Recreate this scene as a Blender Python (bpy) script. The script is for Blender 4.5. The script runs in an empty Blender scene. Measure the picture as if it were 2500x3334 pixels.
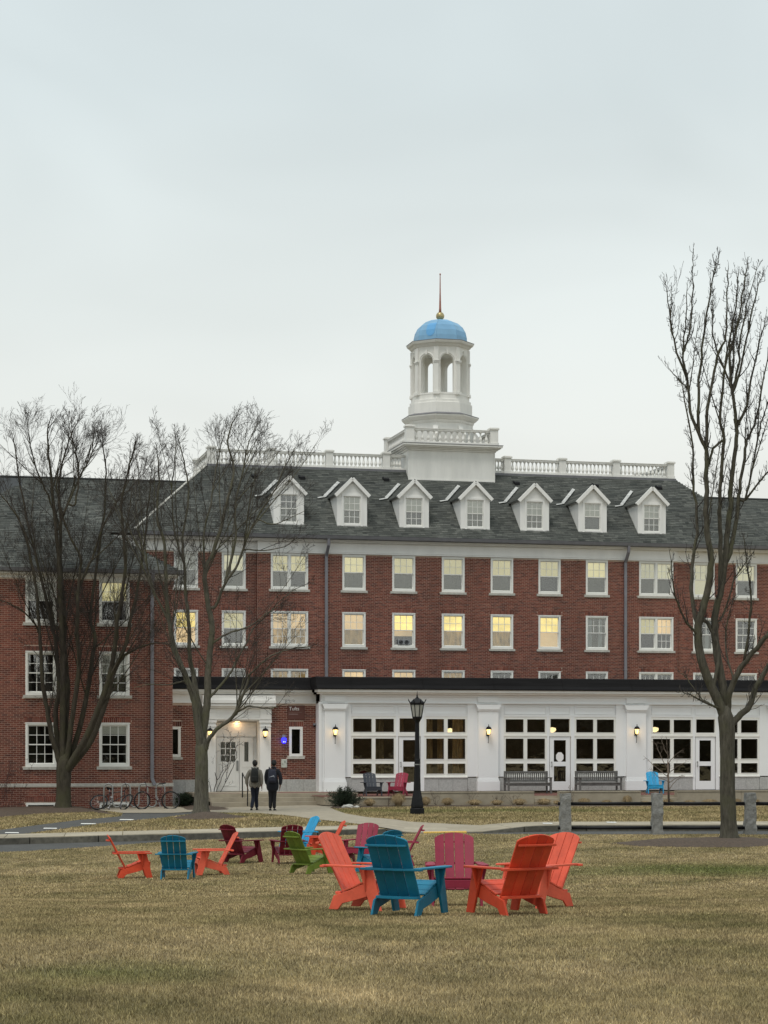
import bpy, bmesh, math, random
import numpy as np
from mathutils import Vector, Matrix
random.seed(7); RNG = np.random.default_rng(11)
sc = bpy.context.scene
COL = sc.collection
R = math.radians
# ------------------------------------------------------------------ camera
EYE, FPX, HY, W_, H_ = 2.1, 6800.0, 2440.0, 2500.0, 3334.0
cam = bpy.data.cameras.new('camera'); cam_o = bpy.data.objects.new('camera', cam); COL.objects.link(cam_o)
cam_o.location = (0, 0, EYE); cam_o.rotation_euler = (R(90), 0, 0)
cam.sensor_fit = 'VERTICAL'; cam.sensor_height = 36.0; cam.sensor_width = 27.0
cam.lens = FPX / H_ * 36.0
cam.shift_y = (HY - H_ / 2) / H_
cam.clip_start = 0.5; cam.clip_end = 4000
sc.camera = cam_o
# ------------------------------------------------------------------ sky
SUN_EL, SUN_AZ = R(64), R(205)          # behind the camera, a little to the left
wd = bpy.data.worlds.new('World'); sc.world = wd; wd.use_nodes = True
nt = wd.node_tree; nt.nodes.clear(); N = nt.nodes.new; L = nt.links.new
out = N('ShaderNodeOutputWorld')
sky = N('ShaderNodeTexSky'); sky.sky_type = 'NISHITA'; sky.sun_disc = False
sky.sun_elevation = SUN_EL; sky.sun_rotation = SUN_AZ
sky.air_density = 1.5; sky.dust_density = 4.0
tc = N('ShaderNodeTexCoord'); sep = N('ShaderNodeSeparateXYZ'); L(tc.outputs['Generated'], sep.inputs[0])
ramp = N('ShaderNodeValToRGB'); e = ramp.color_ramp.elements
e[0].position = 0.0; e[0].color = (0.82, 0.815, 0.765, 1)
e[1].position = 1.0; e[1].color = (0.63, 0.71, 0.74, 1)
for p_, c_ in ((0.10, (0.785, 0.79, 0.745, 1)), (0.20, (0.70, 0.745, 0.73, 1)), (0.30, (0.635, 0.705, 0.715, 1)), (0.5, (0.61, 0.69, 0.72, 1))):
    k = e.new(p_); k.color = c_
L(sep.outputs[2], ramp.inputs[0])
mp = N('ShaderNodeMapping'); mp.inputs['Scale'].default_value = (1.9, 1.2, 4.0); mp.inputs['Rotation'].default_value = (0.0, 0.32, 0.3)
L(tc.outputs['Generated'], mp.inputs[0])
cn = N('ShaderNodeTexNoise'); cn.inputs['Scale'].default_value = 2.3; cn.inputs['Detail'].default_value = 3; cn.inputs['Roughness'].default_value = 0.42; cn.inputs['Distortion'].default_value = 0.6
L(mp.outputs[0], cn.inputs['Vector'])
cr = N('ShaderNodeMapRange'); cr.inputs['From Min'].default_value = 0.3; cr.inputs['From Max'].default_value = 0.7; cr.inputs['To Min'].default_value = 1.02; cr.inputs['To Max'].default_value = 1.18
L(cn.outputs[0], cr.inputs[0])
mul = N('ShaderNodeVectorMath'); mul.operation = 'SCALE'; L(ramp.outputs[0], mul.inputs[0]); L(cr.outputs[0], mul.inputs['Scale'])
bg1 = N('ShaderNodeBackground'); bg1.inputs[1].default_value = 0.06; L(sky.outputs[0], bg1.inputs[0])
bg2 = N('ShaderNodeBackground'); bg2.inputs[1].default_value = 1.0; L(mul.outputs[0], bg2.inputs[0])
mx = N('ShaderNodeMixShader'); mx.inputs[0].default_value = 0.93
L(bg1.outputs[0], mx.inputs[1]); L(bg2.outputs[0], mx.inputs[2]); L(mx.outputs[0], out.inputs[0])
# ------------------------------------------------------------------ sun through the overcast
sun = bpy.data.lights.new('sun', 'SUN'); sun.energy = 1.65; sun.angle = R(20); sun.color = (1.0, 0.955, 0.89)
sun_o = bpy.data.objects.new('sun', sun); COL.objects.link(sun_o)
sd = Vector((math.sin(SUN_AZ) * math.cos(SUN_EL), math.cos(SUN_AZ) * math.cos(SUN_EL), math.sin(SUN_EL)))
sun_o.rotation_euler = sd.to_track_quat('Z', 'Y').to_euler(); sun_o.location = sd * 200
sc.view_settings.view_transform = 'Standard'; sc.view_settings.look = 'None'
sc.view_settings.exposure = 0.09; sc.view_settings.gamma = 1.0; sc.view_settings.use_curve_mapping = False
sc.render.engine = 'CYCLES'
sc.render.resolution_x, sc.render.resolution_y = 768, 1024
sc.cycles.max_bounces = 6; sc.cycles.transparent_max_bounces = 16

# ================================================================== helpers
ORG = {}
class MB:
    def __init__(s): s.v = []; s.f = []; s.m = []
    def add(s, vs, fs, m=0):
        o = len(s.v); s.v += [tuple(p) for p in vs]; s.f += [tuple(i + o for i in q) for q in fs]; s.m += [m] * len(fs); return s
    def box(s, x0, x1, y0, y1, z0, z1, m=0):
        return s.add([(x0,y0,z0),(x1,y0,z0),(x1,y1,z0),(x0,y1,z0),(x0,y0,z1),(x1,y0,z1),(x1,y1,z1),(x0,y1,z1)],
                     [(0,3,2,1),(4,5,6,7),(0,1,5,4),(1,2,6,5),(2,3,7,6),(3,0,4,7)], m)
    def prism(s, poly, axis, t0, t1, m=0):
        n = len(poly)
        def P(a, b, t):
            return {'x': (t, a, b), 'y': (a, t, b), 'z': (a, b, t)}[axis]
        vs = [P(a, b, t0) for a, b in poly] + [P(a, b, t1) for a, b in poly]
        fs = [tuple(range(n))[::-1], tuple(range(n, 2 * n))] + [(i, (i + 1) % n, n + (i + 1) % n, n + i) for i in range(n)]
        return s.add(vs, fs, m)
    def obox(s, c, ax, hs, m=0):
        c = Vector(c); a = [Vector(q) * h for q, h in zip(ax, hs)]
        vs = [c + a[0] * i + a[1] * j + a[2] * k for k in (-1, 1) for j in (-1, 1) for i in (-1, 1)]
        return s.add(vs, [(0,2,3,1),(4,5,7,6),(0,1,5,4),(2,6,7,3),(0,4,6,2),(1,3,7,5)], m)
    def bar(s, a, b, w, t, up=(0, 0, 1), m=0):
        a = Vector(a); b = Vector(b); d = (b - a); l = d.length; d.normalize()
        u = Vector(up); sd_ = d.cross(u)
        if sd_.length < 1e-4: sd_ = d.cross(Vector((1, 0, 0)))
        sd_.normalize(); u2 = sd_.cross(d)
        return s.obox((a + b) / 2, (d, sd_, u2), (l / 2, w / 2, t / 2), m)
    def tube(s, pts, rad, n=6, m=0, cap=True, closed=False):
        pts = [Vector(p) for p in pts]; k = len(pts)
        if not hasattr(rad, '__len__'): rad = [rad] * k
        vs = []; prev = None
        for i, p in enumerate(pts):
            if closed: d = pts[(i + 1) % k] - pts[i - 1]
            else: d = pts[min(i + 1, k - 1)] - pts[max(i - 1, 0)]
            if d.length < 1e-9: d = Vector((0, 0, 1))
            d.normalize()
            if prev is None:
                ref = Vector((0, 0, 1)) if abs(d.z) < 0.9 else Vector((1, 0, 0))
                a = d.cross(ref).normalized()
            else:
                a = prev - d * prev.dot(d)
                a = a.normalized() if a.length > 1e-6 else d.orthogonal().normalized()
            prev = a; b = d.cross(a)
            for j in range(n):
                t = 2 * math.pi * j / n
                vs.append(p + (a * math.cos(t) + b * math.sin(t)) * rad[i])
        fs = []
        for i in range(k if closed else k - 1):
            for j in range(n):
                i2 = (i + 1) % k; j2 = (j + 1) % n
                fs.append((i * n + j, i * n + j2, i2 * n + j2, i2 * n + j))
        if cap and not closed:
            fs.append(tuple(range(n))[::-1]); fs.append(tuple(range((k - 1) * n, k * n)))
        return s.add(vs, fs, m)
    def lathe(s, prof, n=16, c=(0, 0), a0=0.0, m=0, cap=True):
        vs = []
        for r_, z in prof:
            for j in range(n):
                t = a0 + 2 * math.pi * j / n
                vs.append((c[0] + r_ * math.cos(t), c[1] + r_ * math.sin(t), z))
        fs = []
        for i in range(len(prof) - 1):
            for j in range(n):
                j2 = (j + 1) % n
                fs.append((i * n + j, i * n + j2, (i + 1) * n + j2, (i + 1) * n + j))
        if cap:
            fs.append(tuple(range(n))[::-1]); fs.append(tuple(range((len(prof) - 1) * n, len(prof) * n)))
        return s.add(vs, fs, m)
    def mesh(s, name, mats=(), off=(0, 0, 0), smooth=False, fix=True):
        me = bpy.data.meshes.new(name)
        o = off
        me.from_pydata([(v[0] - o[0], v[1] - o[1], v[2] - o[2]) for v in s.v], [], s.f)
        for m_ in mats: me.materials.append(m_)
        if len(mats) > 1: me.polygons.foreach_set('material_index', s.m)
        if fix and len(s.f) < 30000:
            bm = bmesh.new(); bm.from_mesh(me); bmesh.ops.recalc_face_normals(bm, faces=bm.faces); bm.to_mesh(me); bm.free()
        if smooth: me.polygons.foreach_set('use_smooth', [True] * len(me.polygons))
        me.update(); return me

def aslist(m): return list(m) if isinstance(m, (list, tuple)) else [m]
def link(name, data, parent=None, loc=None, rot=None):
    o = bpy.data.objects.new(name, data); COL.objects.link(o)
    if parent is not None: o.parent = parent; ORG[o.name] = ORG.get(parent.name, (0, 0, 0))
    if loc is not None: o.location = loc
    if rot is not None: o.rotation_euler = rot
    return o
def put(mb, name, mats, parent=None, off=None, smooth=False, bevel=0, fix=True):
    """one mesh object; coordinates are given in the frame of the thing and shifted to its base"""
    if off is None: off = ORG.get(parent.name, (0, 0, 0)) if parent is not None else (0, 0, 0)
    o = link(name, mb.mesh(name, aslist(mats), off, smooth, fix), parent)
    if bevel: addbevel(o, bevel)
    return o
def addbevel(o, w, seg=2):
    b = o.modifiers.new('bevel', 'BEVEL'); b.width = w; b.segments = seg; b.limit_method = 'ANGLE'; b.angle_limit = R(40)
def tag(o, label=None, cat=None, group=None, kind=None):
    if label: o['label'] = label
    if cat: o['category'] = cat
    if group: o['group'] = group
    if kind: o['kind'] = kind
    return o
def thing(name, label, cat, loc=(0, 0, 0), rz=0, group=None, org=None):
    o = bpy.data.objects.new(name, None); COL.objects.link(o); o.empty_display_size = 0.2
    o.location = loc; o.rotation_euler = (0, 0, rz); tag(o, label, cat, group)
    ORG[o.name] = org if org is not None else (0, 0, 0)
    return o
def copy_tree(o, parent=None):
    c = o.copy(); COL.objects.link(c); c.parent = parent
    for ch in list(o.children): copy_tree(ch, c)
    return c
def ray(x, y): return Vector(((x - 1250) / FPX, 1.0, (HY - y) / FPX))
def at(x, y, D):
    r_ = ray(x, y); return Vector((r_.x * D, D, EYE + r_.z * D))

# ------------------------------------------------------------------ materials
def newmat(name):
    m = bpy.data.materials.new(name); m.use_nodes = True; t = m.node_tree; b = t.nodes['Principled BSDF']; return m, t, b
def mat(name, col, rough=0.6, var=0.12, scale=6.0, bump=0.0, metal=0.0, spec=0.4, fine=None, col2=None, stretch=(1, 1, 1), bscale=None):
    """base colour broken up by two noises, with optional relief; world-space so that no two pieces look the same"""
    m, t, b = newmat(name); n = t.nodes.new; l = t.links.new
    g = n('ShaderNodeNewGeometry'); mp_ = n('ShaderNodeMapping'); mp_.inputs['Scale'].default_value = stretch
    l(g.outputs['Position'], mp_.inputs[0])
    a = n('ShaderNodeTexNoise'); a.inputs['Scale'].default_value = scale; a.inputs['Detail'].default_value = 6; a.inputs['Roughness'].default_value = 0.65
    l(mp_.outputs[0], a.inputs['Vector'])
    rp = n('ShaderNodeValToRGB'); el = rp.color_ramp.elements
    c1 = tuple(max(0, c * (1 - var)) for c in col); c2 = col2 or tuple(min(1, c * (1 + var)) for c in col)
    el[0].position = 0.3; el[0].color = (*c1, 1); el[1].position = 0.7; el[1].color = (*c2, 1)
    l(a.outputs[0], rp.inputs[0]); l(rp.outputs[0], b.inputs['Base Color'])
    b.inputs['Roughness'].default_value = rough; b.inputs['Metallic'].default_value = metal; b.inputs['Specular IOR Level'].default_value = spec
    rr = n('ShaderNodeMapRange'); rr.inputs['To Min'].default_value = max(0.02, rough - 0.1); rr.inputs['To Max'].default_value = min(1, rough + 0.12)
    l(a.outputs[0], rr.inputs[0]); l(rr.outputs[0], b.inputs['Roughness'])
    if bump:
        a2 = n('ShaderNodeTexNoise'); a2.inputs['Scale'].default_value = bscale or scale * 6; a2.inputs['Detail'].default_value = 5
        l(mp_.outputs[0], a2.inputs['Vector'])
        bp = n('ShaderNodeBump'); bp.inputs['Strength'].default_value = min(1, bump); bp.inputs['Distance'].default_value = 0.02
        l(a2.outputs[0], bp.inputs['Height']); l(bp.outputs[0], b.inputs['Normal'])
    return m
def piecemat(name, cols, rough=0.85, nvar=0.25, nscale=18.0, spec=0.25, big=None):
    """one tone for each piece (brick, shingle, slab ...), plus grain"""
    m, t, b = newmat(name); n = t.nodes.new; l = t.links.new
    g = n('ShaderNodeNewGeometry'); oi = n('ShaderNodeObjectInfo')
    ad = n('ShaderNodeMath'); ad.operation = 'ADD'; l(g.outputs['Random Per Island'], ad.inputs[0]); l(oi.outputs['Random'], ad.inputs[1])
    fr = n('ShaderNodeMath'); fr.operation = 'FRACT'; l(ad.outputs[0], fr.inputs[0])
    rp = n('ShaderNodeValToRGB'); el = rp.color_ramp.elements
    el[0].position = 0; el[0].color = (*cols[0], 1); el[1].position = 1; el[1].color = (*cols[-1], 1)
    for i, c in enumerate(cols[1:-1]):
        k = el.new((i + 1) / (len(cols) - 1)); k.color = (*c, 1)
    l(fr.outputs[0], rp.inputs[0])
    no = n('ShaderNodeTexNoise'); no.inputs['Scale'].default_value = nscale; no.inputs['Detail'].default_value = 5
    l(g.outputs['Position'], no.inputs['Vector'])
    mr = n('ShaderNodeMapRange'); mr.inputs['From Min'].default_value = 0.25; mr.inputs['From Max'].default_value = 0.75
    mr.inputs['To Min'].default_value = 1 - nvar; mr.inputs['To Max'].default_value = 1 + nvar; l(no.outputs[0], mr.inputs[0])
    sc_ = n('ShaderNodeVectorMath'); sc_.operation = 'SCALE'; l(rp.outputs[0], sc_.inputs[0]); l(mr.outputs[0], sc_.inputs['Scale'])
    last = sc_
    n2 = n('ShaderNodeTexNoise'); n2.inputs['Scale'].default_value = big or 0.5; n2.inputs['Detail'].default_value = 4
    mp2 = n('ShaderNodeMapping'); mp2.inputs['Scale'].default_value = (1.3, 1.3, .4); l(g.outputs['Position'], mp2.inputs[0]); l(mp2.outputs[0], n2.inputs['Vector'])
    m2 = n('ShaderNodeMapRange'); m2.inputs['From Min'].default_value = 0.3; m2.inputs['From Max'].default_value = 0.7; m2.inputs['To Min'].default_value = 0.78; m2.inputs['To Max'].default_value = 1.18
    l(n2.outputs[0], m2.inputs[0])
    s2 = n('ShaderNodeVectorMath'); s2.operation = 'SCALE'; l(last.outputs[0], s2.inputs[0]); l(m2.outputs[0], s2.inputs['Scale'])
    l(s2.outputs[0], b.inputs['Base Color'])
    b.inputs['Roughness'].default_value = rough; b.inputs['Specular IOR Level'].default_value = spec
    return m
def glow(name, col, strength, base=(0.6, 0.5, 0.3), var=0.0, scale=8, stretch=(1, 1, 1)):
    m, t, b = newmat(name); n = t.nodes.new; l = t.links.new
    b.inputs['Base Color'].default_value = (*base, 1); b.inputs['Roughness'].default_value = 0.7
    b.inputs['Emission Color'].default_value = (*col, 1); b.inputs['Emission Strength'].default_value = strength
    if var:
        oi = n('ShaderNodeObjectInfo'); m5 = n('ShaderNodeMapRange'); m5.inputs['To Min'].default_value = .72; m5.inputs['To Max'].default_value = 1.22; l(oi.outputs['Random'], m5.inputs[0])
        g = n('ShaderNodeNewGeometry'); mp_ = n('ShaderNodeMapping'); mp_.inputs['Scale'].default_value = stretch; l(g.outputs['Position'], mp_.inputs[0])
        a = n('ShaderNodeTexNoise'); a.inputs['Scale'].default_value = scale; a.inputs['Detail'].default_value = 3; l(mp_.outputs[0], a.inputs['Vector'])
        mr = n('ShaderNodeMapRange'); mr.inputs['From Min'].default_value = 0.3; mr.inputs['From Max'].default_value = 0.7
        mr.inputs['To Min'].default_value = strength * (1 - var); mr.inputs['To Max'].default_value = strength * (1 + var)
        l(a.outputs[0], mr.inputs[0]); m6 = n('ShaderNodeMath'); m6.operation = 'MULTIPLY'; l(mr.outputs[0], m6.inputs[0]); l(m5.outputs[0], m6.inputs[1]); l(m6.outputs[0], b.inputs['Emission Strength'])
    return m
def glassmat(name, refl=0.16, tint=(0.9, 0.93, 0.92), rough=0.03, wav=0.0):
    m = bpy.data.materials.new(name); m.use_nodes = True; t = m.node_tree; t.nodes.clear(); n = t.nodes.new; l = t.links.new
    o = n('ShaderNodeOutputMaterial'); tr = n('ShaderNodeBsdfTransparent'); tr.inputs[0].default_value = (*tint, 1)
    gl = n('ShaderNodeBsdfGlossy'); gl.inputs['Roughness'].default_value = rough; gl.inputs['Color'].default_value = (1, 1, 1, 1)
    ms = n('ShaderNodeMixShader'); ms.inputs[0].default_value = refl
    fz = n('ShaderNodeFresnel'); fz.inputs['IOR'].default_value = 1.5
    ad = n('ShaderNodeMath'); ad.operation = 'ADD'; ad.inputs[1].default_value = refl; ad.use_clamp = True
    l(fz.outputs[0], ad.inputs[0]); l(ad.outputs[0], ms.inputs[0])
    if wav:
        g = n('ShaderNodeNewGeometry'); no = n('ShaderNodeTexNoise'); no.inputs['Scale'].default_value = 3.0; l(g.outputs['Position'], no.inputs['Vector'])
        bp = n('ShaderNodeBump'); bp.inputs['Strength'].default_value = wav; bp.inputs['Distance'].default_value = 0.05; l(no.outputs[0], bp.inputs['Height']); l(bp.outputs[0], gl.inputs['Normal'])
    l(tr.outputs[0], ms.inputs[1]); l(gl.outputs[0], ms.inputs[2]); l(ms.outputs[0], o.inputs[0])
    return m

MT = {}
MT['brick'] = piecemat('brick', [(0.145, 0.047, 0.034), (0.195, 0.062, 0.043), (0.235, 0.082, 0.056), (0.175, 0.056, 0.040), (0.105, 0.040, 0.034), (0.265, 0.10, 0.068)], 0.9, 0.25, 14)
MT['mortar'] = mat('mortar', (0.60, 0.47, 0.38), 0.95, 0.2, 3, 0.3)
MT['shingle'] = piecemat('asphalt_shingle', [(0.056, 0.060, 0.056), (0.092, 0.096, 0.088), (0.066, 0.071, 0.065), (0.118, 0.122, 0.110), (0.045, 0.049, 0.046)], 0.95, 0.3, 25, 0.15)
MT['roofsheet'] = mat('roof_underlay', (0.055, 0.06, 0.062), 0.95, 0.2, 4)
MT['trim'] = mat('white_trim_paint', (0.80, 0.79, 0.76), 0.55, 0.06, 1.6, 0.05, stretch=(1, 1, .3))
MT['towerwhite'] = mat('tower_paint', (0.74, 0.73, 0.69), 0.6, 0.09, 1.8, 0.08, stretch=(1, 1, .25))
MT['pavwhite'] = mat('pavilion_paint', (0.80, 0.81, 0.81), 0.5, 0.025, 0.9, 0.04)
MT['frame'] = mat('window_frame_paint', (0.80, 0.795, 0.75), 0.45, 0.03, 3)
MT['stone'] = mat('limestone_sill', (0.47, 0.455, 0.41), 0.85, 0.16, 7, 0.3)
MT['granite'] = mat('granite_panel', (0.40, 0.40, 0.385), 0.8, 0.22, 16, 0.2)
MT['rough_granite'] = mat('rough_granite', (0.215, 0.215, 0.205), 0.9, 0.35, 9, 1.0, bscale=22)
MT['concrete'] = mat('concrete', (0.325, 0.282, 0.212), 0.9, 0.16, 2.2, 0.25, bscale=40)
MT['sidewalk'] = piecemat('sidewalk_concrete', [(0.33, 0.288, 0.215), (0.385, 0.34, 0.26), (0.355, 0.312, 0.235)], 0.92, 0.12, 6)
MT['kerb'] = piecemat('kerb_granite', [(0.085, 0.080, 0.064), (0.115, 0.107, 0.088), (0.07, 0.066, 0.054)], 0.92, 0.35, 9)
MT['asphalt'] = mat('asphalt', (0.078, 0.077, 0.072), 0.92, 0.2, 2, 0.5, bscale=90)
MT['mulch'] = mat('bark_mulch', (0.085, 0.06, 0.042), 0.95, 0.45, 14, 1.0, bscale=60)
MT['paint_white'] = mat('road_paint', (0.72, 0.71, 0.67), 0.8, 0.1, 8)
MT['tactile'] = mat('yellow_plate', (0.72, 0.46, 0.10), 0.7, 0.1, 10)
MT['gutter'] = mat('gutter_metal', (0.155, 0.155, 0.165), 0.5, 0.15, 3, metal=0.1)
MT['pipe'] = mat('downpipe_metal', (0.20, 0.195, 0.215), 0.5, 0.15, 2.5, metal=0.1)
MT['fascia'] = mat('dark_metal_fascia', (0.013, 0.0125, 0.013), 0.8, 0.35, 2.0, stretch=(.3, .3, 4), spec=.08)
MT['black'] = mat('black_iron', (0.007, 0.007, 0.008), 0.5, 0.3, 6, spec=.22)
MT['brickfloor'] = piecemat('brick_paver', [(0.17, 0.075, 0.06), (0.21, 0.10, 0.08), (0.15, 0.07, 0.055)], 0.9, 0.2, 15)
MT['dome'] = piecemat('dome_blue', [(0.19, 0.38, 0.57), (0.22, 0.41, 0.59), (0.175, 0.365, 0.57)], 0.55, 0.06, 2, 0.35)
MT['domedark'] = mat('dome_blue_fresh', (0.115, 0.34, 0.62), 0.4, 0.05, 3)
MT['gold'] = mat('gilded_ball', (0.42, 0.34, 0.17), 0.42, 0.25, 6, metal=0.6)
MT['copper'] = mat('copper_spire', (0.33, 0.13, 0.095), 0.6, 0.25, 8)
MT['galv'] = mat('galvanised_tube', (0.27, 0.275, 0.265), 0.5, 0.2, 8, metal=0.35)
MT['glass'] = glassmat('window_glass', 0.075, wav=0.02)
MT['glassdark'] = glassmat('pavilion_glass', 0.045, tint=(0.8, 0.8, 0.78), wav=0.05)
MT['screen'] = mat('insect_screen', (0.12, 0.12, 0.105), 0.9, 0.1, 2)
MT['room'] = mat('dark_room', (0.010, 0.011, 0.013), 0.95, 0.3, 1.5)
MT['curtain'] = mat('grey_curtain', (0.13, 0.118, 0.07), 0.95, 0.4, 5, stretch=(6, 6, .5))
MT['curtain_white'] = mat('white_curtain', (0.50, 0.50, 0.47), 0.95, 0.2, 5, stretch=(6, 6, .5))
MT['shade_pale'] = glow('lit_shade_pale', (1.0, 0.85, 0.44), 0.46, (0.52, 0.46, 0.30), 0.10, 0.8)  # pale to amber glows: sky mirrored in the panes, put in as emission
MT['shade_pale2'] = glow('lit_shade_cream', (1.0, 0.88, 0.55), 0.38, (0.55, 0.52, 0.42), 0.10, 0.8)
MT['shade_bright'] = glow('lit_shade_bright', (1.0, 0.74, 0.22), 1.0, (0.6, 0.5, 0.25), 0.25, 1.2, (1, 1, 2))
MT['shade_peach'] = glow('lit_shade_peach', (1.0, 0.67, 0.32), 0.62, (0.55, 0.42, 0.28), 0.2, 1.5)
MT['shade_amber'] = glow('lit_curtain_amber', (1.0, 0.58, 0.17), 0.19, (0.26, 0.19, 0.09), 0.75, 3.0, (3, 3, .7))
MT['shade_dim'] = glow('dim_shade', (0.9, 0.86, 0.72), 0.10, (0.45, 0.43, 0.37), 0.15, 2)
# ================================================================== ground
def lerp_k(x, xs, ys): return np.interp(x, xs, ys)
KX = [-60, -16, -10.07, -7.77, -5.2, -2.9, 0.4, 2.1, 5.3, 10.6, 60]; KY = [50, 53.0, 54.8, 55.6, 56.3, 56.7, 56.95, 57.1, 57.6, 57.75, 58.5]
EX = [-60, -16, -10, -7.4, -5.2, -3, 0.4, 1.8, 3.1, 5.2, 10, 60]; EY = [44, 49.5, 52.5, 54.1, 55.75, 56.4, 56.6, 56.5, 55.2, 54.3, 54.1, 53.5]
def kerbY(X): return lerp_k(X, KX, KY)
def edgeY(X): return lerp_k(X, EX, EY)
def kerbZ(X): return lerp_k(X, [-60, -10, -5, 0, 5, 60], [-0.48, -0.40, -0.33, -0.23, -0.16, -0.15])
def kerbH(X): return 0.155 * lerp_k(X, [0.1, 0.7, 2.7, 3.9], [1, 0.12, 0.12, 1])
def smooth(t): t = np.clip(t, 0, 1); return t * t * (3 - 2 * t)
PY = [-40, 0, 8, 12, 16, 19, 22, 26, 30, 36, 41, 45, 49, 53, 57, 80]; PZ = [0.75, 0.70, 0.66, 0.61, 0.56, 0.49, 0.375, 0.17, -0.02, -0.23, -0.36, -0.42, -0.36, -0.26, -0.18, -0.15]
def g_near(X, Y):
    X = np.asarray(X, float); Y = np.asarray(Y, float)
    z = lerp_k(Y, PY, PZ); z = 0.5 * z + 0.25 * lerp_k(Y - 2, PY, PZ) + 0.25 * lerp_k(Y + 2, PY, PZ)
    return z + np.clip(0.024 * X, -0.22, 0.13) * smooth((Y - 20) / 22) + 0.012 * np.sin(X * 0.9 + Y * 0.35) * np.sin(Y * 0.55 - X * 0.3)
def g_far(X, Y):
    X = np.asarray(X, float); Y = np.asarray(Y, float)
    k = kerbY(X); base = kerbZ(X) + kerbH(X)
    zf = lerp_k(X, [-60, -12, -6, -3, 60], [-0.22, -0.16, -0.06, 0, 0])
    return base + (zf - base) * smooth((Y - k) / 6.5)
def ground(X, Y): return np.where(np.asarray(Y) < edgeY(X), g_near(X, Y), g_far(X, Y))
def on_ground(x, y, far=True, guess=60.0):
    """the point of the ground seen at photo pixel x, y"""
    r_ = ray(x, y); f = g_far if far else g_near; lo, hi = (50, 110) if far else (6, 60)
    D = lo; step = (hi - lo) / 1200.0
    while D < hi:
        if EYE + r_.z * D <= float(f(r_.x * D, D)): break
        D += step
    return Vector((r_.x * D, D, float(f(r_.x * D, D))))
def lawnmat(name, dark):
    m, t, b = newmat(name); n = t.nodes.new; l = t.links.new
    g = n('ShaderNodeNewGeometry')
    def noise(s, d=4, st=(1, 1, 1)):
        mp_ = n('ShaderNodeMapping'); mp_.inputs['Scale'].default_value = st; l(g.outputs['Position'], mp_.inputs[0])
        q = n('ShaderNodeTexNoise'); q.inputs['Scale'].default_value = s; q.inputs['Detail'].default_value = d; q.inputs['Roughness'].default_value = 0.62; l(mp_.outputs[0], q.inputs['Vector']); return q
    a = noise(0.55, 6, (1, .7, 1)); rp = n('ShaderNodeValToRGB'); el = rp.color_ramp.elements
    el[0].position = 0.30; el[0].color = (0.195 * dark, 0.168 * dark, 0.075 * dark, 1); el[1].position = 0.74; el[1].color = (0.455 * dark, 0.355 * dark, 0.20 * dark, 1)
    k = el.new(0.49); k.color = (0.325 * dark, 0.26 * dark, 0.135 * dark, 1)
    l(a.outputs[0], rp.inputs[0])
    prev = rp
    for (cx_, cy_), (sx_, sy_), amt in (((6.4, 40.0), (.24, .22), .85), ((-1.9, 14.2), (1.1, .8), .6), ((-2.6, 70.0), (.10, .3), .35), ((4.5, 71.5), (.12, .35), .6)):   # patches where the turf has stayed green
        sb = n('ShaderNodeVectorMath'); sb.operation = 'SUBTRACT'; l(g.outputs['Position'], sb.inputs[0]); sb.inputs[1].default_value = (cx_, cy_, 0)
        ml = n('ShaderNodeVectorMath'); ml.operation = 'MULTIPLY'; l(sb.outputs[0], ml.inputs[0]); ml.inputs[1].default_value = (sx_, sy_, 0)
        lg = n('ShaderNodeVectorMath'); lg.operation = 'LENGTH'; l(ml.outputs[0], lg.inputs[0])
        pn = noise(1.3, 5); ad = n('ShaderNodeMath'); ad.operation = 'ADD'; l(lg.outputs['Value'], ad.inputs[0]); l(pn.outputs[0], ad.inputs[1])
        mg = n('ShaderNodeMapRange'); mg.inputs['From Min'].default_value = .65; mg.inputs['From Max'].default_value = 1.5; mg.inputs['To Min'].default_value = amt; mg.inputs['To Max'].default_value = 0; l(ad.outputs[0], mg.inputs[0])
        mg2 = n('ShaderNodeMixRGB'); mg2.inputs[2].default_value = (0.135 * dark, 0.155 * dark, 0.048 * dark, 1); l(mg.outputs[0], mg2.inputs[0]); l(prev.outputs[0], mg2.inputs[1]); prev = mg2
    c = noise(2.6, 6, (1, .6, 1)); mr = n('ShaderNodeMapRange'); mr.inputs['From Min'].default_value = 0.28; mr.inputs['From Max'].default_value = 0.72; mr.inputs['To Min'].default_value = 0.66; mr.inputs['To Max'].default_value = 1.25
    l(c.outputs[0], mr.inputs[0])
    at_ = n('ShaderNodeAttribute'); at_.attribute_name = 'tone'
    m3 = n('ShaderNodeMapRange'); m3.inputs['To Min'].default_value = 0.42; m3.inputs['To Max'].default_value = 1.85; l(at_.outputs['Fac'], m3.inputs[0])
    s1 = n('ShaderNodeVectorMath'); s1.operation = 'SCALE'; l(prev.outputs[0], s1.inputs[0]); l(mr.outputs[0], s1.inputs['Scale'])
    last = s1
    if dark > 0.9:
        s2 = n('ShaderNodeVectorMath'); s2.operation = 'SCALE'; l(s1.outputs[0], s2.inputs[0]); l(m3.outputs[0], s2.inputs['Scale']); last = s2
    l(last.outputs[0], b.inputs['Base Color']); b.inputs['Roughness'].default_value = 0.9; b.inputs['Specular IOR Level'].default_value = 0.15
    if dark < 0.9:
        q = noise(38, 6); bp = n('ShaderNodeBump'); bp.inputs['Strength'].default_value = 0.8; bp.inputs['Distance'].default_value = 0.03; l(q.outputs[0], bp.inputs['Height']); l(bp.outputs[0], b.inputs['Normal'])
    return m
MT['soil'] = lawnmat('lawn_thatch', 0.74); MT['blade'] = lawnmat('dormant_grass', 1.0)
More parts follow.
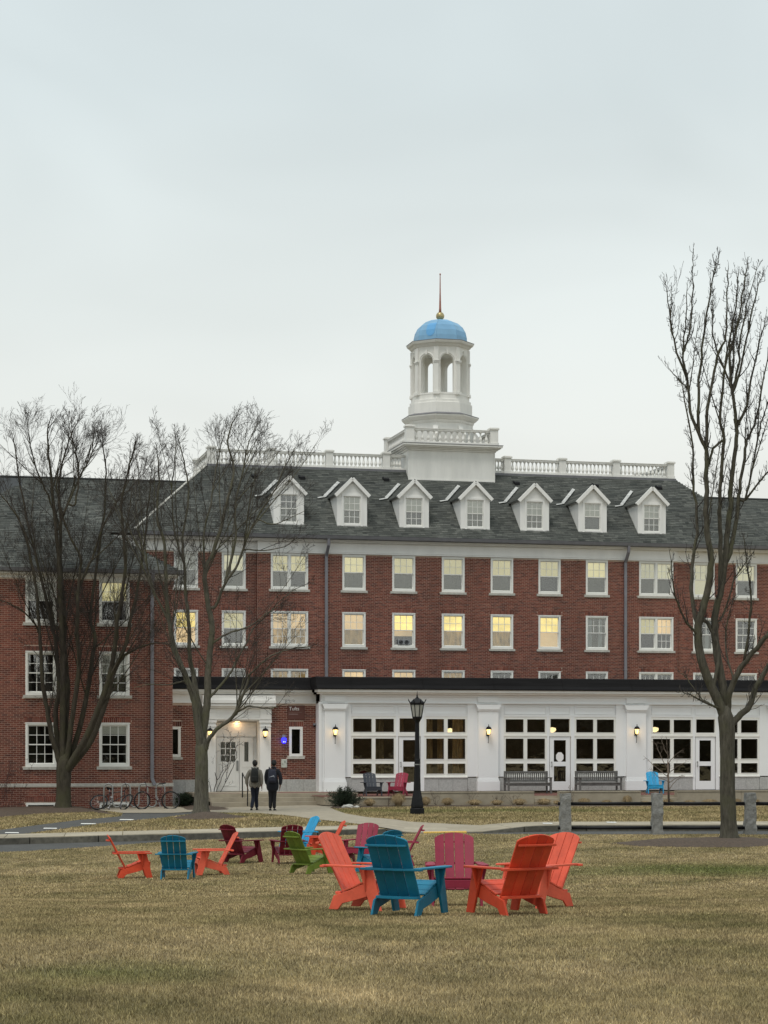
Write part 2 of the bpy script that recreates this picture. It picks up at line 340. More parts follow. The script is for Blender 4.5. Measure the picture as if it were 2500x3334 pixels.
def sheet(name, xs, ts, fy, fz, m):
    mb = MB(); n = len(xs)
    for t_ in ts:
        for x in xs:
            y = float(fy(x, t_)); mb.v.append((x, y, float(fz(x, y))))
    for j in range(len(ts) - 1):
        for i in range(n - 1):
            mb.f.append((j * n + i, j * n + i + 1, (j + 1) * n + i + 1, (j + 1) * n + i)); mb.m.append(0)
    o = put(mb, name, m, smooth=True, fix=False); tag(o, kind='structure'); return o
base = MB(); base.add([(-1500, -300, -1.2), (1500, -300, -1.2), (1500, 2500, -1.2), (-1500, 2500, -1.2)], [(0, 1, 2, 3)])
tag(put(base, 'ground', MT['soil'], fix=False), kind='structure')
xs = sorted(set([round(v, 3) for v in np.concatenate([np.linspace(-60, -20, 9), np.linspace(-20, 20, 81), np.linspace(20, 60, 9)])]))
sheet('lawn', xs, list(np.linspace(0, 1, 110)), lambda x, t_: -12 + t_ * (edgeY(x) + 12), g_near, MT['soil'])
sheet('road', xs, [0, .5, 1], lambda x, t_: edgeY(x) - 0.35 + t_ * (kerbY(x) + .02 - edgeY(x) + 0.35), lambda x, y: (g_near(x, edgeY(x)) - 0.035) + (kerbZ(x) - g_near(x, edgeY(x)) + 0.035) * min(1, max(0, (y - edgeY(x)) / max(0.2, kerbY(x) - edgeY(x)))), MT['asphalt'])
sheet('far_lawn', xs, [0, .004, .01, .018, .028, .04, .055, .075, .1, .14, .2, .3, .5, 1], lambda x, t_: kerbY(x) + 0.10 + t_ * (140 - kerbY(x)), lambda x, y: g_far(x, y), MT['soil'])
def root_struct(name):
    o = bpy.data.objects.new(name, None); COL.objects.link(o); tag(o, kind='structure'); ORG[o.name] = (0, 0, 0); return o
# kerb: one granite stone after another, sidewalk: one slab after another
kerb = root_struct('kerb'); walk = root_struct('sidewalk')
x = -15.0
while x < 15.5:
    l_ = random.uniform(1.7, 2.3); x1 = x + l_ - 0.025; n_ = 5; mb = MB()
    q = [x + (x1 - x) * i / n_ for i in range(n_ + 1)]
    for xx in q:
        k_ = float(kerbY(xx)); b_ = float(kerbZ(xx)); h_ = float(kerbH(xx)) + random.uniform(-.004, .004)
        mb.v += [(xx, k_ - .012, b_ - .1), (xx, k_ + .012, b_ + h_), (xx, k_ + .17, b_ + h_ + .004), (xx, k_ + .17, b_ - .1)]
    for i in range(n_):
        for j in range(4):
            mb.f.append((4 * i + j, 4 * i + 4 + j, 4 * i + 4 + (j + 1) % 4, 4 * i + (j + 1) % 4)); mb.m.append(0)
    mb.f += [(0, 1, 2, 3), tuple(4 * n_ + i for i in (3, 2, 1, 0))]; mb.m += [0, 0]
    put(mb, 'kerb_stone', MT['kerb'], kerb); x += l_
def walkW(X): return float(lerp_k(X, [-14, -5, 0, 4, 14], [1.75, 1.75, 2.0, 2.5, 2.6]))
x = -16.0
while x < 16:
    l_ = 1.5; mb = MB(); x1 = x + l_ - 0.018
    for xx in (x, (x + x1) / 2, x1):
        k_ = float(kerbY(xx)) + .185
        for y in (k_, k_ + walkW(xx) / 2, k_ + walkW(xx)):
            mb.v.append((xx + (y - k_) * -0.12, y, float(g_far(xx, y)) + .018))
    mb.v += [(v[0], v[1], v[2] - .08) for v in mb.v[:9]]
    for i in range(2):
        for j in range(2):
            a = i * 3 + j; mb.f.append((a, a + 3, a + 4, a + 1)); mb.m.append(0)
    rim = [0, 1, 2, 5, 8, 7, 6, 3]
    for i in range(8):
        a, b = rim[i], rim[(i + 1) % 8]; mb.f.append((a, b, b + 9, a + 9)); mb.m.append(0)
    put(mb, 'slab', MT['sidewalk'], walk); x += l_
POLYS = []
def drape(name, px, m, off, world=None, kind='structure', cuts=4, far=True, z=None):
    pts = world or [on_ground(a, b, far) for a, b in px]
    bm = bmesh.new(); bm.faces.new([bm.verts.new((p[0], p[1], 0)) for p in pts]); bmesh.ops.triangulate(bm, faces=bm.faces)
    for _ in range(cuts):
        es = [e_ for e_ in bm.edges if e_.calc_length() > 0.5]
        if not es: break
        bmesh.ops.subdivide_edges(bm, edges=es, cuts=1, use_grid_fill=True); bmesh.ops.triangulate(bm, faces=bm.faces)
    f = g_far if far else g_near
    for v in bm.verts: v.co.z = float(f(v.co.x, v.co.y)) + off + (z(v.co.x, v.co.y) if z else 0)
    bmesh.ops.recalc_face_normals(bm, faces=bm.faces)
    me = bpy.data.meshes.new(name); bm.to_mesh(me); bm.free(); me.materials.append(m)
    me.polygons.foreach_set('use_smooth', [True] * len(me.polygons))
    o = link(name, me); tag(o, kind=kind); POLYS.append(np.array([(p[0], p[1]) for p in pts])); return o
PATH = [(660, 2641), (720, 2632), (742, 2618), (1095, 2618), (1075, 2632), (1100, 2642), (1127, 2651), (1200, 2663), (1326, 2677), (1495, 2686), (1560, 2689), (1590, 2695), (1560, 2708), (1330, 2712), (1258, 2698), (1190, 2687), (1090, 2676), (1022, 2669), (937, 2657), (836, 2649), (680, 2647)]
drape('entrance_path', PATH, MT['concrete'], 0.020)
LANE = [(-120, 2722), (0, 2704), (105, 2690), (253, 2671), (392, 2659), (400, 2648), (560, 2649), (660, 2641), (680, 2647), (620, 2652), (506, 2667), (380, 2678), (211, 2699), (76, 2716), (0, 2722), (-120, 2735)]
drape('asphalt_path', LANE, MT['asphalt'], 0.012)
drape('bike_pad', [(295, 2637), (330, 2628), (560, 2628), (650, 2636), (620, 2646), (560, 2649), (400, 2649)], MT['concrete'], 0.028)
mk = root_struct('path_markings')
for k_, (a, b, c) in enumerate([(15, 62, 2714), (140, 186, 2699.5), (262, 312, 2684.5), (388, 436, 2671)]):
    mb = MB(); p = [on_ground(a, c + 1.2), on_ground(b, c + 1.6), on_ground(b - 2, c - 1.2), on_ground(a + 3, c - 1.6)]
    mb.add([(q.x, q.y, q.z + .024) for q in p], [(0, 1, 2, 3)]); put(mb, 'painted_dash', MT['paint_white'], mk)
for k_, (a, b, c) in enumerate([(1577, 1592, 2694.5), (1768, 1800, 2684), (1976, 2008, 2680.5)]):
    mb = MB(); p = [on_ground(a, c + 1.2), on_ground(b, c + 1.6), on_ground(b - 4, c - 1.2), on_ground(a - 3, c - 1.6)]
    mb.add([(q.x, q.y, q.z + .030) for q in p], [(0, 1, 2, 3)]); put(mb, 'painted_dash', MT['paint_white'], mk)
def mulch(name, pts, h, far=True):
    ps = [on_ground(a, b, far) for a, b in pts]; cx = sum(p.x for p in ps) / len(ps); cy = sum(p.y for p in ps) / len(ps)
    def ed(x, y):
        m_ = 9.0
        for a, b in zip(ps, ps[1:] + ps[:1]):
            dx, dy = b.x - a.x, b.y - a.y; t_ = max(0, min(1, ((x - a.x) * dx + (y - a.y) * dy) / (dx * dx + dy * dy + 1e-9))); m_ = min(m_, math.hypot(x - a.x - t_ * dx, y - a.y - t_ * dy))
        return m_
    return drape(name, None, MT['mulch'], 0.008, world=ps, cuts=5, far=far,
                 z=lambda x, y: h * float(smooth(ed(x, y) / .9)) + .012 * math.sin(x * 9) * math.sin(y * 7) * min(1, ed(x, y) * 3))
mulch('mulch_bed', [(-60, 2652), (0, 2662), (140, 2650), (300, 2645), (390, 2657), (330, 2640), (300, 2630), (200, 2622), (-60, 2624)], 0.12)
mulch('mulch_bed', [(560, 2662), (620, 2653), (700, 2650), (770, 2655), (815, 2662), (740, 2667), (640, 2670), (580, 2668)], 0.14)
mulch('mulch_bed', [(566, 2630), (600, 2624), (700, 2620), (748, 2628), (765, 2637), (700, 2640), (640, 2641), (580, 2640)], 0.08)
mulch('mulch_bed', [(1045, 2629), (1110, 2622), (1250, 2619), (1900, 2619), (2500, 2615), (2560, 2622), (2300, 2626), (1800, 2628), (1300, 2628), (1180, 2631), (1100, 2634)], 0.03)
mulch('mulch_bed', [(1985, 2746), (2100, 2736), (2300, 2731), (2520, 2731), (2560, 2750), (2420, 2760), (2250, 2759), (2080, 2756)], 0.10, far=False)
# dormant lawn grass, blade by blade
def inpoly(X, Y, poly):
    ins = np.zeros(len(X), bool); j = len(poly) - 1
    for i in range(len(poly)):
        xi, yi = poly[i]; xj, yj = poly[j]
        c = ((yi > Y) != (yj > Y)) & (X < (xj - xi) * (Y - yi) / (yj - yi + 1e-12) + xi); ins ^= c; j = i
    return ins
def blades(name, label, bands, far):
    P = []; Hh = []; Wd = []
    for y0, y1, dens, h0, h1, w in bands:
        area = 0.205 * (y1 * y1 - y0 * y0) + 3.0 * (y1 - y0); n = int(area * dens)
        Y = np.sqrt(RNG.uniform(y0 * y0, y1 * y1, n)); X = RNG.uniform(-1, 1, n) * (0.205 * Y + 1.5)
        keep = (Y > kerbY(X) + walkW_np(X) + .25) if far else (Y < edgeY(X) - .02)
        X, Y = X[keep], Y[keep]
        ok = np.ones(len(X), bool)
        for pl in POLYS: ok &= ~inpoly(X, Y, pl)
        X, Y = X[ok], Y[ok]
        if far:
            ok = Y < facadeY(X); X, Y = X[ok], Y[ok]
        Z = (g_far if far else g_near)(X, Y)
        P.append(np.stack([X, Y, Z], 1)); Hh.append(RNG.uniform(h0, h1, len(X)) * (0.75 + 0.5 * RNG.random(len(X)))); Wd.append(np.full(len(X), w))
    P = np.concatenate(P); Hh = np.concatenate(Hh); Wd = np.concatenate(Wd); n = len(P)
    a = RNG.uniform(0, 2 * np.pi, n); sd_ = np.stack([np.cos(a), np.sin(a), np.zeros(n)], 1) * (Wd * RNG.uniform(.6, 1.3, n))[:, None]
    b = RNG.uniform(0, 2 * np.pi, n); ln = np.abs(RNG.normal(0, 0.75, n)) * Hh
    tip = P + np.stack([np.cos(b) * ln, np.sin(b) * ln, Hh], 1)
    V = np.empty((n, 3, 3)); V[:, 0] = P - sd_; V[:, 1] = P + sd_; V[:, 2] = tip; V[:, :2, 2] -= .006
    me = bpy.data.meshes.new(name); me.vertices.add(3 * n); me.vertices.foreach_set('co', V.reshape(-1).astype(np.float32))
    me.loops.add(3 * n); me.loops.foreach_set('vertex_index', np.arange(3 * n, dtype=np.int32))
    me.polygons.add(n); me.polygons.foreach_set('loop_start', np.arange(0, 3 * n, 3, dtype=np.int32)); me.polygons.foreach_set('loop_total', np.full(n, 3, np.int32))
    me.update(calc_edges=True)
    at_ = me.attributes.new('tone', 'FLOAT', 'POINT'); at_.data.foreach_set('value', np.repeat(RNG.random(n) ** 1.25, 3).astype(np.float32))
    me.materials.append(MT['blade']); o = link(name, me); tag(o, label, 'grass', kind='stuff'); return o
def walkW_np(X): return lerp_k(X, [-14, -5, 0, 4, 14], [1.75, 1.75, 2.0, 2.5, 2.6])
def facadeY(X): return np.where(X < -9.0, 76.0, np.where(X < -2.0, 76.0, 76.3 + 0.25 * X))
blades('lawn_grass', 'short dormant brown grass of the wide lawn under the chairs', [(8.5, 14, 6000, .011, .028, .0030), (14, 21, 3800, .011, .028, .0040), (21, 31, 2000, .012, .028, .006), (31, 58, 700, .014, .03, .010)], False)
blades('lawn_grass', 'short dormant grass strip between sidewalk and building', [(57, 77, 320, .03, .055, .016)], True)
# ================================================================== buildings: one common frame (u along the facade, v into it, z up)
PHI = R(13.6); CU, SU = math.cos(PHI), math.sin(PHI); OY = 100.36
def FR(u, v, z=0): return Vector((u * CU - v * SU, OY + u * SU + v * CU, z))
def pf(x, y, v):
    a = (x - 1250) / FPX; t_ = (OY * CU + v) / (CU - a * SU)
    return (t_ * a * CU + (t_ - OY) * SU, EYE + (HY - y) / FPX * t_)
def pu(x, v): return pf(x, 0, v)[0]
def bthing(name, label, cat, u, v, z=0, group=None): return thing(name, label, cat, FR(u, v, z), PHI, group, org=(u, v, z))
V_WING, V_ENT, V_PAV = -18.45, -17.05, -18.1

def wall_grid(mb, u0, u1, z0, z1, v0, v1, holes, m=0):
    zs = sorted(set([z0, z1] + [min(max(z, z0), z1) for h in holes for z in h[2:4]]))
    for za, zb in zip(zs, zs[1:]):
        if zb - za < 1e-5: continue
        zm = (za + zb) / 2; cuts = sorted([(h[0], h[1]) for h in holes if h[2] < zm < h[3]]); c = u0
        for a, b in cuts:
            if a > c + 1e-5: mb.box(c, min(a, u1), v0, v1, za, zb, m)
            c = max(c, b)
        if c < u1 - 1e-5: mb.box(c, u1, v0, v1, za, zb, m)
BL, BH = 0.215, 0.072
def brick_rects(u0, u1, z0, z1, holes):
    res = []; k = 0; z = z0
    while z + BH <= z1 + .01:
        zc = z + BH / 2; off = (k % 2) * BL / 2
        cuts = sorted([(h[0], h[1]) for h in holes if h[2] < zc < h[3]]); segs = []; c = u0
        for a, b in cuts:
            if a > c: segs.append((c, min(a, u1)))
            c = max(c, b)
        if c < u1: segs.append((c, u1))
        for a, b in segs:
            i = math.floor((a - u0 - off) / BL)
            while u0 + off + i * BL < b:
                p = max(a, u0 + off + i * BL) + .007; q = min(b, u0 + off + (i + 1) * BL) - .007
                if q - p > .03: res.append((p, q, z + .008, z + BH - .008))
                i += 1
        z += BH; k += 1
    return res
def soldier(u0, u1, z0, h=0.21, flare=0.0):
    n = max(3, round((u1 - u0) / 0.075)); w = (u1 - u0) / n
    return [(u0 + i * w + .006, u0 + (i + 1) * w - .006, z0 + .006, z0 + h - .006) for i in range(n)]
FULL = None
def lay_bricks(parent, rects, v, key, depth=0.011, nmax=300):
    """bricks stand proud of the mortar; the best seen ones are objects of their own"""
    global FULL
    if FULL is None:
        mb = MB(); w, h = BL / 2 - .007, BH / 2 - .008
        mb.add([(-w, 0, -h), (w, 0, -h), (w, 0, h), (-w, 0, h), (-w, .012, -h), (w, .012, -h), (w, .012, h), (-w, .012, h)], [(0, 1, 2, 3), (0, 4, 5, 1), (1, 5, 6, 2), (2, 6, 7, 3), (3, 7, 4, 0)])
        FULL = mb.mesh('brick', [MT['brick']], fix=False)
    full = [r_ for r_ in rects if abs((r_[1] - r_[0]) - (BL - .014)) < .002 and abs((r_[3] - r_[2]) - (BH - .016)) < .002]
    full.sort(key=key); sel = set(full[:nmax]); og = ORG[parent.name]
    for r_ in full[:nmax]:
        link('brick', FULL, parent, ((r_[0] + r_[1]) / 2 - og[0], v - depth - random.uniform(0, .003) - og[1], (r_[2] + r_[3]) / 2 - og[2]))
    mb = MB()
    for r_ in rects:
        if r_ in sel: continue
        f = v - depth - random.uniform(0, .003); a, b, c, d = r_; g = v + .001
        mb.add([(a, f, c), (b, f, c), (b, f, d), (a, f, d), (a, g, c), (b, g, c), (b, g, d), (a, g, d)], [(0, 1, 2, 3), (0, 4, 5, 1), (1, 5, 6, 2), (2, 6, 7, 3), (3, 7, 4, 0)])
    o = put(mb, 'brickwork', MT['brick'], parent, fix=False); tag(o, kind='stuff'); return o
def shingle_slope(parent, p0, e_, s_, length, a_of, name='shingles', nind=0, key=None, expo=0.145, m=None):
    """laps courses of shingles up a slope: p0 lower corner, e_ along the eave, s_ up the slope, a_of(d) -> ends of the course at d"""
    p0 = Vector(p0); e_ = Vector(e_).normalized(); s_ = Vector(s_).normalized(); nn = e_.cross(s_).normalized()
    if nn.z < 0: nn = -nn
    tabs = []; d = 0
    while d < length - .02:
        a0, a1 = a_of(d + expo / 2); a = a0 - random.uniform(0, .25)
        while a < a1:
            w = random.uniform(.17, .42); x0, x1 = max(a, a0), min(a + w - .006, a1)
            if x1 - x0 > .03: tabs.append((x0, x1, d, min(d + expo * 1.25, length + .03), random.uniform(.014, .026)))
            a += w
        d += expo
    def geo(t_, mb, o=Vector((0, 0, 0))):
        x0, x1, d0, d1, h = t_
        q = [p0 + e_ * x + s_ * y + nn * z - o for x, y, z in ((x0, d0, h), (x1, d0, h), (x1, d1, .004), (x0, d1, .004), (x0, d0, 0), (x1, d0, 0))]
        mb.add(q, [(0, 1, 2, 3), (4, 5, 1, 0), (4, 0, 3), (5, 2, 1)])
    sel = set()
    if nind:
        cs = sorted(range(len(tabs)), key=lambda i: key(p0 + e_ * tabs[i][0] + s_ * tabs[i][2]))[:nind]; sel = set(cs); og = Vector(ORG[parent.name])
        for i in cs:
            mb = MB(); o = p0 + e_ * tabs[i][0] + s_ * tabs[i][2]; geo(tabs[i], mb, o)
            link('shingle', mb.mesh('shingle', [m or MT['shingle']], fix=False), parent, o - og)
    mb = MB()
    for i, t_ in enumerate(tabs):
        if i not in sel: geo(t_, mb)
    o = put(mb, name, m or MT['shingle'], parent, fix=False); tag(o, kind='stuff'); return o

CACHE = {}
def cbox(w, h, t_, m, name):
    k = (round(w, 3), round(h, 3), round(t_, 3), m, name)
    if k not in CACHE: CACHE[k] = MB().box(-w / 2, w / 2, 0, t_, 0, h).mesh(name, [MT[m]])
    return CACHE[k]
def window(parent, uc, z0, w, h, v, units, sill=True, cw=0.085, lights=(3, 2), sillh=0.11, name='window'):
    """a double-hung window; units = one entry for each pair of sashes: (upper backing, lower backing, lower lights)"""
    og = ORG[parent.name]; n = len(units); inner = []
    mb = MB(); b0 = 0.10
    mb.box(-w / 2, -w / 2 + cw, -.03, .12, 0, h); mb.box(w / 2 - cw, w / 2, -.03, .12, 0, h)
    mb.box(-w / 2 + cw, w / 2 - cw, -.028, .12, h - cw, h); mb.box(-w / 2 + cw, w / 2 - cw, -.04, .12, 0, b0)
    mb.box(-w / 2 - .006, w / 2 + .006, -.042, -.0305, h - .03, h + .012)
    iw = (w - 2 * cw - (n - 1) * .11) / n
    for i in range(n):
        a = -w / 2 + cw + i * (iw + .11); inner.append((a, a + iw))
        if i: mb.box(a - .11, a, -.025, .12, b0, h - cw)
    wo = put(mb, name, MT['frame'], parent, off=(0, 0, 0)); wo.location = (uc - og[0], v - og[1], z0 - og[2]); ORG[wo.name] = (0, 0, 0)
    if sill: put(MB().box(-w / 2 - .09, w / 2 + .09, -.075, .14, -sillh, -.003), 'sill', MT['stone'], wo)
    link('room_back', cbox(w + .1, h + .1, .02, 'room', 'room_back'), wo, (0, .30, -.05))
    zm = b0 + (h - cw - b0) * .5
    for (a, b), (up, lo, ll) in zip(inner, units):
        mid = (a + b) / 2
        for which, za, zb, y, grid in (('u', zm - .02, h - cw, .035, lights), ('l', b0, zm + .022, .075, ll)):
            s = MB(); fw = .042; nx, nz = grid; t_ = .034
            s.box(a, a + fw, y, y + t_, za, zb); s.box(b - fw, b, y, y + t_, za, zb); s.box(a + fw, b - fw, y, y + t_, za, za + fw); s.box(a + fw, b - fw, y, y + t_, zb - fw, zb)
            xa, xb, zc, zd = a + fw, b - fw, za + fw, zb - fw; mw = .022
            for i in range(1, nx): xx = xa + (xb - xa) * i / nx; s.box(xx - mw / 2, xx + mw / 2, y - .002, y + t_ - .004, zc, zd)
            for j in range(1, nz):
                zz = zc + (zd - zc) * j / nz
                for i in range(nx):
                    p = xa + (xb - xa) * i / nx + (mw / 2 if i else 0); q = xa + (xb - xa) * (i + 1) / nx - (mw / 2 if i < nx - 1 else 0)
                    s.box(p, q, y - .001, y + t_ - .005, zz - mw / 2, zz + mw / 2)
            put(s, 'sash', MT['frame'], wo)
            pw, ph = (xb - xa) / nx, (zd - zc) / nz
            for i in range(nx):
                for j in range(nz):
                    link('pane', cbox(pw - .012, ph - .012, .004, 'glass', 'pane'), wo, (xa + pw * (i + .5), y + .014, zc + ph * j + .006))
        if up: link('roller_shade', cbox(b - a, h - cw - zm, .012, up, 'roller_shade'), wo, (mid, .17, zm))  # yellow ones glow in place of sky mirrored in the upper sash
        if lo: link('curtain', cbox(b - a, zm - b0, .012, lo, 'curtain'), wo, (mid, .175, b0))  # glowing ones stand in for mirrored sky; the rest are curtains and screens
    return wo

# ------------------------------------------------------------------ main building
ZE, VE, ZT, VT = 12.20, -0.42, 16.05, 3.85
RUN = VT - VE; PITCH = (ZT - ZE) / RUN
UL_T = pu(676, VT); UR_T = pu(2196, VT); UL_E, UR_E = UL_T - RUN, UR_T + RUN
UB0, UB1 = pu(838, 0), pu(2205, 0)
main = bthing('brick_hall', 'long brick hall with white trim, seven dormers and balustraded slate-grey roof', 'building', (UB0 + UB1) / 2, 0)
cols = [(605, 1.14, 1), (760.5, 1.14, 1), (942, 1.80, 2), (1152, 1.14, 1), (1314, 1.14, 1), (1475, 1.14, 1), (1633.6, 1.14, 1), (1788.6, 1.14, 1), (1942.6, 1.14, 1), (2136, 1.80, 2), (2291, 1.14, 1), (2429, 1.14, 1), (2575, 1.14, 1)]
rowz = [11.41 - 1.70, 8.66 - 1.66, 5.92 - 1.66]; rowh = [1.70, 1.66, 1.66]
P1, S6 = (1, 1), (3, 2)
spec = {  # emissive backings in this table imitate sky reflected in the glass
 0: [('shade_dim', 'curtain', P1), ('shade_pale2', 'curtain', P1), ('shade_pale', 'curtain', P1), ('shade_pale', 'curtain', P1), ('shade_pale', 'curtain', P1), ('shade_pale', 'curtain', P1), ('shade_pale', 'curtain', P1), ('shade_pale', None, P1), ('shade_pale', 'curtain', P1), ('shade_pale2', 'curtain', P1), ('shade_pale2', 'shade_pale2', P1), ('shade_pale2', 'screen', P1), ('shade_pale', None, P1)],
 1: [('shade_bright', 'shade_peach', P1), ('shade_pale', None, P1), ('shade_peach', 'shade_amber', S6), ('shade_peach', 'shade_amber', P1), ('shade_bright', None, P1), ('shade_bright', 'shade_amber', P1), ('shade_bright', 'shade_amber', P1), ('shade_bright', 'shade_peach', P1), ('curtain', 'curtain', P1), ('shade_pale', None, P1), (None, 'curtain', P1), (None, None, S6), ('shade_pale', None, P1)],
 2: [(None, None, P1), (None, None, P1), ('shade_amber', None, P1), ('shade_peach', None, P1), ('shade_peach', None, P1), ('shade_amber', None, P1), (None, None, P1), (None, None, P1), (None, None, P1), (None, None, P1), (None, None, P1), (None, None, P1), (None, None, P1)]}
segs = [(UL_E + .5, UB0, .2), (UB0, UB1, 0.0), (UB1, UR_E + 9, .2)]
wl = {}
for si, (ua, ub, vv) in enumerate(segs):
    holes = []; lint = []; wins = []
    for ci, (px, w, n) in enumerate(cols):
        uc = pu(px, vv)
        if not (ua < uc < ub): continue
        for ri in range(3):
            holes.append((uc - w / 2 + .03, uc + w / 2 - .03, rowz[ri] + .01, rowz[ri] + rowh[ri] - .01))
            wins.append((uc, ri, w, n, ci))
            if ri: lint.append((uc - w / 2 - .05, uc + w / 2 + .05, rowz[ri] + rowh[ri] - .01, rowz[ri] + rowh[ri] + .20))
    mb = MB(); wall_grid(mb, ua, ub, 0, 11.44, vv, vv + .26, holes)
    wall = put(mb, 'wall', MT['mortar'], main)
    rects = brick_rects(ua, ub, 4.392, 11.42, holes + lint + [(h[0] - .12, h[1] + .12, h[2] - .13, h[2]) for h in holes])
    for l_ in lint: rects += soldier(l_[0], l_[1], l_[2] + .01, .2)
    tg = pf(1235, 1960, 0)
    lay_bricks(wall, rects, vv, lambda r_: (r_[0] - tg[0]) ** 2 + (r_[2] - tg[1]) ** 2, nmax=300 if si == 1 else 0)
    for uc, ri, w, n, ci in wins:
        s_ = spec[ri][ci]; un = [s_] * n
        if n == 2 and ri == 0 and ci == 2: un = [s_, ('shade_pale', None, P1)]
        if n == 2 and ri == 1 and ci == 9: un = [('shade_pale', None, P1), ('shade_peach', None, S6)]
        wo = window(main, uc, rowz[ri], w, rowh[ri], vv, un)
        if ri == 1 and ci in (8, 10):
            for sx in (-.3, .22): link('curtain', cbox(.2, 1.4, .012, 'curtain_white', 'curtain'), wo, (sx, .15, .12))
        if ri == 1 and ci == 4:
            link('roller_shade', cbox(.97, .30, .012, 'shade_peach', 'roller_shade'), wo, (0, .15, .56))  # glowing strip imitates the reflection above the fan
for s_, uu in ((-1, UB0), (1, UB1)):
    mb = MB()
    for k in range(98): mb.box(uu - .008 if s_ < 0 else uu, uu if s_ < 0 else uu + .008, .004, .199, 4.4 + k * BH, 4.4 + k * BH + BH - .014)
    put(mb, 'corner_bricks', MT['brick'], main, fix=False)
FANW = (pu(1314, 0), rowz[1])
# closed flanks and back of the block
mb = MB(); mb.box(UL_E + .5, UL_E + .8, .46, 13.5, 0, 11.44); mb.box(UR_E + 8.7, UR_E + 9, .46, 13.5, 0, 11.44); mb.box(UL_E + .5, UR_E + 9, 13.5, 13.8, 0, 11.44)
put(mb, 'rear_wall', MT['mortar'], main)
mb = MB()
for ua, ub, vv in segs:
    mb.box(ua - (.0), ub, vv - .05, vv + .3, 11.44, 11.98)
    mb.box(ua, ub, vv - .09, vv - .05, 11.44, 11.50); mb.box(ua, ub, vv - .075, vv - .05, 11.52, 11.56)
mb.box(UL_E + .3, UR_E + 9, -.20, .3, 11.98, 12.04); mb.box(UL_E + .2, UR_E + 9, -.30, .3, 12.04, 12.10)
mb.box(UL_E + .3, UL_E + .7, .3, 13.5, 11.44, 12.08)
put(mb, 'cornice', MT['trim'], main)
mb = MB(); mb.prism([(-.34, 12.085), (-.52, 12.12), (-.55, 12.27), (-.50, 12.27), (-.48, 12.16), (-.34, 12.13)], 'x', UL_E + .1, UR_E + 9)
mb.box(UL_E + .1, UR_E + 9, -.44, -.30, 12.13, 12.19)
put(mb, 'gutter', MT['gutter'], main)
for px in (1062, 2036):
    u = pu(px, -.1); mb = MB()
    for a, b in (((u + .05, -.46, 12.12), (u + .05, -.42, 11.80)), ((u + .05, -.42, 11.82), (u, -.11, 11.32)), ((u, -.11, 11.36), (u, -.11, 4.75))):
        mb.bar(a, b, .14, .11, up=(0, -1, 0.01))
    for z in (10.6, 8.2, 6.0): mb.box(u - .09, u + .09, -.17, 0, z, z + .04)
    put(mb, 'downpipe', MT['pipe'], main, bevel=.008)
# roof
SL = math.hypot(RUN, ZT - ZE); sdir = Vector((0, RUN, ZT - ZE)).normalized(); cosr = RUN / SL
roof = put(MB().add([(UL_E, VE, ZE), (UR_E, VE, ZE), (UR_T, VT, ZT), (UL_T, VT, ZT), (UL_E, 13.5 + .4, ZE), (UR_E, 13.5 + .4, ZE), (UR_T, 9.6, ZT), (UL_T, 9.6, ZT)], [(0, 1, 2, 3), (0, 3, 7, 4), (1, 5, 6, 2), (4, 7, 6, 5), (3, 2, 6, 7)]), 'roof', MT['roofsheet'], main)
tg2 = Vector((pu(1250, 1), 1, 13.5))
shingle_slope(roof, (UL_E, VE, ZE), (1, 0, 0), sdir, SL, lambda d: (d * cosr, UR_E - UL_E - d * cosr), nind=300, key=lambda p: abs(p.x - tg2.x) + 1.5 * abs(p.z - 12.8))
shingle_slope(roof, (UL_E, 13.9, ZE), (0, -1, 0), Vector((RUN, 0, ZT - ZE)), SL, lambda d: (d * cosr, 14.3 - d * cosr))
mb = MB(); mb.bar((UL_T - .1, VT - .1, ZT - .05), (UL_E + .2, VE + .2, ZE + .2), .13, .04, up=(-.4, -.4, 1))
put(mb, 'hip_flashing', MT['stone'], main)
# lower roofs to both sides
ZR = 15.10; VR = 3.3; sl2 = Vector((0, VR - (VE + .2), ZR - ZE)); L2 = sl2.length
for ua, ub in ((UL_E - 34, UL_E + RUN - .2), (UR_E - RUN + .6, UR_E + 9)):
    so = put(MB().add([(ua, VE + .2, ZE - .02), (ub, VE + .2, ZE - .02), (ub, VR, ZR - .02), (ua, VR, ZR - .02), (ub, 7.4, ZE), (ua, 7.4, ZE)], [(0, 1, 2, 3), (3, 2, 4, 5)]), 'side_roof', MT['roofsheet'], main)
    shingle_slope(so, (ua, VE + .2, ZE - .015), (1, 0, 0), sl2, L2, lambda d, a=ua, b=ub: (max(0, -17 - a), b - a))
    put(MB().box(max(ua, -18), ub, VR - .08, VR + .08, ZR - .03, ZR + .035), 'ridge_cap', MT['roofsheet'], so)
mb = MB(); mb.box(UL_E - 34, UL_E + .5, .2, .5, 4, 11.44); put(mb, 'rear_wing_wall', MT['brick'], main)
put(MB().box(UL_E - 34, UL_E + .29, .05, .5, 11.44, 11.98).box(UL_E - 34, UL_E + .29, -.1, .5, 11.98, 12.09), 'rear_wing_cornice', MT['trim'], main)
# low snow-guard strip on the left roof
p0, p1 = pf(0, 1672, 1.6), pf(92, 1674, 1.6); put(MB().box(p0[0], p1[0], 1.35, 1.40, p0[1] - .02, p0[1] + .09), 'snow_guard', MT['stone'], main)
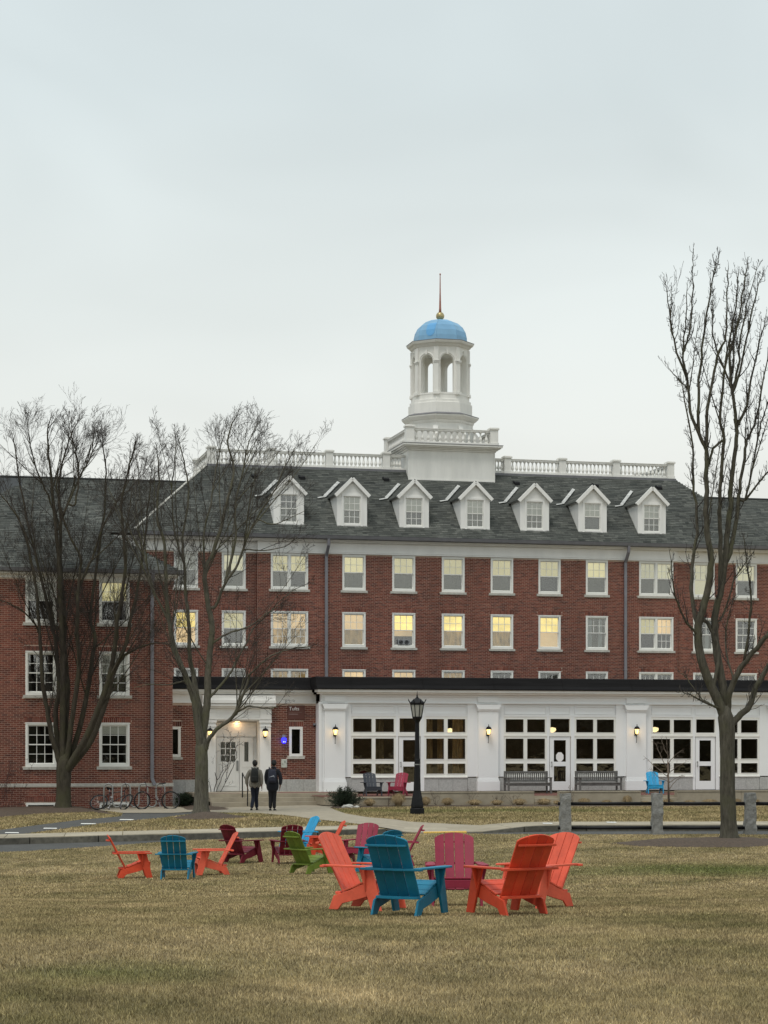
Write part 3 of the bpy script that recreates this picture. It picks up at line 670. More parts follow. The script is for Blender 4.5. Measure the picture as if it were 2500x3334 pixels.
# balustrade
def baluster_mesh(h=0.56, s=1.0):
    k = ('bal', h, s)
    if k not in CACHE:
        mb = MB(); mb.box(-.07 * s, .07 * s, -.07 * s, .07 * s, 0, .05); mb.box(-.065 * s, .065 * s, -.065 * s, .065 * s, h - .05, h)
        mb.lathe([(.05 * s, .05), (.04 * s, .08), (.078 * s, .16), (.082 * s, .21), (.055 * s, .30), (.038 * s, .38), (.034 * s, h - .11), (.055 * s, h - .09), (.042 * s, h - .07), (.05 * s, h - .05)], 8)
        CACHE[k] = mb.mesh('baluster', [MT['towerwhite']])
    return CACHE[k]
def balustrade(parent, pts, posts, z, nb, postw=.36, name='balustrade', hh=.78, last=True):
    """rails from point to point with posts and turned balusters"""
    mb = MB(); root = None; og = ORG[parent.name]; bals = []
    for (a, b), n in zip(zip(pts, pts[1:]), nb):
        a = Vector((*a, z)); b = Vector((*b, z))
        mb.bar(a + Vector((0, 0, .055)), b + Vector((0, 0, .055)), .22, .11); mb.bar(a + Vector((0, 0, .70)), b + Vector((0, 0, .70)), .20, .08); mb.bar(a + Vector((0, 0, .755)), b + Vector((0, 0, .755)), .25, .03)
        d = (b - a); l_ = d.length; d.normalize(); m0 = postw / 2 + .02
        for i in range(n):
            p = a + d * (m0 + (l_ - 2 * m0) * (i + .5) / n); bals.append(p + Vector((0, 0, .108)))
    root = put(mb, name, MT['towerwhite'], parent)
    for p in bals: link('baluster', baluster_mesh(), root, p - Vector(og))
    for p in posts:
        q = MB(); w = postw / 2; u, v = p
        q.box(u - w - .03, u + w + .03, v - w - .03, v + w + .03, z, z + .14); q.box(u - w, u + w, v - w, v + w, z + .14, z + .80); q.box(u - w - .05, u + w + .05, v - w - .05, v + w + .05, z + .80, z + .87); q.box(u - w - .02, u + w + .02, v - w - .02, v + w + .02, z + .87, z + .90)
        put(q, 'post', MT['towerwhite'], root)
    return root
VB = VT + .16
UA = UL_T + .2; UZ = UR_T - .2
pl = [UA] + [pu(x, VB) for x in (881, 1071, 1256)]; pr = [pu(x, VB) for x in (1650, 1829, 2004)] + [UZ]
TU0, TU1 = pf(1330, 1500, 3.26)[0], pf(1610, 1500, 3.26)[0]
balustrade(main, [(UA, VB + 4.6), (UA, VB)] + [(u, VB) for u in pl[1:]] + [(TU0 + .02, VB)], [(u, VB) for u in pl] + [(UA, VB + 4.6)], ZT + .02, [15, 12, 12, 12, 4])
balustrade(main, [(TU1 - .02, VB)] + [(u, VB) for u in pr] + [(UZ, VB + 4.6)], [(u, VB) for u in pr] + [(UZ, VB + 4.6)], ZT + .02, [3, 12, 12, 12, 15])
mb = MB(); mb.prism([(VT - .10, ZT - .10), (VT - .10, ZT + .03), (VT + .02, ZT + .03), (VT + .02, ZT - .10)], 'x', UL_T - .05, UR_T + .05)
mb.box(UL_T - .05, UL_T + .1, VT + .02, VT + 5, ZT - .1, ZT + .03)
put(mb, 'roof_edge', MT['gutter'], main)
# roof vents
for px, py in ((984, 1560), (1258, 1566), (1683, 1578), (1940, 1586), (2147, 1593), (830, 1556)):
    v = 2.4
    for _ in range(20):
        u, z = pf(px, py, v); v += ((z - ZE) / PITCH + VE - v) * .7
    mb = MB(); mb.prism([(v - .08, z - .02), (v - .08, z + .10), (v + .12, z + .19), (v + .2, z + .16)], 'x', u - .13, u + .13); mb.prism([(v - .02, z + .10), (v + .03, z + .20), (v + .15, z + .20)], 'x', u - .2, u - .13)
    put(mb, 'roof_vent', MT['black'], main)
# dormers
LEAD = mat('lead_flashing', (.50, .50, .48), .5, .3, 9)
VD = 0.28; ZD = ZE + (VD - VE) * PITCH - .04
dspec = [(None, 'curtain', S6), ('shade_dim', 'curtain', S6), ('shade_dim', None, S6), ('shade_dim', 'curtain', S6), ('shade_dim', 'curtain', S6), ('shade_dim', 'screen', P1), ('shade_dim', 'curtain', S6)]
for di, px in enumerate((940, 1146, 1348, 1547, 1740.5, 1929, 2122)):
    uc = pu(px, VD); og = ORG[main.name]; hw, he, ha = .74, 1.58, 2.30
    mb = MB(); a, b, zb, zt = -.42, .42, .14, 1.46
    mb.box(-hw, a, 0, .08, 0, he); mb.box(b, hw, 0, .08, 0, he); mb.box(a, b, 0, .08, 0, zb); mb.box(a, b, 0, .08, zt, he)
    mb.prism([(-hw, he), (hw, he), (0, ha)], 'y', .0, .08)
    for s in (-1, 1):
        mb.add([(s * (hw - .03), .08, 0), (s * (hw - .03), .08, he), (s * (hw - .03), .08 + he / PITCH, he), (s * (hw + .0), .08, 0), (s * hw, .08, he), (s * hw, .08 + he / PITCH, he)], [(0, 1, 2), (3, 5, 4), (0, 3, 4, 1), (1, 4, 5, 2), (2, 5, 3, 0)])
    mb.box(a - .10, a, -.03, 0, zb - .1, zt + .1); mb.box(b, b + .10, -.03, 0, zb - .1, zt + .1); mb.box(a, b, -.03, 0, zt, zt + .1)
    mb.box(-hw, hw, -.05, -.0, -.02, .035)
    dm = put(mb, 'dormer', MT['trim'], main, off=(0, 0, 0)); dm.location = (uc - og[0], VD - og[1], ZD - og[2]); ORG[dm.name] = (0, 0, 0)
    for s in (-1, 1):
        rr = MB(); A = Vector((0, -.13, ha + .07)); B = Vector((s * (hw + .12), -.13, he - .05)); C = Vector((s * (hw + .12), (he + .02) / PITCH, he - .05)); D = Vector((0, (ha + .1) / PITCH, ha + .07))
        rr.add([A, B, C, D, A - Vector((0, 0, .05)), B - Vector((0, 0, .05)), C - Vector((0, 0, .05)), D - Vector((0, 0, .05))], [(0, 1, 2, 3), (4, 7, 6, 5), (0, 4, 5, 1), (1, 5, 6, 2), (2, 6, 7, 3), (3, 7, 4, 0)])
        for i in range(7):
            f0, f1 = i / 7, (i + 1.2) / 7; q0, q1 = B.lerp(A, f0), B.lerp(A, min(1, f1)); r0, r1 = C.lerp(D, f0), C.lerp(D, min(1, f1)); up = Vector((0, 0, .022)); lo_ = Vector((0, 0, .004))
            rr.add([q0 + up, r0 + up, r1 + lo_, q1 + lo_, q0, r0], [(0, 1, 2, 3), (4, 5, 1, 0)])
        put(rr, 'dormer_roof', MT['shingle'], dm)
        tr = MB(); tr.bar((0, -.10, ha - .0), (s * (hw + .10), -.10, he - .12), .16, .13, up=(0, -1, 0)); put(tr, 'rake_board', MT['trim'], dm)
    fl = MB(); fl.bar((-hw - .26, (he - .09) / PITCH, he + .05), (-.10, (ha + .03) / PITCH, ha + .17), .15, .03, up=(0, -.7, .7)); fl.bar((-hw - .62, (he - .17) / PITCH, he - .04), (-hw - .2, (he - .09) / PITCH, he + .04), .07, .025, up=(0, -.7, .7))
    put(fl, 'flashing', LEAD, dm)
    up, lo, ll = dspec[di]; n_ = [(up, lo, ll)]
    s = MB(); w, h = .84, zt - zb
    for (za, zb_, y, grid) in ((zb + h * .5 - .02, zt, .03, S6), (zb, zb + h * .5 + .02, .05, ll)):
        fw = .045; t_ = .03; nx, nz = grid
        s.box(a, a + fw, y, y + t_, za, zb_); s.box(b - fw, b, y, y + t_, za, zb_); s.box(a + fw, b - fw, y, y + t_, za, za + fw); s.box(a + fw, b - fw, y, y + t_, zb_ - fw, zb_)
        xa, xb, zc, zd = a + fw, b - fw, za + fw, zb_ - fw
        for i in range(1, nx): xx = xa + (xb - xa) * i / nx; s.box(xx - .012, xx + .012, y - .002, y + t_ - .005, zc, zd)
        for j in range(1, nz): zz = zc + (zd - zc) * j / nz; s.box(xa, xb, y + .001, y + t_ - .007, zz - .012, zz + .012)
        pw, ph = (xb - xa) / nx, (zd - zc) / nz
        for i in range(nx):
            for j in range(nz): link('pane', cbox(pw - .014, ph - .014, .004, 'glass', 'pane'), dm, (xa + pw * (i + .5), y + .014, zc + ph * j + .007))
    put(s, 'sash', MT['frame'], dm)
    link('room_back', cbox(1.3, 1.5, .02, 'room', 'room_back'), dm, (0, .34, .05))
    if up: link('roller_shade', cbox(.84, h * .5, .012, up, 'roller_shade'), dm, (0, .18, zb + h * .5))
    if lo: link('curtain', cbox(.84, h * .5, .012, lo, 'curtain'), dm, (0, .185, zb))

# ------------------------------------------------------------------ cupola
TS = TU1 - TU0; TC = ((TU0 + TU1) / 2, 3.26 + TS / 2)
cup = bthing('cupola', 'white octagonal cupola with arched openings and blue dome on the roof', 'cupola', TC[0], TC[1], 15.3)
og = ORG[cup.name]; TW = MT['towerwhite']; cx, cy = TC
hs = TS / 2
mb = MB(); mb.box(cx - hs, cx + hs, cy - hs, cy + hs, 15.2, 17.02)
mb.box(cx - .03, cx + .03, cy - hs - .02, cy - hs, 15.6, 17.0)
for s in (-1, 1): mb.box(cx + s * hs - (.05 if s > 0 else 0.02), cx + s * hs + (.02 if s > 0 else .05), cy - hs - .02, cy - hs, 15.5, 17.0)
mb.box(cx - hs, cx + hs, cy - hs - .025, cy - hs, 15.53, 15.60)
put(mb, 'base', TW, cup)
mb = MB()
for o_, za, zb in ((.06, 17.02, 17.10), (.14, 17.10, 17.17), (.25, 17.17, 17.24), (.34, 17.24, 17.33)): mb.box(cx - hs - o_, cx + hs + o_, cy - hs - o_, cy + hs + o_, za, zb)
put(mb, 'base_cornice', TW, cup)
put(MB().box(cx - hs - .36, cx + hs + .36, cy - hs - .36, cy + hs + .36, 17.33, 17.355), 'flat_roof', MT['gutter'], cup)
hb = hs - .05
cb = [(cx - hb, cy - hb), (cx + hb, cy - hb), (cx + hb, cy + hb), (cx - hb, cy + hb)]
balustrade(cup, cb + [cb[0]], cb, 17.36, [13, 13, 13, 13], .40)
A8 = math.pi / 8
def oct_(prof, name, m, sm=False):
    mb = MB(); mb.lathe(prof, 8, (cx, cy), A8); return put(mb, name, m, cup)
oct_([(1.68, 17.36), (1.68, 18.62)], 'lower_drum', TW)
oct_([(1.70, 18.58), (1.74, 18.66), (1.74, 18.70), (1.86, 18.78), (1.90, 18.82), (1.98, 18.90), (1.98, 18.96)], 'drum_cornice', TW)
oct_([(2.0, 18.96), (2.0, 18.985), (1.6, 19.12)], 'drum_flashing', MT['gutter'])
oct_([(1.645, 19.0), (1.645, 19.62), (1.58, 19.64), (1.58, 19.78), (1.50, 19.80), (1.50, 20.06)], 'upper_drum', TW)
for k in range(8):      # scroll brackets round the lower drum
    t_ = A8 * 2 * k + A8; d = Vector((math.cos(t_), math.sin(t_), 0)); n_ = Vector((-d.y, d.x, 0)); q = MB(); c = Vector((cx, cy, 0)); prof = [(1.62, 17.5), (2.0, 17.5), (2.0, 17.95), (1.90, 18.12), (1.78, 18.2), (1.70, 18.42), (1.62, 18.42)]
    vs = [c + d * r_ + n_ * s + Vector((0, 0, z)) for s in (-.13, .13) for r_, z in prof]; m_ = len(prof)
    q.add(vs, [tuple(range(m_)), tuple(range(m_, 2 * m_))[::-1]] + [(i, (i + 1) % m_, m_ + (i + 1) % m_, m_ + i) for i in range(m_)]); put(q, 'bracket', TW, cup)
AP = 1.36; side = 2 * AP * math.tan(A8); Z0, Z1, ZS = 20.06, 22.40, 21.72; ow = .35
for k in range(8):
    t_ = A8 * 2 * k; d = Vector((math.cos(t_), math.sin(t_), 0)); n_ = Vector((-d.y, d.x, 0)); c = Vector((cx, cy, 0)); q = MB()
    arch = [(-ow, Z0 + .05)] + [(-ow * math.cos(i * math.pi / 12), ZS + ow * math.sin(i * math.pi / 12)) for i in range(13)] + [(ow, Z0 + .05)]
    rect = [(-side / 2, Z0 + .05)] + [(max(-side / 2, min(side / 2, -math.cos(i * math.pi / 12) * side)), ZS + (Z1 - ZS) * min(1, math.sin(i * math.pi / 12) * 1.6)) for i in range(13)] + [(side / 2, Z0 + .05)]
    m_ = len(arch)
    P = lambda s, z, r_: c + d * r_ + n_ * s + Vector((0, 0, z))
    vs = [P(s, z, AP) for s, z in arch] + [P(s, z, AP) for s, z in rect] + [P(s, z, AP - .26) for s, z in arch] + [P(s, z, AP - .26) for s, z in rect]
    fs = []
    for i in range(m_ - 1):
        fs += [(i, i + 1, m_ + i + 1, m_ + i), (2 * m_ + i, 3 * m_ + i, 3 * m_ + i + 1, 2 * m_ + i + 1), (i, 2 * m_ + i, 2 * m_ + i + 1, i + 1)]
    q.add(vs, fs); 
    q.obox(c + d * (AP - .12) + Vector((0, 0, Z0 + .02)), (n_, d, (0, 0, 1)), (side / 2, .16, .045))
    rim = [P(s * 1.22, ZS + (z - ZS) * 1.22 if z > ZS else z, AP + .03) for s, z in arch[1:-1]]
    q.tube([P(-ow * 1.22, Z0 + .1, AP + .0)] + [r_ - d * .03 for r_ in rim] + [P(ow * 1.22, Z0 + .1, AP)], .035, 5)
    q.obox(P(0, ZS + ow + .10, AP + .03), (n_, d, (0, 0, 1)), (.05, .05, .12))
    put(q, 'arched_bay', TW, cup)
    t2 = t_ + A8; d2 = Vector((math.cos(t2), math.sin(t2), 0)); n2 = Vector((-d2.y, d2.x, 0)); rv = AP / math.cos(A8); q = MB()
    for hw, za, zb, r_ in ((.17, 20.02, 20.16, .06), (.115, 20.16, 21.62, .02), (.14, 21.62, 21.66, .05), (.155, 21.68, 21.74, .07), (.115, 21.74, 22.40, .02)): q.obox(c + d2 * (rv - .09 + r_) + Vector((0, 0, (za + zb) / 2)), (n2, d2, (0, 0, 1)), (hw, .12, (zb - za) / 2))
    put(q, 'pier', TW, cup)
oct_([(1.46, 22.30), (1.48, 22.44), (1.54, 22.48), (1.60, 22.56), (1.70, 22.62), (1.74, 22.70), (1.74, 22.74)], 'upper_cornice', TW)
oct_([(1.20, 22.28), (1.20, 22.34)], 'ceiling', TW)
oct_([(1.76, 22.74), (1.76, 22.765), (1.40, 22.84)], 'cornice_flashing', MT['gutter'])
dome = put(MB().lathe([(1.36, 22.78), (1.30, 23.3), (1.0, 23.72), (.35, 23.96)], 8, (cx, cy), A8), 'dome', MT['domedark'], cup)
prof = [(1.385, 22.80), (1.375, 23.06), (1.31, 23.34), (1.17, 23.60), (.92, 23.82), (.56, 23.97), (.10, 24.03)]
for k in range(8):
    for j in range(len(prof) - 1):
        q = MB(); t0, t1 = A8 + A8 * 2 * k, A8 + A8 * 2 * (k + 1); (r0, z0), (r1, z1) = prof[j], prof[j + 1]
        a, b, c, d = [Vector((cx + r_ * math.cos(t_), cy + r_ * math.sin(t_), z)) for r_, t_, z in ((r0, t0, z0), (r0, t1, z0), (r1, t1, z1), (r1, t0, z1))]
        i_ = Vector((cx, cy, 22.6)); ins = [(p - i_).normalized() * -.02 + p for p in (a, b, c, d)]; ce = (a + b + c + d) / 4
        a, b, c, d = [p + (ce - p).normalized() * .006 for p in (a, b, c, d)]
        q.add([a, b, c, d] + ins, [(0, 1, 2, 3), (0, 4, 5, 1), (1, 5, 6, 2), (2, 6, 7, 3), (3, 7, 4, 0)]); put(q, 'dome_panel', MT['dome'], dome)
# fresh dark patch of paint on one facet of the dome
t_ = A8 * 2 * 5; q = MB(); dv = Vector((math.cos(t_), math.sin(t_), 0)); nv = Vector((-dv.y, dv.x, 0)); outl = []
def dome_r(z): return np.interp(z, [p[1] for p in prof], [p[0] for p in prof]) * math.cos(A8)
pts_ = [(.16 + .26 * sx, z) for sx, z in ((.1, 23.0), (-.45, 23.03), (-.85, 23.14), (-1, 23.3), (-1, 23.5), (-.95, 23.68))] + [(.16 + .26 * sx, z) for sx, z in ((.95, 23.68), (1, 23.5), (1, 23.3), (.9, 23.14), (.5, 23.03))]
rows_ = [(23.0, .15), (23.03, .48), (23.14, .88), (23.34, 1.0), (23.60, 1.0), (23.70, .95)]
for z, hw in rows_:
    for s in (-1, 1): q.v.append(tuple(Vector((cx, cy, z)) + dv * (float(dome_r(z)) + .012) + nv * (.15 + .26 * hw * s)))
for i in range(len(rows_) - 1): q.f.append((2 * i, 2 * i + 1, 2 * i + 3, 2 * i + 2)); q.m.append(0)
put(q, 'paint_patch', MT['domedark'], dome)
mb = MB(); mb.lathe([(.02, 24.02)] + [(.215 * math.sin(i * math.pi / 12), 24.235 - .215 * math.cos(i * math.pi / 12)) for i in range(1, 12)] + [(.02, 24.45)], 20, (cx, cy)); put(mb, 'gilded_ball', MT['gold'], cup, smooth=True)
mb = MB(); mb.lathe([(.075, 24.42), (.06, 24.6), (.035, 25.4), (.022, 26.32), (.022, 26.33)], 8, (cx, cy)); mb.lathe([(.01, 26.31), (.04, 26.35), (.04, 26.39), (.01, 26.43)], 8, (cx, cy)); put(mb, 'spire', MT['copper'], cup, smooth=True)
# ------------------------------------------------------------------ left wing
UW = pu(562, V_WING); UW0 = UW - 11.0
wing = bthing('brick_wing', 'brick wing with hipped shingle roof behind the big bare trees', 'building', (UW + UW0) / 2, V_WING)
wz = [1.45, 4.14, 6.85]; wh = [1.65, 1.64, 1.66]
wspec = {0: [(None, None, S6), (None, None, S6)], 1: [(None, None, S6), ('shade_dim', 'curtain', S6)], 2: [('shade_dim', None, P1), ('shade_pale', None, P1)]}
holes, lint, wins = [], [], []
for ci, px in enumerate((133, 372)):
    uc = pu(px, V_WING); w = 1.15
    for ri in range(3):
        holes.append((uc - w / 2 + .03, uc + w / 2 - .03, wz[ri] + .01, wz[ri] + wh[ri] - .01)); wins.append((uc, ri, ci))
        if ri < 2: lint.append((uc - w / 2 - .05, uc + w / 2 + .05, wz[ri] + wh[ri] - .01, wz[ri] + wh[ri] + .20))
    lint.append((uc - .62, uc + .62, .12, .33)); holes.append((uc - .55, uc + .55, -.22, .10))
mb = MB(); wall_grid(mb, UW0, UW, -.5, 8.52, V_WING, V_WING + .26, holes)
mb.box(UW - .26, UW, V_WING + .26, .1, -.5, 8.52); mb.box(UW0, UW0 + .26, V_WING + .26, .1, -.5, 8.52)
wall = put(mb, 'wall', MT['mortar'], wing)
rects = brick_rects(UW0 + 3.2, UW, .83, 8.50, holes + lint + [(h[0] - .12, h[1] + .12, h[2] - .13, h[2]) for h in holes]) + brick_rects(UW0 + 3.2, UW, -.34, .69, holes + lint)
for l_ in lint: rects += soldier(l_[0], l_[1], l_[2] + .01, .2)
tg = pf(455, 2330, V_WING)
lay_bricks(wall, rects, V_WING, lambda r_: (r_[0] - tg[0]) ** 2 + (r_[2] - tg[1]) ** 2)
put(MB().box(UW0, UW + .03, V_WING - .05, V_WING + .05, .70, .82), 'string_course', MT['stone'], wing)
for uc, ri, ci in wins:
    wo = window(wing, uc, wz[ri], 1.15, wh[ri], V_WING, [wspec[ri][ci]])
    if (ri, ci) == (0, 1): link('roller_shade', cbox(.97, .32, .012, 'shade_dim', 'roller_shade'), wo, (0, .16, 1.22))
for px in (133, 372):
    uc = pu(px, V_WING); q = MB(); q.box(-.55, .55, .0, .06, 0, .09); q.box(-.55, .55, .0, .06, .24, .32); q.box(-.55, -.48, 0, .06, .09, .24); q.box(.48, .55, 0, .06, .09, .24)
    bw = put(q, 'basement_window', MT['frame'], wing, off=(0, 0, 0)); o3 = ORG[wing.name]; bw.location = (uc - o3[0], V_WING - o3[1], -.22); ORG[bw.name] = (0, 0, 0)
    link('pane', cbox(.96, .15, .004, 'glass', 'pane'), bw, (0, .03, .09)); link('room_back', cbox(1.1, .3, .02, 'room', 'room_back'), bw, (0, .2, .02))
mb = MB(); mb.box(UW0, UW + .02, V_WING - .05, V_WING + .28, 8.52, 8.66); mb.box(UW0, UW + .22, V_WING - .25, V_WING + .3, 8.66, 8.72); mb.box(UW + .02 - .28, UW + .05, V_WING + .28, 0, 8.52, 8.66); mb.box(UW - .28, UW + .25, V_WING + .3, 0, 8.66, 8.72)
put(mb, 'cornice', MT['trim'], wing)
put(MB().prism([(V_WING - .26, 8.725), (V_WING - .42, 8.75), (V_WING - .45, 8.88), (V_WING - .40, 8.88), (V_WING - .38, 8.80), (V_WING - .26, 8.78)], 'x', UW0, UW + .42), 'gutter', MT['gutter'], wing)
wp = .66; hwid = (UW - UW0) / 2 + .35; zr = 8.80 + wp * hwid; um = (UW + UW0) / 2; e0, e1, ve = UW0 - .35, UW + .35, V_WING - .38
wr = put(MB().add([(e0, ve, 8.80), (e1, ve, 8.80), (um, ve + hwid, zr), (um, 1, zr), (e0, 1, 8.8), (e1, 1, 8.8)], [(0, 1, 2), (1, 5, 3, 2), (0, 2, 3, 4)]), 'roof', MT['roofsheet'], wing)
sl = Vector((0, 1, wp)); ln = hwid * math.hypot(1, wp); cr_ = 1 / math.hypot(1, wp)
shingle_slope(wr, (e0, ve, 8.805), (1, 0, 0), sl, ln - .1, lambda d: (d * cr_, 2 * hwid - d * cr_), nind=300, key=lambda p: -p.x * .2 + p.z)
shingle_slope(wr, (e1, ve, 8.805), (0, 1, 0), Vector((-1, 0, wp)), ln - .1, lambda d: (d * cr_, 18))
u = pu(495, V_WING - .1); mb = MB(); mb.bar((u, V_WING - .40, 8.76), (u, V_WING - .34, 8.5), .13, .10, up=(0, -1, 0)); mb.bar((u, V_WING - .36, 8.55), (u, V_WING - .09, 8.15), .13, .10, up=(0, -1, .01)); mb.bar((u, V_WING - .09, 8.2), (u, V_WING - .09, .98), .13, .10, up=(0, -1, .01)); mb.bar((u, V_WING - .09, 1.0), (u + .1, V_WING - .13, .74), .13, .10, up=(0, -1, .01))
for z in (6.4, 3.9, 1.4): mb.box(u - .09, u + .09, V_WING - .15, V_WING, z, z + .04)
put(mb, 'downpipe', MT['pipe'], wing, bevel=.008)

# ------------------------------------------------------------------ entrance block
UE0, UE1 = UW - .6, pu(1088.5, V_PAV) - .522
ent = bthing('entrance_block', 'single-storey brick entrance block with white doorway between wing and pavilion', 'building', (UE0 + UE1) / 2, V_ENT)
def ew(xa, xb, ya, yb):
    a, z1 = pf(xa, ya, V_ENT); b, z0 = pf(xb, yb, V_ENT); return a, b, z0, z1
W1 = ew(941, 985, 2366, 2462); W0 = ew(544, 588, 2366, 2464); DS = ew(664, 879, 2300, 2580)
ZB = .93
holes = [(W1[0] + .02, W1[1] - .02, W1[2] + .01, W1[3] - .01), (W0[0] + .02, W0[1] - .02, W0[2] + .01, W0[3] - .01), (DS[0] + .1, DS[1] - .1, .3, 3.55)]
mb = MB(); wall_grid(mb, UE0, UE1, .2, 3.9, V_ENT, V_ENT + .25, holes); wall = put(mb, 'wall', MT['mortar'], ent)
lint = [(w[0] - .03, w[1] + .03, w[3], w[3] + .22) for w in (W0, W1)]
rects = brick_rects(UE0, UE1, ZB, 3.86, holes + lint + [(w[0] - .08, w[1] + .08, w[2] - .12, w[2]) for w in (W0, W1)] + [(DS[0], DS[1], 0, 4)])
for l_ in lint: rects += soldier(l_[0], l_[1], l_[2] + .01, .2)
tg = pf(900, 2430, V_ENT); lay_bricks(wall, rects, V_ENT, lambda r_: (r_[0] - tg[0]) ** 2 + (r_[2] - tg[1]) ** 2)
for w in (W0, W1):
    q = MB(); uw, hh = w[1] - w[0], w[3] - w[2]; f = .10
    q.box(-uw / 2, -uw / 2 + f, -.03, .1, 0, hh); q.box(uw / 2 - f, uw / 2, -.03, .1, 0, hh); q.box(-uw / 2 + f, uw / 2 - f, -.028, .1, 0, f); q.box(-uw / 2 + f, uw / 2 - f, -.028, .1, hh - f, hh)
    wo = put(q, 'window', MT['frame'], ent, off=(0, 0, 0)); o3 = ORG[ent.name]; wo.location = ((w[0] + w[1]) / 2 - o3[0], V_ENT - o3[1], w[2]); ORG[wo.name] = (0, 0, 0)
    link('pane', cbox(uw - 2 * f + .01, hh - 2 * f + .01, .005, 'glassdark', 'pane'), wo, (0, .05, f)); link('room_back', cbox(uw + .1, hh + .1, .02, 'room', 'room_back'), wo, (0, .3, -.05))
    put(MB().box(-uw / 2 - .07, uw / 2 + .07, -.07, .1, -.11, -.003), 'sill', MT['stone'], wo)
# granite base in blocks
u = DS[1] + .02; bl = []
for w_ in (.62, .68, .70, .60):
    if u + .2 < UE1: put(MB().box(u, min(u + w_ - .008, UE1), V_ENT - .04, V_ENT - .001, .42, ZB - .01), 'base_block', MT['granite'], ent, bevel=.004)
    u += w_
for a, b in ((UE0, DS[0] - .75), (DS[0] - .742, DS[0] - .02)): put(MB().box(a, b, V_ENT - .04, V_ENT - .001, -.1, ZB - .01), 'base_block', MT['granite'], ent, bevel=.004)
put(MB().box(UE0, UE1, V_ENT - .05, V_ENT + .25, 3.90, 4.26).box(UE0, UE1, V_ENT - .08, V_ENT - .05, 3.90, 3.95).box(UE0, UE1 - .13, V_ENT - .20, V_ENT + .25, 4.26, 4.34).box(UE0, UE1 - .21, V_ENT - .30, V_ENT + .25, 4.34, 4.43), 'cornice', MT['trim'], ent)
put(MB().prism([(V_ENT - .36, 4.434), (V_ENT - .36, 4.47), (V_ENT - .22, 4.60), (V_ENT - .10, 4.90), (V_ENT - .02, 4.93), (0, 4.93), (0, 4.434)], 'x', UE0, UE1 - .255), 'fascia_roof', MT['fascia'], ent)
put(MB().box(W0[1] - .62, W0[1] - .42, V_ENT - .055, V_ENT - .04, 4.06, 4.2), 'vent', MT['black'], ent)
# doorway
DC = (DS[0] + DS[1]) / 2; J0, J1 = pf(702, 0, V_ENT)[0], pf(842, 0, V_ENT)[0]
sur = MB()
for a, b in ((DS[0], J0 - .02), (J1 + .02, DS[1])):
    sur.box(a, b, V_ENT - .18, V_ENT + .1, .45, 3.24); sur.box(a - .02, b + .02, V_ENT - .20, V_ENT + .1, .45, .62); sur.box(a - .015, b + .015, V_ENT - .195, V_ENT + .1, 2.98, 3.03); sur.box(a - .03, b + .03, V_ENT - .21, V_ENT + .1, 3.14, 3.24)
    sur.box(a + .0, b - .0, V_ENT - .21, V_ENT - .02, 3.27, 3.68)
sur.box(DS[0] - .03, DS[1] + .03, V_ENT - .17, V_ENT + .1, 3.245, 3.70); sur.box(DS[0] + .3, DS[1] - .3, V_ENT - .19, V_ENT - .17, 3.27, 3.33); sur.box(DS[0] + .3, DS[1] - .3, V_ENT - .185, V_ENT - .17, 3.36, 3.40)
sur.box(DS[0] - .10, DS[1] + .10, V_ENT - .27, V_ENT + .1, 3.70, 3.78); sur.box(DS[0] - .17, DS[1] + .17, V_ENT - .36, V_ENT + .1, 3.78, 3.88)
sur.box(DS[0] - .10, DS[1] + .16, V_ENT - .40, V_ENT - .1, 3.895, 4.02); sur.box(DS[0] - .10, DS[1] + .16, V_ENT - .34, V_ENT - .1, 4.02, 4.2)
sur.box(J0 - .12, J0, V_ENT + .0, V_ENT + .55, .45, 3.24); sur.box(J1, J1 + .12, V_ENT, V_ENT + .55, .45, 3.24); sur.box(J0, J1, V_ENT - .1, V_ENT + .55, 3.20, 3.26); sur.box(J0 - .1, J1 + .1, V_ENT + .53, V_ENT + .6, .4, 3.3)
put(sur, 'door_surround', MT['trim'], ent)
VDOOR = V_ENT + .45
def dp(xa, xb, ya, yb):
    a, z1 = pf(xa, ya, VDOOR); b, z0 = pf(xb, yb, VDOOR); return a, b, z0, z1
hd = MB(); hd.box(J0 + .03, J1 - .03, VDOOR - .03, VDOOR + .04, 2.60, 3.16); hd.box(J0, J1, VDOOR - .05, VDOOR - .03, 3.08, 3.16); put(hd, 'transom_panel', MT['trim'], ent)
L_ = dp(704, 778, 2385, 2580); G = dp(717.6, 766, 2416, 2479.5)
q = MB(); wall_grid(q, L_[0], L_[1], .47, 2.57, VDOOR - .02, VDOOR + .03, [G]); 
q.box(L_[0] + .13, L_[1] - .13, VDOOR - .035, VDOOR - .02, .66, .70); q.box(L_[0] + .13, L_[0] + .16, VDOOR - .035, VDOOR - .02, .70, 1.45); q.box(L_[1] - .16, L_[1] - .13, VDOOR - .035, VDOOR - .02, .70, 1.45)
for i in (1, 2): xx = G[0] + (G[1] - G[0]) * i / 3; q.box(xx - .018, xx + .018, VDOOR - .018, VDOOR + .02, G[2], G[3])
for i in (1, 2): zz = G[2] + (G[3] - G[2]) * i / 3; q.box(G[0], G[1], VDOOR - .016, VDOOR + .018, zz - .018, zz + .018)
dr = put(q, 'door', MT['trim'], ent)
for i in range(3):
    for j in range(3):
        pw, ph = (G[1] - G[0]) / 3, (G[3] - G[2]) / 3; put(MB().box(G[0] + pw * i + .017, G[0] + pw * (i + 1) - .017, VDOOR + .0, VDOOR + .004, G[2] + ph * j + .017, G[2] + ph * (j + 1) - .017), 'pane', MT['glassdark'], dr)
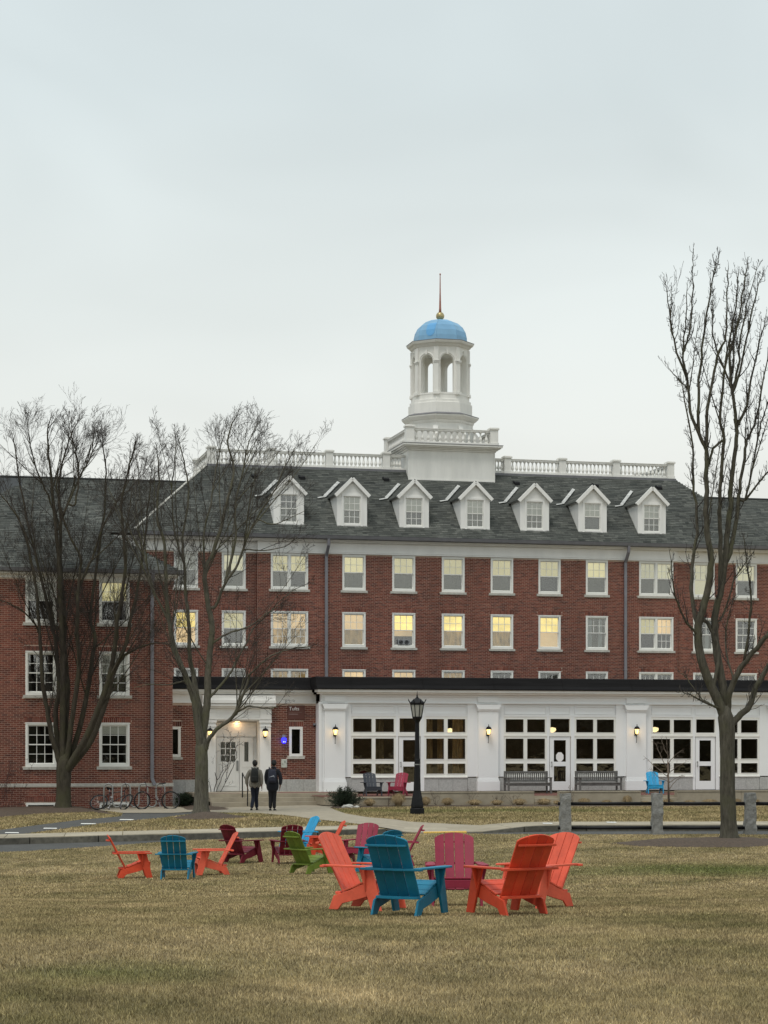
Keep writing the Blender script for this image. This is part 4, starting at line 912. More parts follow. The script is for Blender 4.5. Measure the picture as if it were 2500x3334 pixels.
hz = dp(770, 775, 2479, 2507); put(MB().box(hz[0], hz[1], VDOOR - .07, VDOOR - .02, hz[2], hz[3]).box(hz[0] - .01, hz[1] + .01, VDOOR - .03, VDOOR - .021, hz[2] - .03, hz[3] + .03), 'handle', MT['galv'], dr)
S_ = dp(779.5, 823, 2385, 2580); G = dp(795, 808.5, 2416, 2479.5); q = MB(); wall_grid(q, S_[0], S_[1], .47, 2.57, VDOOR - .02, VDOOR + .03, [G]); q.box(S_[0] + .1, S_[1] - .1, VDOOR - .035, VDOOR - .02, 1.40, 1.44)
sp_ = put(q, 'side_panel', MT['trim'], ent); put(MB().box(G[0], G[1], VDOOR, VDOOR + .004, G[2], G[3]), 'pane', MT['glassdark'], sp_)
put(MB().box(L_[0] - .3, S_[1] + .3, VDOOR + .2, VDOOR + .22, .4, 2.6), 'room_back', MT['room'], ent)
# glowing downlight in the doorway soffit
put(MB().lathe([(.09, 3.185), (.09, 3.199)], 16, (DC + .05, V_ENT + .26)), 'soffit_light', glow('soffit_glow', (1, .62, .28), 3), ent)
lp = bpy.data.lights.new('soffit_lamp', 'POINT'); lp.energy = 2.2; lp.color = (1, .62, .32); lp.shadow_soft_size = .06
lo = bpy.data.objects.new('soffit_lamp', lp); COL.objects.link(lo); lo.parent = ent; lo.location = (DC + .05 - ORG[ent.name][0], V_ENT + .26 - ORG[ent.name][1], 3.10)

# ------------------------------------------------------------------ dining pavilion
PC = [pu(x, V_PAV) for x in (1088.5, 1586.5, 2069)]; SP = (PC[2] - PC[0]) / 2; PC = [PC[0] + SP * i for i in range(4)]
UP0, UP1 = PC[0] - .52, PC[3] + .6
pav = bthing('dining_pavilion', 'long white single-storey pavilion with pilasters and wide window bays', 'building', (UP0 + UP1) / 2, V_PAV, .44)
PW = MT['pavwhite']; vp = V_PAV
mb = MB(); mb.box(UP0, UP0 + .25, vp + .0, 0, .44, 3.9)
mb.box(UP0 - .0, UP1, vp - .02, vp + .3, 3.90, 4.26); mb.box(UP0, UP1, vp - .05, vp - .02, 3.90, 3.95); mb.box(UP0, UP1, vp - .06, vp - .02, 4.16, 4.26)
put(mb, 'frieze', PW, pav)
put(MB().box(UP0 - .12, UP1, vp - .22, vp + .3, 4.26, 4.33).box(UP0 - .2, UP1, vp - .32, vp + .3, 4.33, 4.43), 'cornice', MT['trim'], pav)
fa = MB().prism([(vp - .38, 4.434), (vp - .38, 4.475), (vp - .24, 4.61), (vp - .12, 4.90), (vp - .04, 4.93), (0, 4.93), (0, 4.434)], 'x', UP0 - .25, UP1)
for x in (1138, 1372, 1601, 1825, 2049): fa.prism([(vp - .395, 4.436), (vp - .395, 4.48), (vp - .255, 4.62), (vp - .135, 4.90), (vp - .10, 4.90), (vp - .10, 4.436)], 'x', pu(x, vp), pu(x, vp) + .03)
put(fa, 'fascia_roof', MT['fascia'], pav)
put(MB().box(UP0 - .1, UP0 + .01, vp - .04, vp + .08, .44, 3.95), 'corner_board', PW, pav)
for c in PC:
    q = MB(); h = .41
    q.box(c - h, c + h, vp - .12, vp + .2, .95, 3.62); q.box(c - h - .05, c + h + .05, vp - .17, vp + .2, .46, .84); q.box(c - h - .03, c + h + .03, vp - .15, vp + .2, .84, .90); q.box(c - h - .015, c + h + .015, vp - .135, vp + .2, .90, .95)
    q.box(c - h - .03, c + h + .03, vp - .15, vp + .2, 3.62, 3.68); q.prism([(c - h - .02, 3.68), (c + h + .02, 3.68), (c + h + .11, 3.88), (c - h - .11, 3.88)], 'y', vp - .18, vp + .2); q.box(c - h - .01, c + h + .01, vp - .10, vp + .1, 3.955, 4.155)
    put(q, 'pilaster', PW, pav)
for i in range(3):
    c0 = PC[i]; f = lambda t_: c0 + SP * t_
    fr = MB(); v0, v1 = vp + .02, vp + .14
    za = 1.02
    # posts and rails of the bay
    fr.box(c0 + .41, f(.108), v0 - .02, v1, za, 3.90); fr.box(f(.866), PC[i + 1] - .41, v0 - .02, v1, za, 3.90)
    fr.box(f(.398), f(.414), v0, v1, .46, 3.42); fr.box(f(.560), f(.583), v0, v1, .46, 3.42)
    fr.box(f(.108), f(.866), v0 - .005, v1, 3.40, 3.48); fr.box(f(.108), f(.866), v0 + .03, v1, 3.48, 3.90)
    for a, b in ((.112, .395), (.416, .556), (.586, .863)):
        fr.box(f(a), f(b), v0, v0 + .03, 3.50, 3.53); fr.box(f(a), f(b), v0, v0 + .03, 3.80, 3.83); fr.box(f(a), f(a) + .03, v0, v0 + .03, 3.53, 3.80); fr.box(f(b) - .03, f(b), v0, v0 + .03, 3.53, 3.80)
    put(fr, 'bay_frame', PW, pav)
    for a, b in ((.108, .398), (.583, .866)):
        w = MB(); x0, x1 = f(a), f(b); xm = (x0 + x1) / 2; v2, v3 = v0 + .01, v1 - .02; zs = [(2.76, 3.32), (1.70, 2.55), (1.12, 1.56)]
        zz = [1.02, 1.12, 1.56, 1.70, 2.55, 2.76, 3.32, 3.40]
        w.box(x0, x0 + .06, v2, v3, 1.02, 3.40); w.box(x1 - .06, x1, v2, v3, 1.02, 3.40); w.box(xm - .055, xm + .055, v2, v3, 1.02, 3.40)
        for p, q_ in ((1.02, 1.12), (1.56, 1.70), (2.55, 2.76), (3.32, 3.40)):
            w.box(x0 + .06, xm - .055, v2 + .002, v3, p, q_); w.box(xm + .055, x1 - .06, v2 + .002, v3, p, q_)
        w.box(x0 - .01, x1 + .01, v2 - .05, v2, .985, 1.03); w.box(x0, x1, v2 - .025, v2, 2.62, 2.68)
        for p, q_ in zs:
            for l0, l1 in ((x0 + .06, xm - .055), (xm + .055, x1 - .06)):
                w.box(l0, l0 + .022, v2 - .012, v2, p, q_); w.box(l1 - .022, l1, v2 - .012, v2, p, q_); w.box(l0 + .022, l1 - .022, v2 - .012, v2, p, p + .022); w.box(l0 + .022, l1 - .022, v2 - .012, v2, q_ - .022, q_)
        wo = put(w, 'window', MT['frame'], pav)
        for p, q_ in zs:
            for l0, l1 in ((x0 + .06, xm - .055), (xm + .055, x1 - .06)): put(MB().box(l0, l1, v2 + .05, v2 + .055, p, q_), 'pane', MT['glassdark'], wo)
        nb = 3; bw_ = (x1 - x0) / nb
        for j in range(nb): put(MB().box(x0 + bw_ * j, x0 + bw_ * (j + 1) - .007, v0 - .01, v1, .46, .978), 'granite_panel', MT['granite'], pav)
    # side pieces of granite next to the pilasters
    put(MB().box(c0 + .41, f(.108) - .007, v0 - .012, v1, .46, .978), 'granite_panel', MT['granite'], pav); put(MB().box(f(.866) + .007, PC[i + 1] - .41, v0 - .012, v1, .46, .978), 'granite_panel', MT['granite'], pav)
    q = MB(); a, b = f(.414), f(.560); q.box(a, a + .05, v0, v1, 2.62, 3.40); q.box(b - .05, b, v0, v1, 2.62, 3.40); q.box(a + .05, b - .05, v0, v1, 2.62, 2.78); q.box(a + .05, b - .05, v0, v1, 3.32, 3.40); tr = put(q, 'transom', MT['frame'], pav); put(MB().box(a + .05, b - .05, v0 + .05, v0 + .055, 2.78, 3.32), 'pane', MT['glassdark'], tr)
    q = MB(); g1 = (a + .20, b - .20, 1.61, 2.47); g2 = (a + .20, b - .20, .82, 1.43); wall_grid(q, a + .03, b - .03, .47, 2.61, v0 + .03, v0 + .09, [g1, g2]); dr = put(q, 'door', PW, pav)
    for g in (g1, g2): put(MB().box(g[0], g[1], v0 + .055, v0 + .06, g[2], g[3]), 'pane', MT['glassdark'], dr)
    put(MB().tube([(a + .10, v0 - .03, 1.40), (a + .10, v0 - .03, 1.62)], .012, 6).box(a + .08, a + .12, v0 - .03, v0 + .03, 1.42, 1.44).box(a + .08, a + .12, v0 - .03, v0 + .03, 1.58, 1.60), 'handle', MT['galv'], dr)
    if i == 1:
        oc = [(math.cos(k * math.pi / 4 + A8) * .17, math.sin(k * math.pi / 4 + A8) * .20) for k in range(8)]; put(MB().prism([((a + b) / 2 + .0 + x_, 1.80 + z_) for x_, z_ in oc], 'y', v0 + .044, v0 + .050), 'paper_notice', mat('paper', (.78, .77, .76), .7, .03, 3), dr)
# the room behind the glass
mb = MB(); mb.box(UP0 + .25, UP1, vp + .3, vp + 7, .40, .44); mb.box(UP0 + .25, UP1, vp + .3, vp + 7, 3.62, 3.66); mb.box(UP0 + .25, UP1, vp + 6.9, vp + 7, .44, 3.62); mb.box(UP1 - .1, UP1, vp + .3, vp + 7, .44, 3.62)
put(mb, 'dining_room', mat('dining_room_wall', (.15, .13, .105), .9, .4, .8), pav)
rnd = random.Random(3)
for j in range(9):
    u = PC[0] + 1.0 + j * 2.0; v = vp + rnd.uniform(1.3, 3.0)
    put(MB().lathe([(.38, 1.16), (.38, 1.19)], 14, (u, v)).lathe([(.04, .44), (.04, 1.16)], 8, (u, v)).lathe([(.22, .44), (.22, .46)], 12, (u, v)), 'cafe_table', mat('table_wood_%d' % j, (.13, .08, .045), .5, .2, 3), pav)
for k, (px, py, v) in enumerate(((1465, 2379, vp + 1.6), (1797, 2376, vp + 1.4), (2131, 2375, vp + 1.4))):
    u, z = pf(px, py, v); q = MB().lathe([(.02, z + .10), (.15, z + .07), (.17, z), (.14, z - .06), (.07, z - .1), (.01, z - .11)], 16, (u, v)); pl_ = put(q, 'pendant_lamp', glow('pendant_glow_%d' % k, (1, .80, .42), 2.2), pav, smooth=True)
    put(MB().tube([(u, v, z + .1), (u, v, 3.62)], .008, 5), 'cord', MT['black'], pl_)
    lp = bpy.data.lights.new('pendant_light', 'POINT'); lp.energy = 70 if k == 0 else 3.5; lp.color = (1, .74, .42); lp.shadow_soft_size = .15
    lo = bpy.data.objects.new('pendant_light', lp); COL.objects.link(lo); lo.parent = pl_; lo.location = Vector((u, v, z - .25)) - Vector(ORG[pav.name])
cm = mat('tan_drape', (.42, .32, .18), .9, .5, 4, stretch=(5, 5, .6))
for a, b in ((.595, .66), (.69, .725), (.79, .86), (.27, .34), (.12, .15), (.44, .47)):
    q = MB(); n = 10; x0, x1 = PC[0] + SP * a, PC[0] + SP * b
    for j in range(n + 1): q.v += [(x0 + (x1 - x0) * j / n, vp + .55 + .05 * math.sin(j * 2.2), .7), (x0 + (x1 - x0) * j / n, vp + .55 + .03 * math.sin(j * 2.2), 3.4)]
    for j in range(n): q.f.append((2 * j, 2 * j + 2, 2 * j + 3, 2 * j + 1)); q.m.append(0)
    put(q, 'drape', cm, pav)

# ------------------------------------------------------------------ terrace, planter walls and steps
VTR = -22.9
ter = bthing('terrace', 'raised brick terrace with pale concrete planter walls in front of pavilion', 'terrace', (UP0 + UP1) / 2, VTR)
ub = [pu(x, VTR) for x in (1150, 1367, 1740, 1822, 2087, 2205, 2620)]
put(MB().box(ub[0] - 1.0, ub[6], VTR + .3, V_PAV - .0, .05, .36), 'terrace_bed', MT['concrete'], ter)
fl = MB(); rnd = random.Random(5); v = VTR + .31; k = 0
while v < V_PAV - .05:
    u = ub[0] - .95 - (k % 2) * .1
    while u < ub[6]:
        z = .365 + rnd.uniform(0, .004); a, b, c, d = u, u + .195, v, v + .095
        fl.add([(a, c, z), (b, c, z), (b, d, z), (a, d, z), (a, c, z - .02), (b, c, z - .02)], [(0, 1, 2, 3), (4, 5, 1, 0)]); u += .2
    v += .1; k += 1
tag(put(fl, 'paving_bricks', MT['brickfloor'], ter, fix=False), kind='stuff')
for a, b, z in ((ub[0] + .1, ub[1], .34), (ub[1] + .004, ub[2], .53), (ub[3], ub[4], .53), (ub[5], ub[6], .53)):
    nseg = max(1, round((b - a) / 3.2)); w_ = (b - a) / nseg
    for j in range(nseg): put(MB().box(a + w_ * j, a + w_ * (j + 1) - .006, VTR, VTR + .3, -.3, z - .05).box(a + w_ * j - .0, a + w_ * (j + 1) - .006, VTR - .02, VTR + .32, z - .048, z), 'planter_wall', MT['concrete'], ter, bevel=.006)
for a, b in ((ub[2] + .004, ub[3] - .004), (ub[4] + .004, ub[5] - .004)):
    for j, z in enumerate((.14, .27)): put(MB().box(a, b, VTR - .30 + j * .32, VTR + .5, -.2 if j == 0 else .142, z), 'step', MT['concrete'], ter, bevel=.006)
# entrance steps
VS = -21.2
stp = bthing('entrance_steps', 'three wide weathered concrete steps leading to the white door', 'steps', (UE0 + UE1) / 2, VS)
s0, s1 = pu(690, VS), pu(1165, VS)
for j in range(3): put(MB().box(s0 - (0.4 if j == 2 else .0), s1 + .2, VS + .42 * j, (VS + .42 * (j + 1) + .02) if j < 2 else V_ENT + .5, -.2 if j == 0 else .151 * j + .001, .151 * (j + 1)), 'step', MT['concrete'], stp, bevel=.008)
put(MB().box(pu(905, VS + 1.5), s1 - .4, VS + 1.1, VS + 2.6, .4535, .458), 'brick_band', MT['brickfloor'], stp)
put(MB().box(pu(690, VS), pu(800, VS), VS + 1.0, VS + 1.5, .4535, .457), 'brick_band', MT['brickfloor'], stp)
# handrail
hr = bthing('handrail', 'black iron handrail beside the left walker on the entrance steps', 'handrail', pu(793, VS), VS - .1)
ua, ub_ = pu(789, VS + .75), pu(805, VS - .1)
q = MB(); q.tube([(ua, VS + .75, .30), (ua, VS + .75, 1.22), (ub_, VS - .15, .82), (ub_, VS - .15, 0.0)], .022, 8); put(q, 'rail', MT['black'], hr)
# ================================================================== chairs
def chair_parts():
    ps = []
    st = [(-.33, 0), (-.21, 0), (-.15, .075), (.05, .125), (.29, .20), (.335, .315), (.22, .335), (.08, .295), (-.05, .235), (-.17, .195), (-.265, .165)]
    for s in (-1, 1): ps.append(('side_rail', MB().prism(st, 'x', s * .268 - .014, s * .268 + .014)))
    seat = [(.335, .318), (.30, .345), (.20, .343), (.09, .305), (-.02, .255), (-.13, .217)]
    for i in range(1, 5):
        (y0, z0), (y1, z1) = seat[i], seat[i + 1]; d = Vector((0, y1 - y0, z1 - z0)); l_ = d.length; d.normalize(); n_ = Vector((0, -d.z, d.y)); n_ = n_ if n_.z > 0 else -n_; c = Vector((0, (y0 + y1) / 2, (z0 + z1) / 2)) + n_ * .010
        ps.append(('seat_slat', MB().obox(c, ((1, 0, 0), d, n_), (.283, l_ / 2 - .004, .010))))
    ap = [(-.283, .335), (.283, .335)] + [(.283 - .566 * i / 8, .205 + .035 * math.sin(math.pi * i / 8)) for i in range(9)]
    ps.append(('front_apron', MB().prism(ap, 'y', .318, .338)))
    # back slats: four boards, fanned top, slightly dished
    B0 = Vector((0, -.165, .175)); T = Vector((0, -.535, .90)); up = (T - B0).normalized(); nf = Vector((0, up.z, -up.y)); LB = (T - B0).length
    for i in range(4):
        x0, x1 = -.252 + i * .1275, -.252 + i * .1275 + .1190
        top = lambda x: LB - .075 * (x / .25) ** 2 - (.012 if abs(x) > .24 else 0)
        dish = lambda x: .020 * (x / .25) ** 2
        n = 4; vs = []; fs = []
        for k in range(n + 1):
            x = x0 + (x1 - x0) * k / n; xx = x * (1 + .0)
            for t_ in (-.010, .010):
                vs.append(B0 + Vector((x * .96, 0, 0)) + nf * (dish(x) + t_)); vs.append(B0 + Vector((xx, 0, 0)) + up * top(x) + nf * (dish(x) + t_))
        for k in range(n):
            a = 4 * k; fs += [(a, a + 4, a + 5, a + 1), (a + 2, a + 3, a + 7, a + 6), (a + 1, a + 5, a + 7, a + 3), (a, a + 2, a + 6, a + 4)]
        fs += [(0, 1, 3, 2), (4 * n, 4 * n + 2, 4 * n + 3, 4 * n + 1)]
        ps.append(('back_slat', MB().add(vs, fs)))
    def cross(h, hw, depth, t_, sag=.0, tip=1.0):
        c = B0 + up * h - nf * .012; poly = [(-hw, c.y + .004), (hw, c.y + .004)]; m_ = 8
        for i in range(m_ + 1):
            x = hw - 2 * hw * i / m_; poly.append((x * tip, c.y - depth * (1 - .45 * (x / hw) ** 2)))
        return MB().prism(poly, 'z', c.z - t_ / 2, c.z + t_ / 2)
    ps.append(('back_support', cross(.685, .245, .075, .024))); ps.append(('back_support', cross(.385, .375, .085, .026))); ps.append(('back_support', cross(.03, .254, .12, .03)))
    for s in (-1, 1):
        arm = [(.262, -.35), (.262, .20), (.285, .33), (.32, .37), (.36, .37), (.392, .33), (.398, .20), (.372, -.05), (.335, -.35), (.30, -.41)]
        ps.append(('armrest', MB().prism([(s * a, b) for a, b in arm], 'z', .508, .530)))
        ps.append(('leg', MB().prism([(.255, 0), (.385, 0), (.262, .508), (.085, .508)], 'x', s * .303 - .015, s * .303 + .015)))
        ps.append(('arm_bracket', MB().prism([(s * .319, .506), (s * .385, .506), (s * .345, .33), (s * .319, .22)], 'y', .17, .19)))
    return ps
PARTS = [(n, m_.mesh('chair_' + n)) for n, m_ in chair_parts()]
for n, me in PARTS: me.materials.append(None)
CH = {}
def chaircol(key, c):
    """recycled-plastic board: every slat a touch different, sun-faded and scuffed"""
    m = mat('chair_' + key, c, 0.55, 0.16, 5.0, 0.12, spec=.28, bscale=160); t = m.node_tree; n = t.nodes.new; l = t.links.new; b = t.nodes['Principled BSDF']; src = b.inputs['Base Color'].links[0].from_socket
    oi = n('ShaderNodeObjectInfo'); mr = n('ShaderNodeMapRange'); mr.inputs['To Min'].default_value = .86; mr.inputs['To Max'].default_value = 1.12; l(oi.outputs['Random'], mr.inputs[0])
    sc_ = n('ShaderNodeVectorMath'); sc_.operation = 'SCALE'; l(src, sc_.inputs[0]); l(mr.outputs[0], sc_.inputs['Scale'])
    g = n('ShaderNodeNewGeometry'); no = n('ShaderNodeTexNoise'); no.inputs['Scale'].default_value = 26; no.inputs['Detail'].default_value = 8; no.inputs['Roughness'].default_value = .75; l(g.outputs['Position'], no.inputs['Vector'])
    m2 = n('ShaderNodeMapRange'); m2.inputs['From Min'].default_value = .58; m2.inputs['From Max'].default_value = .78; m2.inputs['To Max'].default_value = .32; l(no.outputs[0], m2.inputs[0])
    mx_ = n('ShaderNodeMixRGB'); mx_.inputs[2].default_value = (.16, .14, .11, 1); l(m2.outputs[0], mx_.inputs[0]); l(sc_.outputs[0], mx_.inputs[1]); l(mx_.outputs[0], b.inputs['Base Color']); CH[key] = m
chaircol('orange', (0.60, 0.07, 0.028)); chaircol('coral', (0.70, 0.115, 0.062)); chaircol('blue', (0.010, 0.165, 0.27)); chaircol('sky', (0.025, 0.29, 0.52)); chaircol('maroon', (0.145, 0.010, 0.022)); chaircol('crimson', (0.265, 0.022, 0.05)); chaircol('green', (0.14, 0.195, 0.028)); chaircol('charcoal', (0.042, 0.047, 0.058))
def chair(label, col, loc, th, group, z=None):
    """th: heading of the sitter, 0 = away from the camera, clockwise"""
    o = thing('lawn_chair', label, 'chair', loc, -R(th), group); o.scale = (.97, .97, .955)
    for n, me in PARTS:
        p = link(n, me, o); p.material_slots[0].link = 'OBJECT'; p.material_slots[0].material = CH[col]; addbevel(p, .0045)
    return o
LG = 'plastic chairs on the lawn'
lawn = [
 ('orange lawn chair at far left, facing right in profile', 'orange', 433, 2858, 80),
 ('blue lawn chair seen squarely from behind, between two orange ones', 'blue', 575, 2862, 3),
 ('orange lawn chair facing left, right beside the small blue one', 'coral', 691, 2848, -103),
 ('dark maroon lawn chair turned right, behind the orange one facing left', 'maroon', 788, 2808, 42),
 ('dark maroon lawn chair seen from behind, partly hidden by the green chair', 'maroon', 938, 2810, -14),
 ('sky blue lawn chair facing left behind the green and maroon chairs', 'sky', 968, 2776, -118),
 ('olive green lawn chair seen from behind', 'green', 1008, 2844, 48),
 ('orange lawn chair facing left behind the green chair', 'orange', 1050, 2796, -100),
 ('crimson lawn chair facing the camera behind the front blue chair', 'crimson', 1178, 2810, -163),
 ('blue lawn chair half hidden behind the large front blue chair', 'blue', 1232, 2840, -38),
 ('crimson lawn chair in profile, showing between front blue and crimson chairs', 'crimson', 1300, 2818, -92),
 ('large coral lawn chair facing right, left end of the front circle', 'coral', 1188, 2958, 118),
 ('large blue lawn chair seen from behind in the front circle', 'blue', 1325, 2975, 28),
 ('large crimson lawn chair facing the camera in the front circle', 'crimson', 1484, 2944, 179),
 ('large orange lawn chair seen from behind in the front circle', 'orange', 1659, 2973, -33),
 ('large coral lawn chair facing left, right end of the front circle', 'coral', 1752, 2950, -134)]
for lb, c, x, y, th in lawn:
    ch_ = chair(lb, c, on_ground(x, y + (7 if y > 2900 else 2), False) + Vector((0, 0, .022)), th, LG)
    if y > 2900: ch_.scale = (.945, .945, .93)
TG = 'plastic chairs on the terrace'
for lb, c, x, v, th in (('charcoal chair on the terrace left of the lamp post', 'charcoal', 1211, -21.6, 166), ('crimson chair on the terrace beside the lamp post', 'crimson', 1297, -21.6, -162), ('sky blue chair on the terrace next to the thin sapling', 'sky', 2130, -20.2, 176)):
    chair(lb, c, FR(pu(x, v), v, .37), th, TG)

# ------------------------------------------------------------------ benches
BW = mat('weathered_teak', (.125, .122, .115), .85, .3, 5, .3, stretch=(1, 1, 1))
def bench(label, px0, px1, v):
    u0, u1 = pu(px0, v), pu(px1, v); w = u1 - u0
    o = bthing('park_bench', label, 'bench', (u0 + u1) / 2, v, .37, 'benches against the pavilion'); ORG[o.name] = (0, 0, 0); h = w / 2
    for s in (-1, 1):
        put(MB().box(s * h - .035, s * h + .035, .16, .23, 0, .88), 'leg', BW, o, bevel=.006); put(MB().box(s * h - .035, s * h + .035, -.36, -.29, 0, .60), 'leg', BW, o, bevel=.006)
        put(MB().box(s * h - .045, s * h + .045, -.40, .16, .60, .64), 'armrest', BW, o, bevel=.006); put(MB().box(s * h - .02, s * h + .02, -.29, .16, .33, .40), 'side_rail', BW, o)
    for j in range(5): put(MB().box(-h + .035, h - .035, -.36 + j * .105, -.36 + j * .105 + .09, .405, .43), 'seat_slat', BW, o, bevel=.005)
    put(MB().box(-h + .035, h - .035, -.33, -.30, .30, .40), 'front_rail', BW, o); put(MB().box(-h + .035, h - .035, .165, .225, .80, .875), 'top_rail', BW, o, bevel=.008); put(MB().box(-h + .035, h - .035, .165, .215, .46, .53), 'lower_rail', BW, o)
    n = 19
    for j in range(n): x = -h + .08 + (w - .16) * j / (n - 1); put(MB().box(x - .026, x + .026, .18, .20, .53, .80), 'back_slat', BW, o)
bench('grey wooden bench left of the pavilion door with the paper notice', 1648, 1785, -19.3)
bench('grey wooden bench right of the pavilion door with the paper notice', 1880, 2013, -19.3)

# ------------------------------------------------------------------ lamp post
p = on_ground(1358, 2652); lamp = thing('lamp_post', 'black cast-iron lamp post with crowned lantern on the far lawn', 'lamp post', p); K = MT['black']
put(MB().lathe([(.245, 0), (.245, .19), (.23, .21)], 8, a0=A8), 'plinth', K, lamp, bevel=.01)
put(MB().lathe([(.20, .20), (.215, .24), (.215, .30), (.18, .52), (.15, .66), (.125, .78), (.12, .95), (.105, 1.25), (.095, 1.7), (.092, 1.72), (.098, 1.74), (.098, 1.77), (.088, 1.79), (.078, 2.4), (.072, 2.98)], 8, a0=A8), 'pole', K, lamp)
put(MB().lathe([(.075, 2.96), (.095, 3.0), (.13, 3.06), (.165, 3.11), (.17, 3.15), (.15, 3.16)], 8, a0=A8), 'lantern_base', K, lamp)
fr = MB()
for k in range(8):
    t_ = A8 + k * A8 * 2; fr.bar((.155 * math.cos(t_), .155 * math.sin(t_), 3.14), (.225 * math.cos(t_), .225 * math.sin(t_), 3.56), .022, .022)
    fr.bar((.225 * math.cos(t_), .225 * math.sin(t_), 3.56), (.305 * math.cos(t_), .305 * math.sin(t_), 3.705), .028, .02); fr.tube([(.29 * math.cos(t_), .29 * math.sin(t_), 3.67), (.315 * math.cos(t_), .315 * math.sin(t_), 3.735)], [.016, .002], 5)
fr.lathe([(.222, 3.535), (.24, 3.545), (.245, 3.59), (.225, 3.60)], 8, a0=A8)
put(fr, 'lantern_frame', K, lamp)
pg = mat('frosted_pane', (.36, .36, .33), .35, .1, 5)
for k in range(8):
    t0, t1 = A8 + k * A8 * 2, A8 + (k + 1) * A8 * 2; r0, r1 = .147, .216; q = MB(); vs = []
    for r_, t_, z in ((r0, t0, 3.16), (r0, t1, 3.16), (r1, t1, 3.54), (r1, t0, 3.54)): vs.append(Vector((r_ * math.cos(t_), r_ * math.sin(t_), z)))
    vs += [v * 1 - Vector((v.x, v.y, 0)) * .04 for v in vs]; q.add(vs, [(0, 1, 2, 3), (7, 6, 5, 4), (0, 4, 5, 1), (1, 5, 6, 2), (2, 6, 7, 3), (3, 7, 4, 0)]); put(q, 'pane', pg, lamp)
put(MB().lathe([(.25, 3.60), (.235, 3.63), (.15, 3.70), (.07, 3.755), (.04, 3.77), (.045, 3.79), (.022, 3.81), (.028, 3.84), (.012, 3.88), (.003, 3.99)], 8, a0=A8), 'cap', K, lamp)
put(MB().lathe([(.10, 1.60), (.104, 1.60), (.104, 1.63), (.10, 1.63)], 10), 'band', MT['galv'], lamp)

# ------------------------------------------------------------------ wall lanterns
LG_ = glow('lantern_glass', (1.0, .66, .22), 2.6, (.6, .45, .2))
def wall_lantern(label, u, v, z, tail=True, w=2.0):
    o = bthing('wall_lantern', label, 'lantern', u, v, z, 'lit wall lanterns'); ORG[o.name] = (0, 0, 0); c = (0, -.17)
    put(MB().box(-.05, .05, -.03, 0, -.16, .06).tube([(0, -.02, -.10), (0, -.10, -.14), (0, -.16, -.11)], .014, 6), 'bracket', K, o)
    put(MB().lathe([(.055, -.10), (.09, .10)], 6, c), 'lantern_glass', LG_, o)
    fr = MB()
    for k in range(6):
        t_ = k * math.pi / 3; fr.bar((.057 * math.cos(t_), c[1] + .057 * math.sin(t_), -.10), (.094 * math.cos(t_), c[1] + .094 * math.sin(t_), .10), .008, .008)
    fr.lathe([(.03, -.125), (.06, -.115), (.062, -.098)], 6, c); put(fr, 'cage', K, o)
    put(MB().lathe([(.125, .095), (.125, .11), (.085, .19), (.06, .20), (.03, .215), (.012, .24), (.018, .26), (.004, .31)], 6, c), 'roof', K, o)
    if tail: put(MB().tube([(0, -.16, -.11), (0, -.13, -.24), (0, -.11, -.42)], [.016, .013, .010], 6).lathe([(.004, -.45), (.02, -.435), (.02, -.42), (.006, -.41)], 6, (0, -.11)), 'tail', K, o)
    lp = bpy.data.lights.new('lantern_light', 'POINT'); lp.energy = w; lp.color = (1, .60, .25); lp.shadow_soft_size = .07
    lo = bpy.data.objects.new('lantern_light', lp); COL.objects.link(lo); lo.parent = o; lo.location = (0, -.30, 0)
for lb, px, py in (('lit black wall lantern nearest the brick entrance on the pavilion', 1089, 2384), ('lit black wall lantern right of the lamp post on the pavilion', 1587, 2383), ('lit black wall lantern above the second bench end on the pavilion', 2069, 2382)):
    u, z = pf(px, py, V_PAV - .12); wall_lantern(lb, u, V_PAV - .12, z)
for lb, px in (('lit wall lantern on the right pilaster of the doorway', 861.5), ('lit wall lantern beside the doorway, half behind the tree trunk', 682)):
    u, z = pf(px, 2389, V_ENT - .18); wall_lantern(lb, u, V_ENT - .18, z, False, 1.3)

# ------------------------------------------------------------------ sign, help light, notice box
def textmesh(s, size, parent, loc, m, name):
    cu = bpy.data.curves.new(name, 'FONT'); cu.body = s; cu.size = size; cu.extrude = .003; t_ = bpy.data.objects.new(name, cu); COL.objects.link(t_)
    dg = bpy.context.evaluated_depsgraph_get(); me = bpy.data.meshes.new_from_object(t_.evaluated_get(dg)); bpy.data.objects.remove(t_)
    me.materials.clear(); me.materials.append(m); o = link(name, me, parent, loc, (R(90), 0, 0)); return o
u0, z1 = pf(936, 2297, V_ENT - .03); u1, z0 = pf(992, 2343, V_ENT - .03)
sg = bthing('wall_sign', 'dark red-brown building sign with white lettering above the narrow window', 'sign', (u0 + u1) / 2, V_ENT - .012, z0); ORG[sg.name] = (0, 0, 0); w = u1 - u0; h = z1 - z0
put(MB().box(-w / 2, w / 2, -.035, 0, 0, h), 'board', mat('sign_board', (.105, .040, .030), .6, .08, 4), sg, bevel=.004)
wp_ = mat('sign_white', (.75, .73, .70), .6, .03, 4)
textmesh('Tufts', .20, sg, (-w / 2 + .05, -.036, h - .19), wp_, 'lettering')
put(MB().box(-w / 2 + .05, -w / 2 + .42, -.038, -.035, .20, .225), 'small_print', mat('sign_dim', (.30, .21, .19), .7, .3, 40), sg); put(MB().box(-w / 2 + .05, w / 2 - .12, -.038, -.035, .275, .292), 'small_print', mat('sign_dim2', (.20, .11, .095), .7, .3, 40), sg)
u, z = pf(924, 2412, V_ENT - .06); bl_ = bthing('emergency_light', 'glowing blue emergency light on the brick entrance wall', 'light', u, V_ENT - .012, z); ORG[bl_.name] = (0, 0, 0)
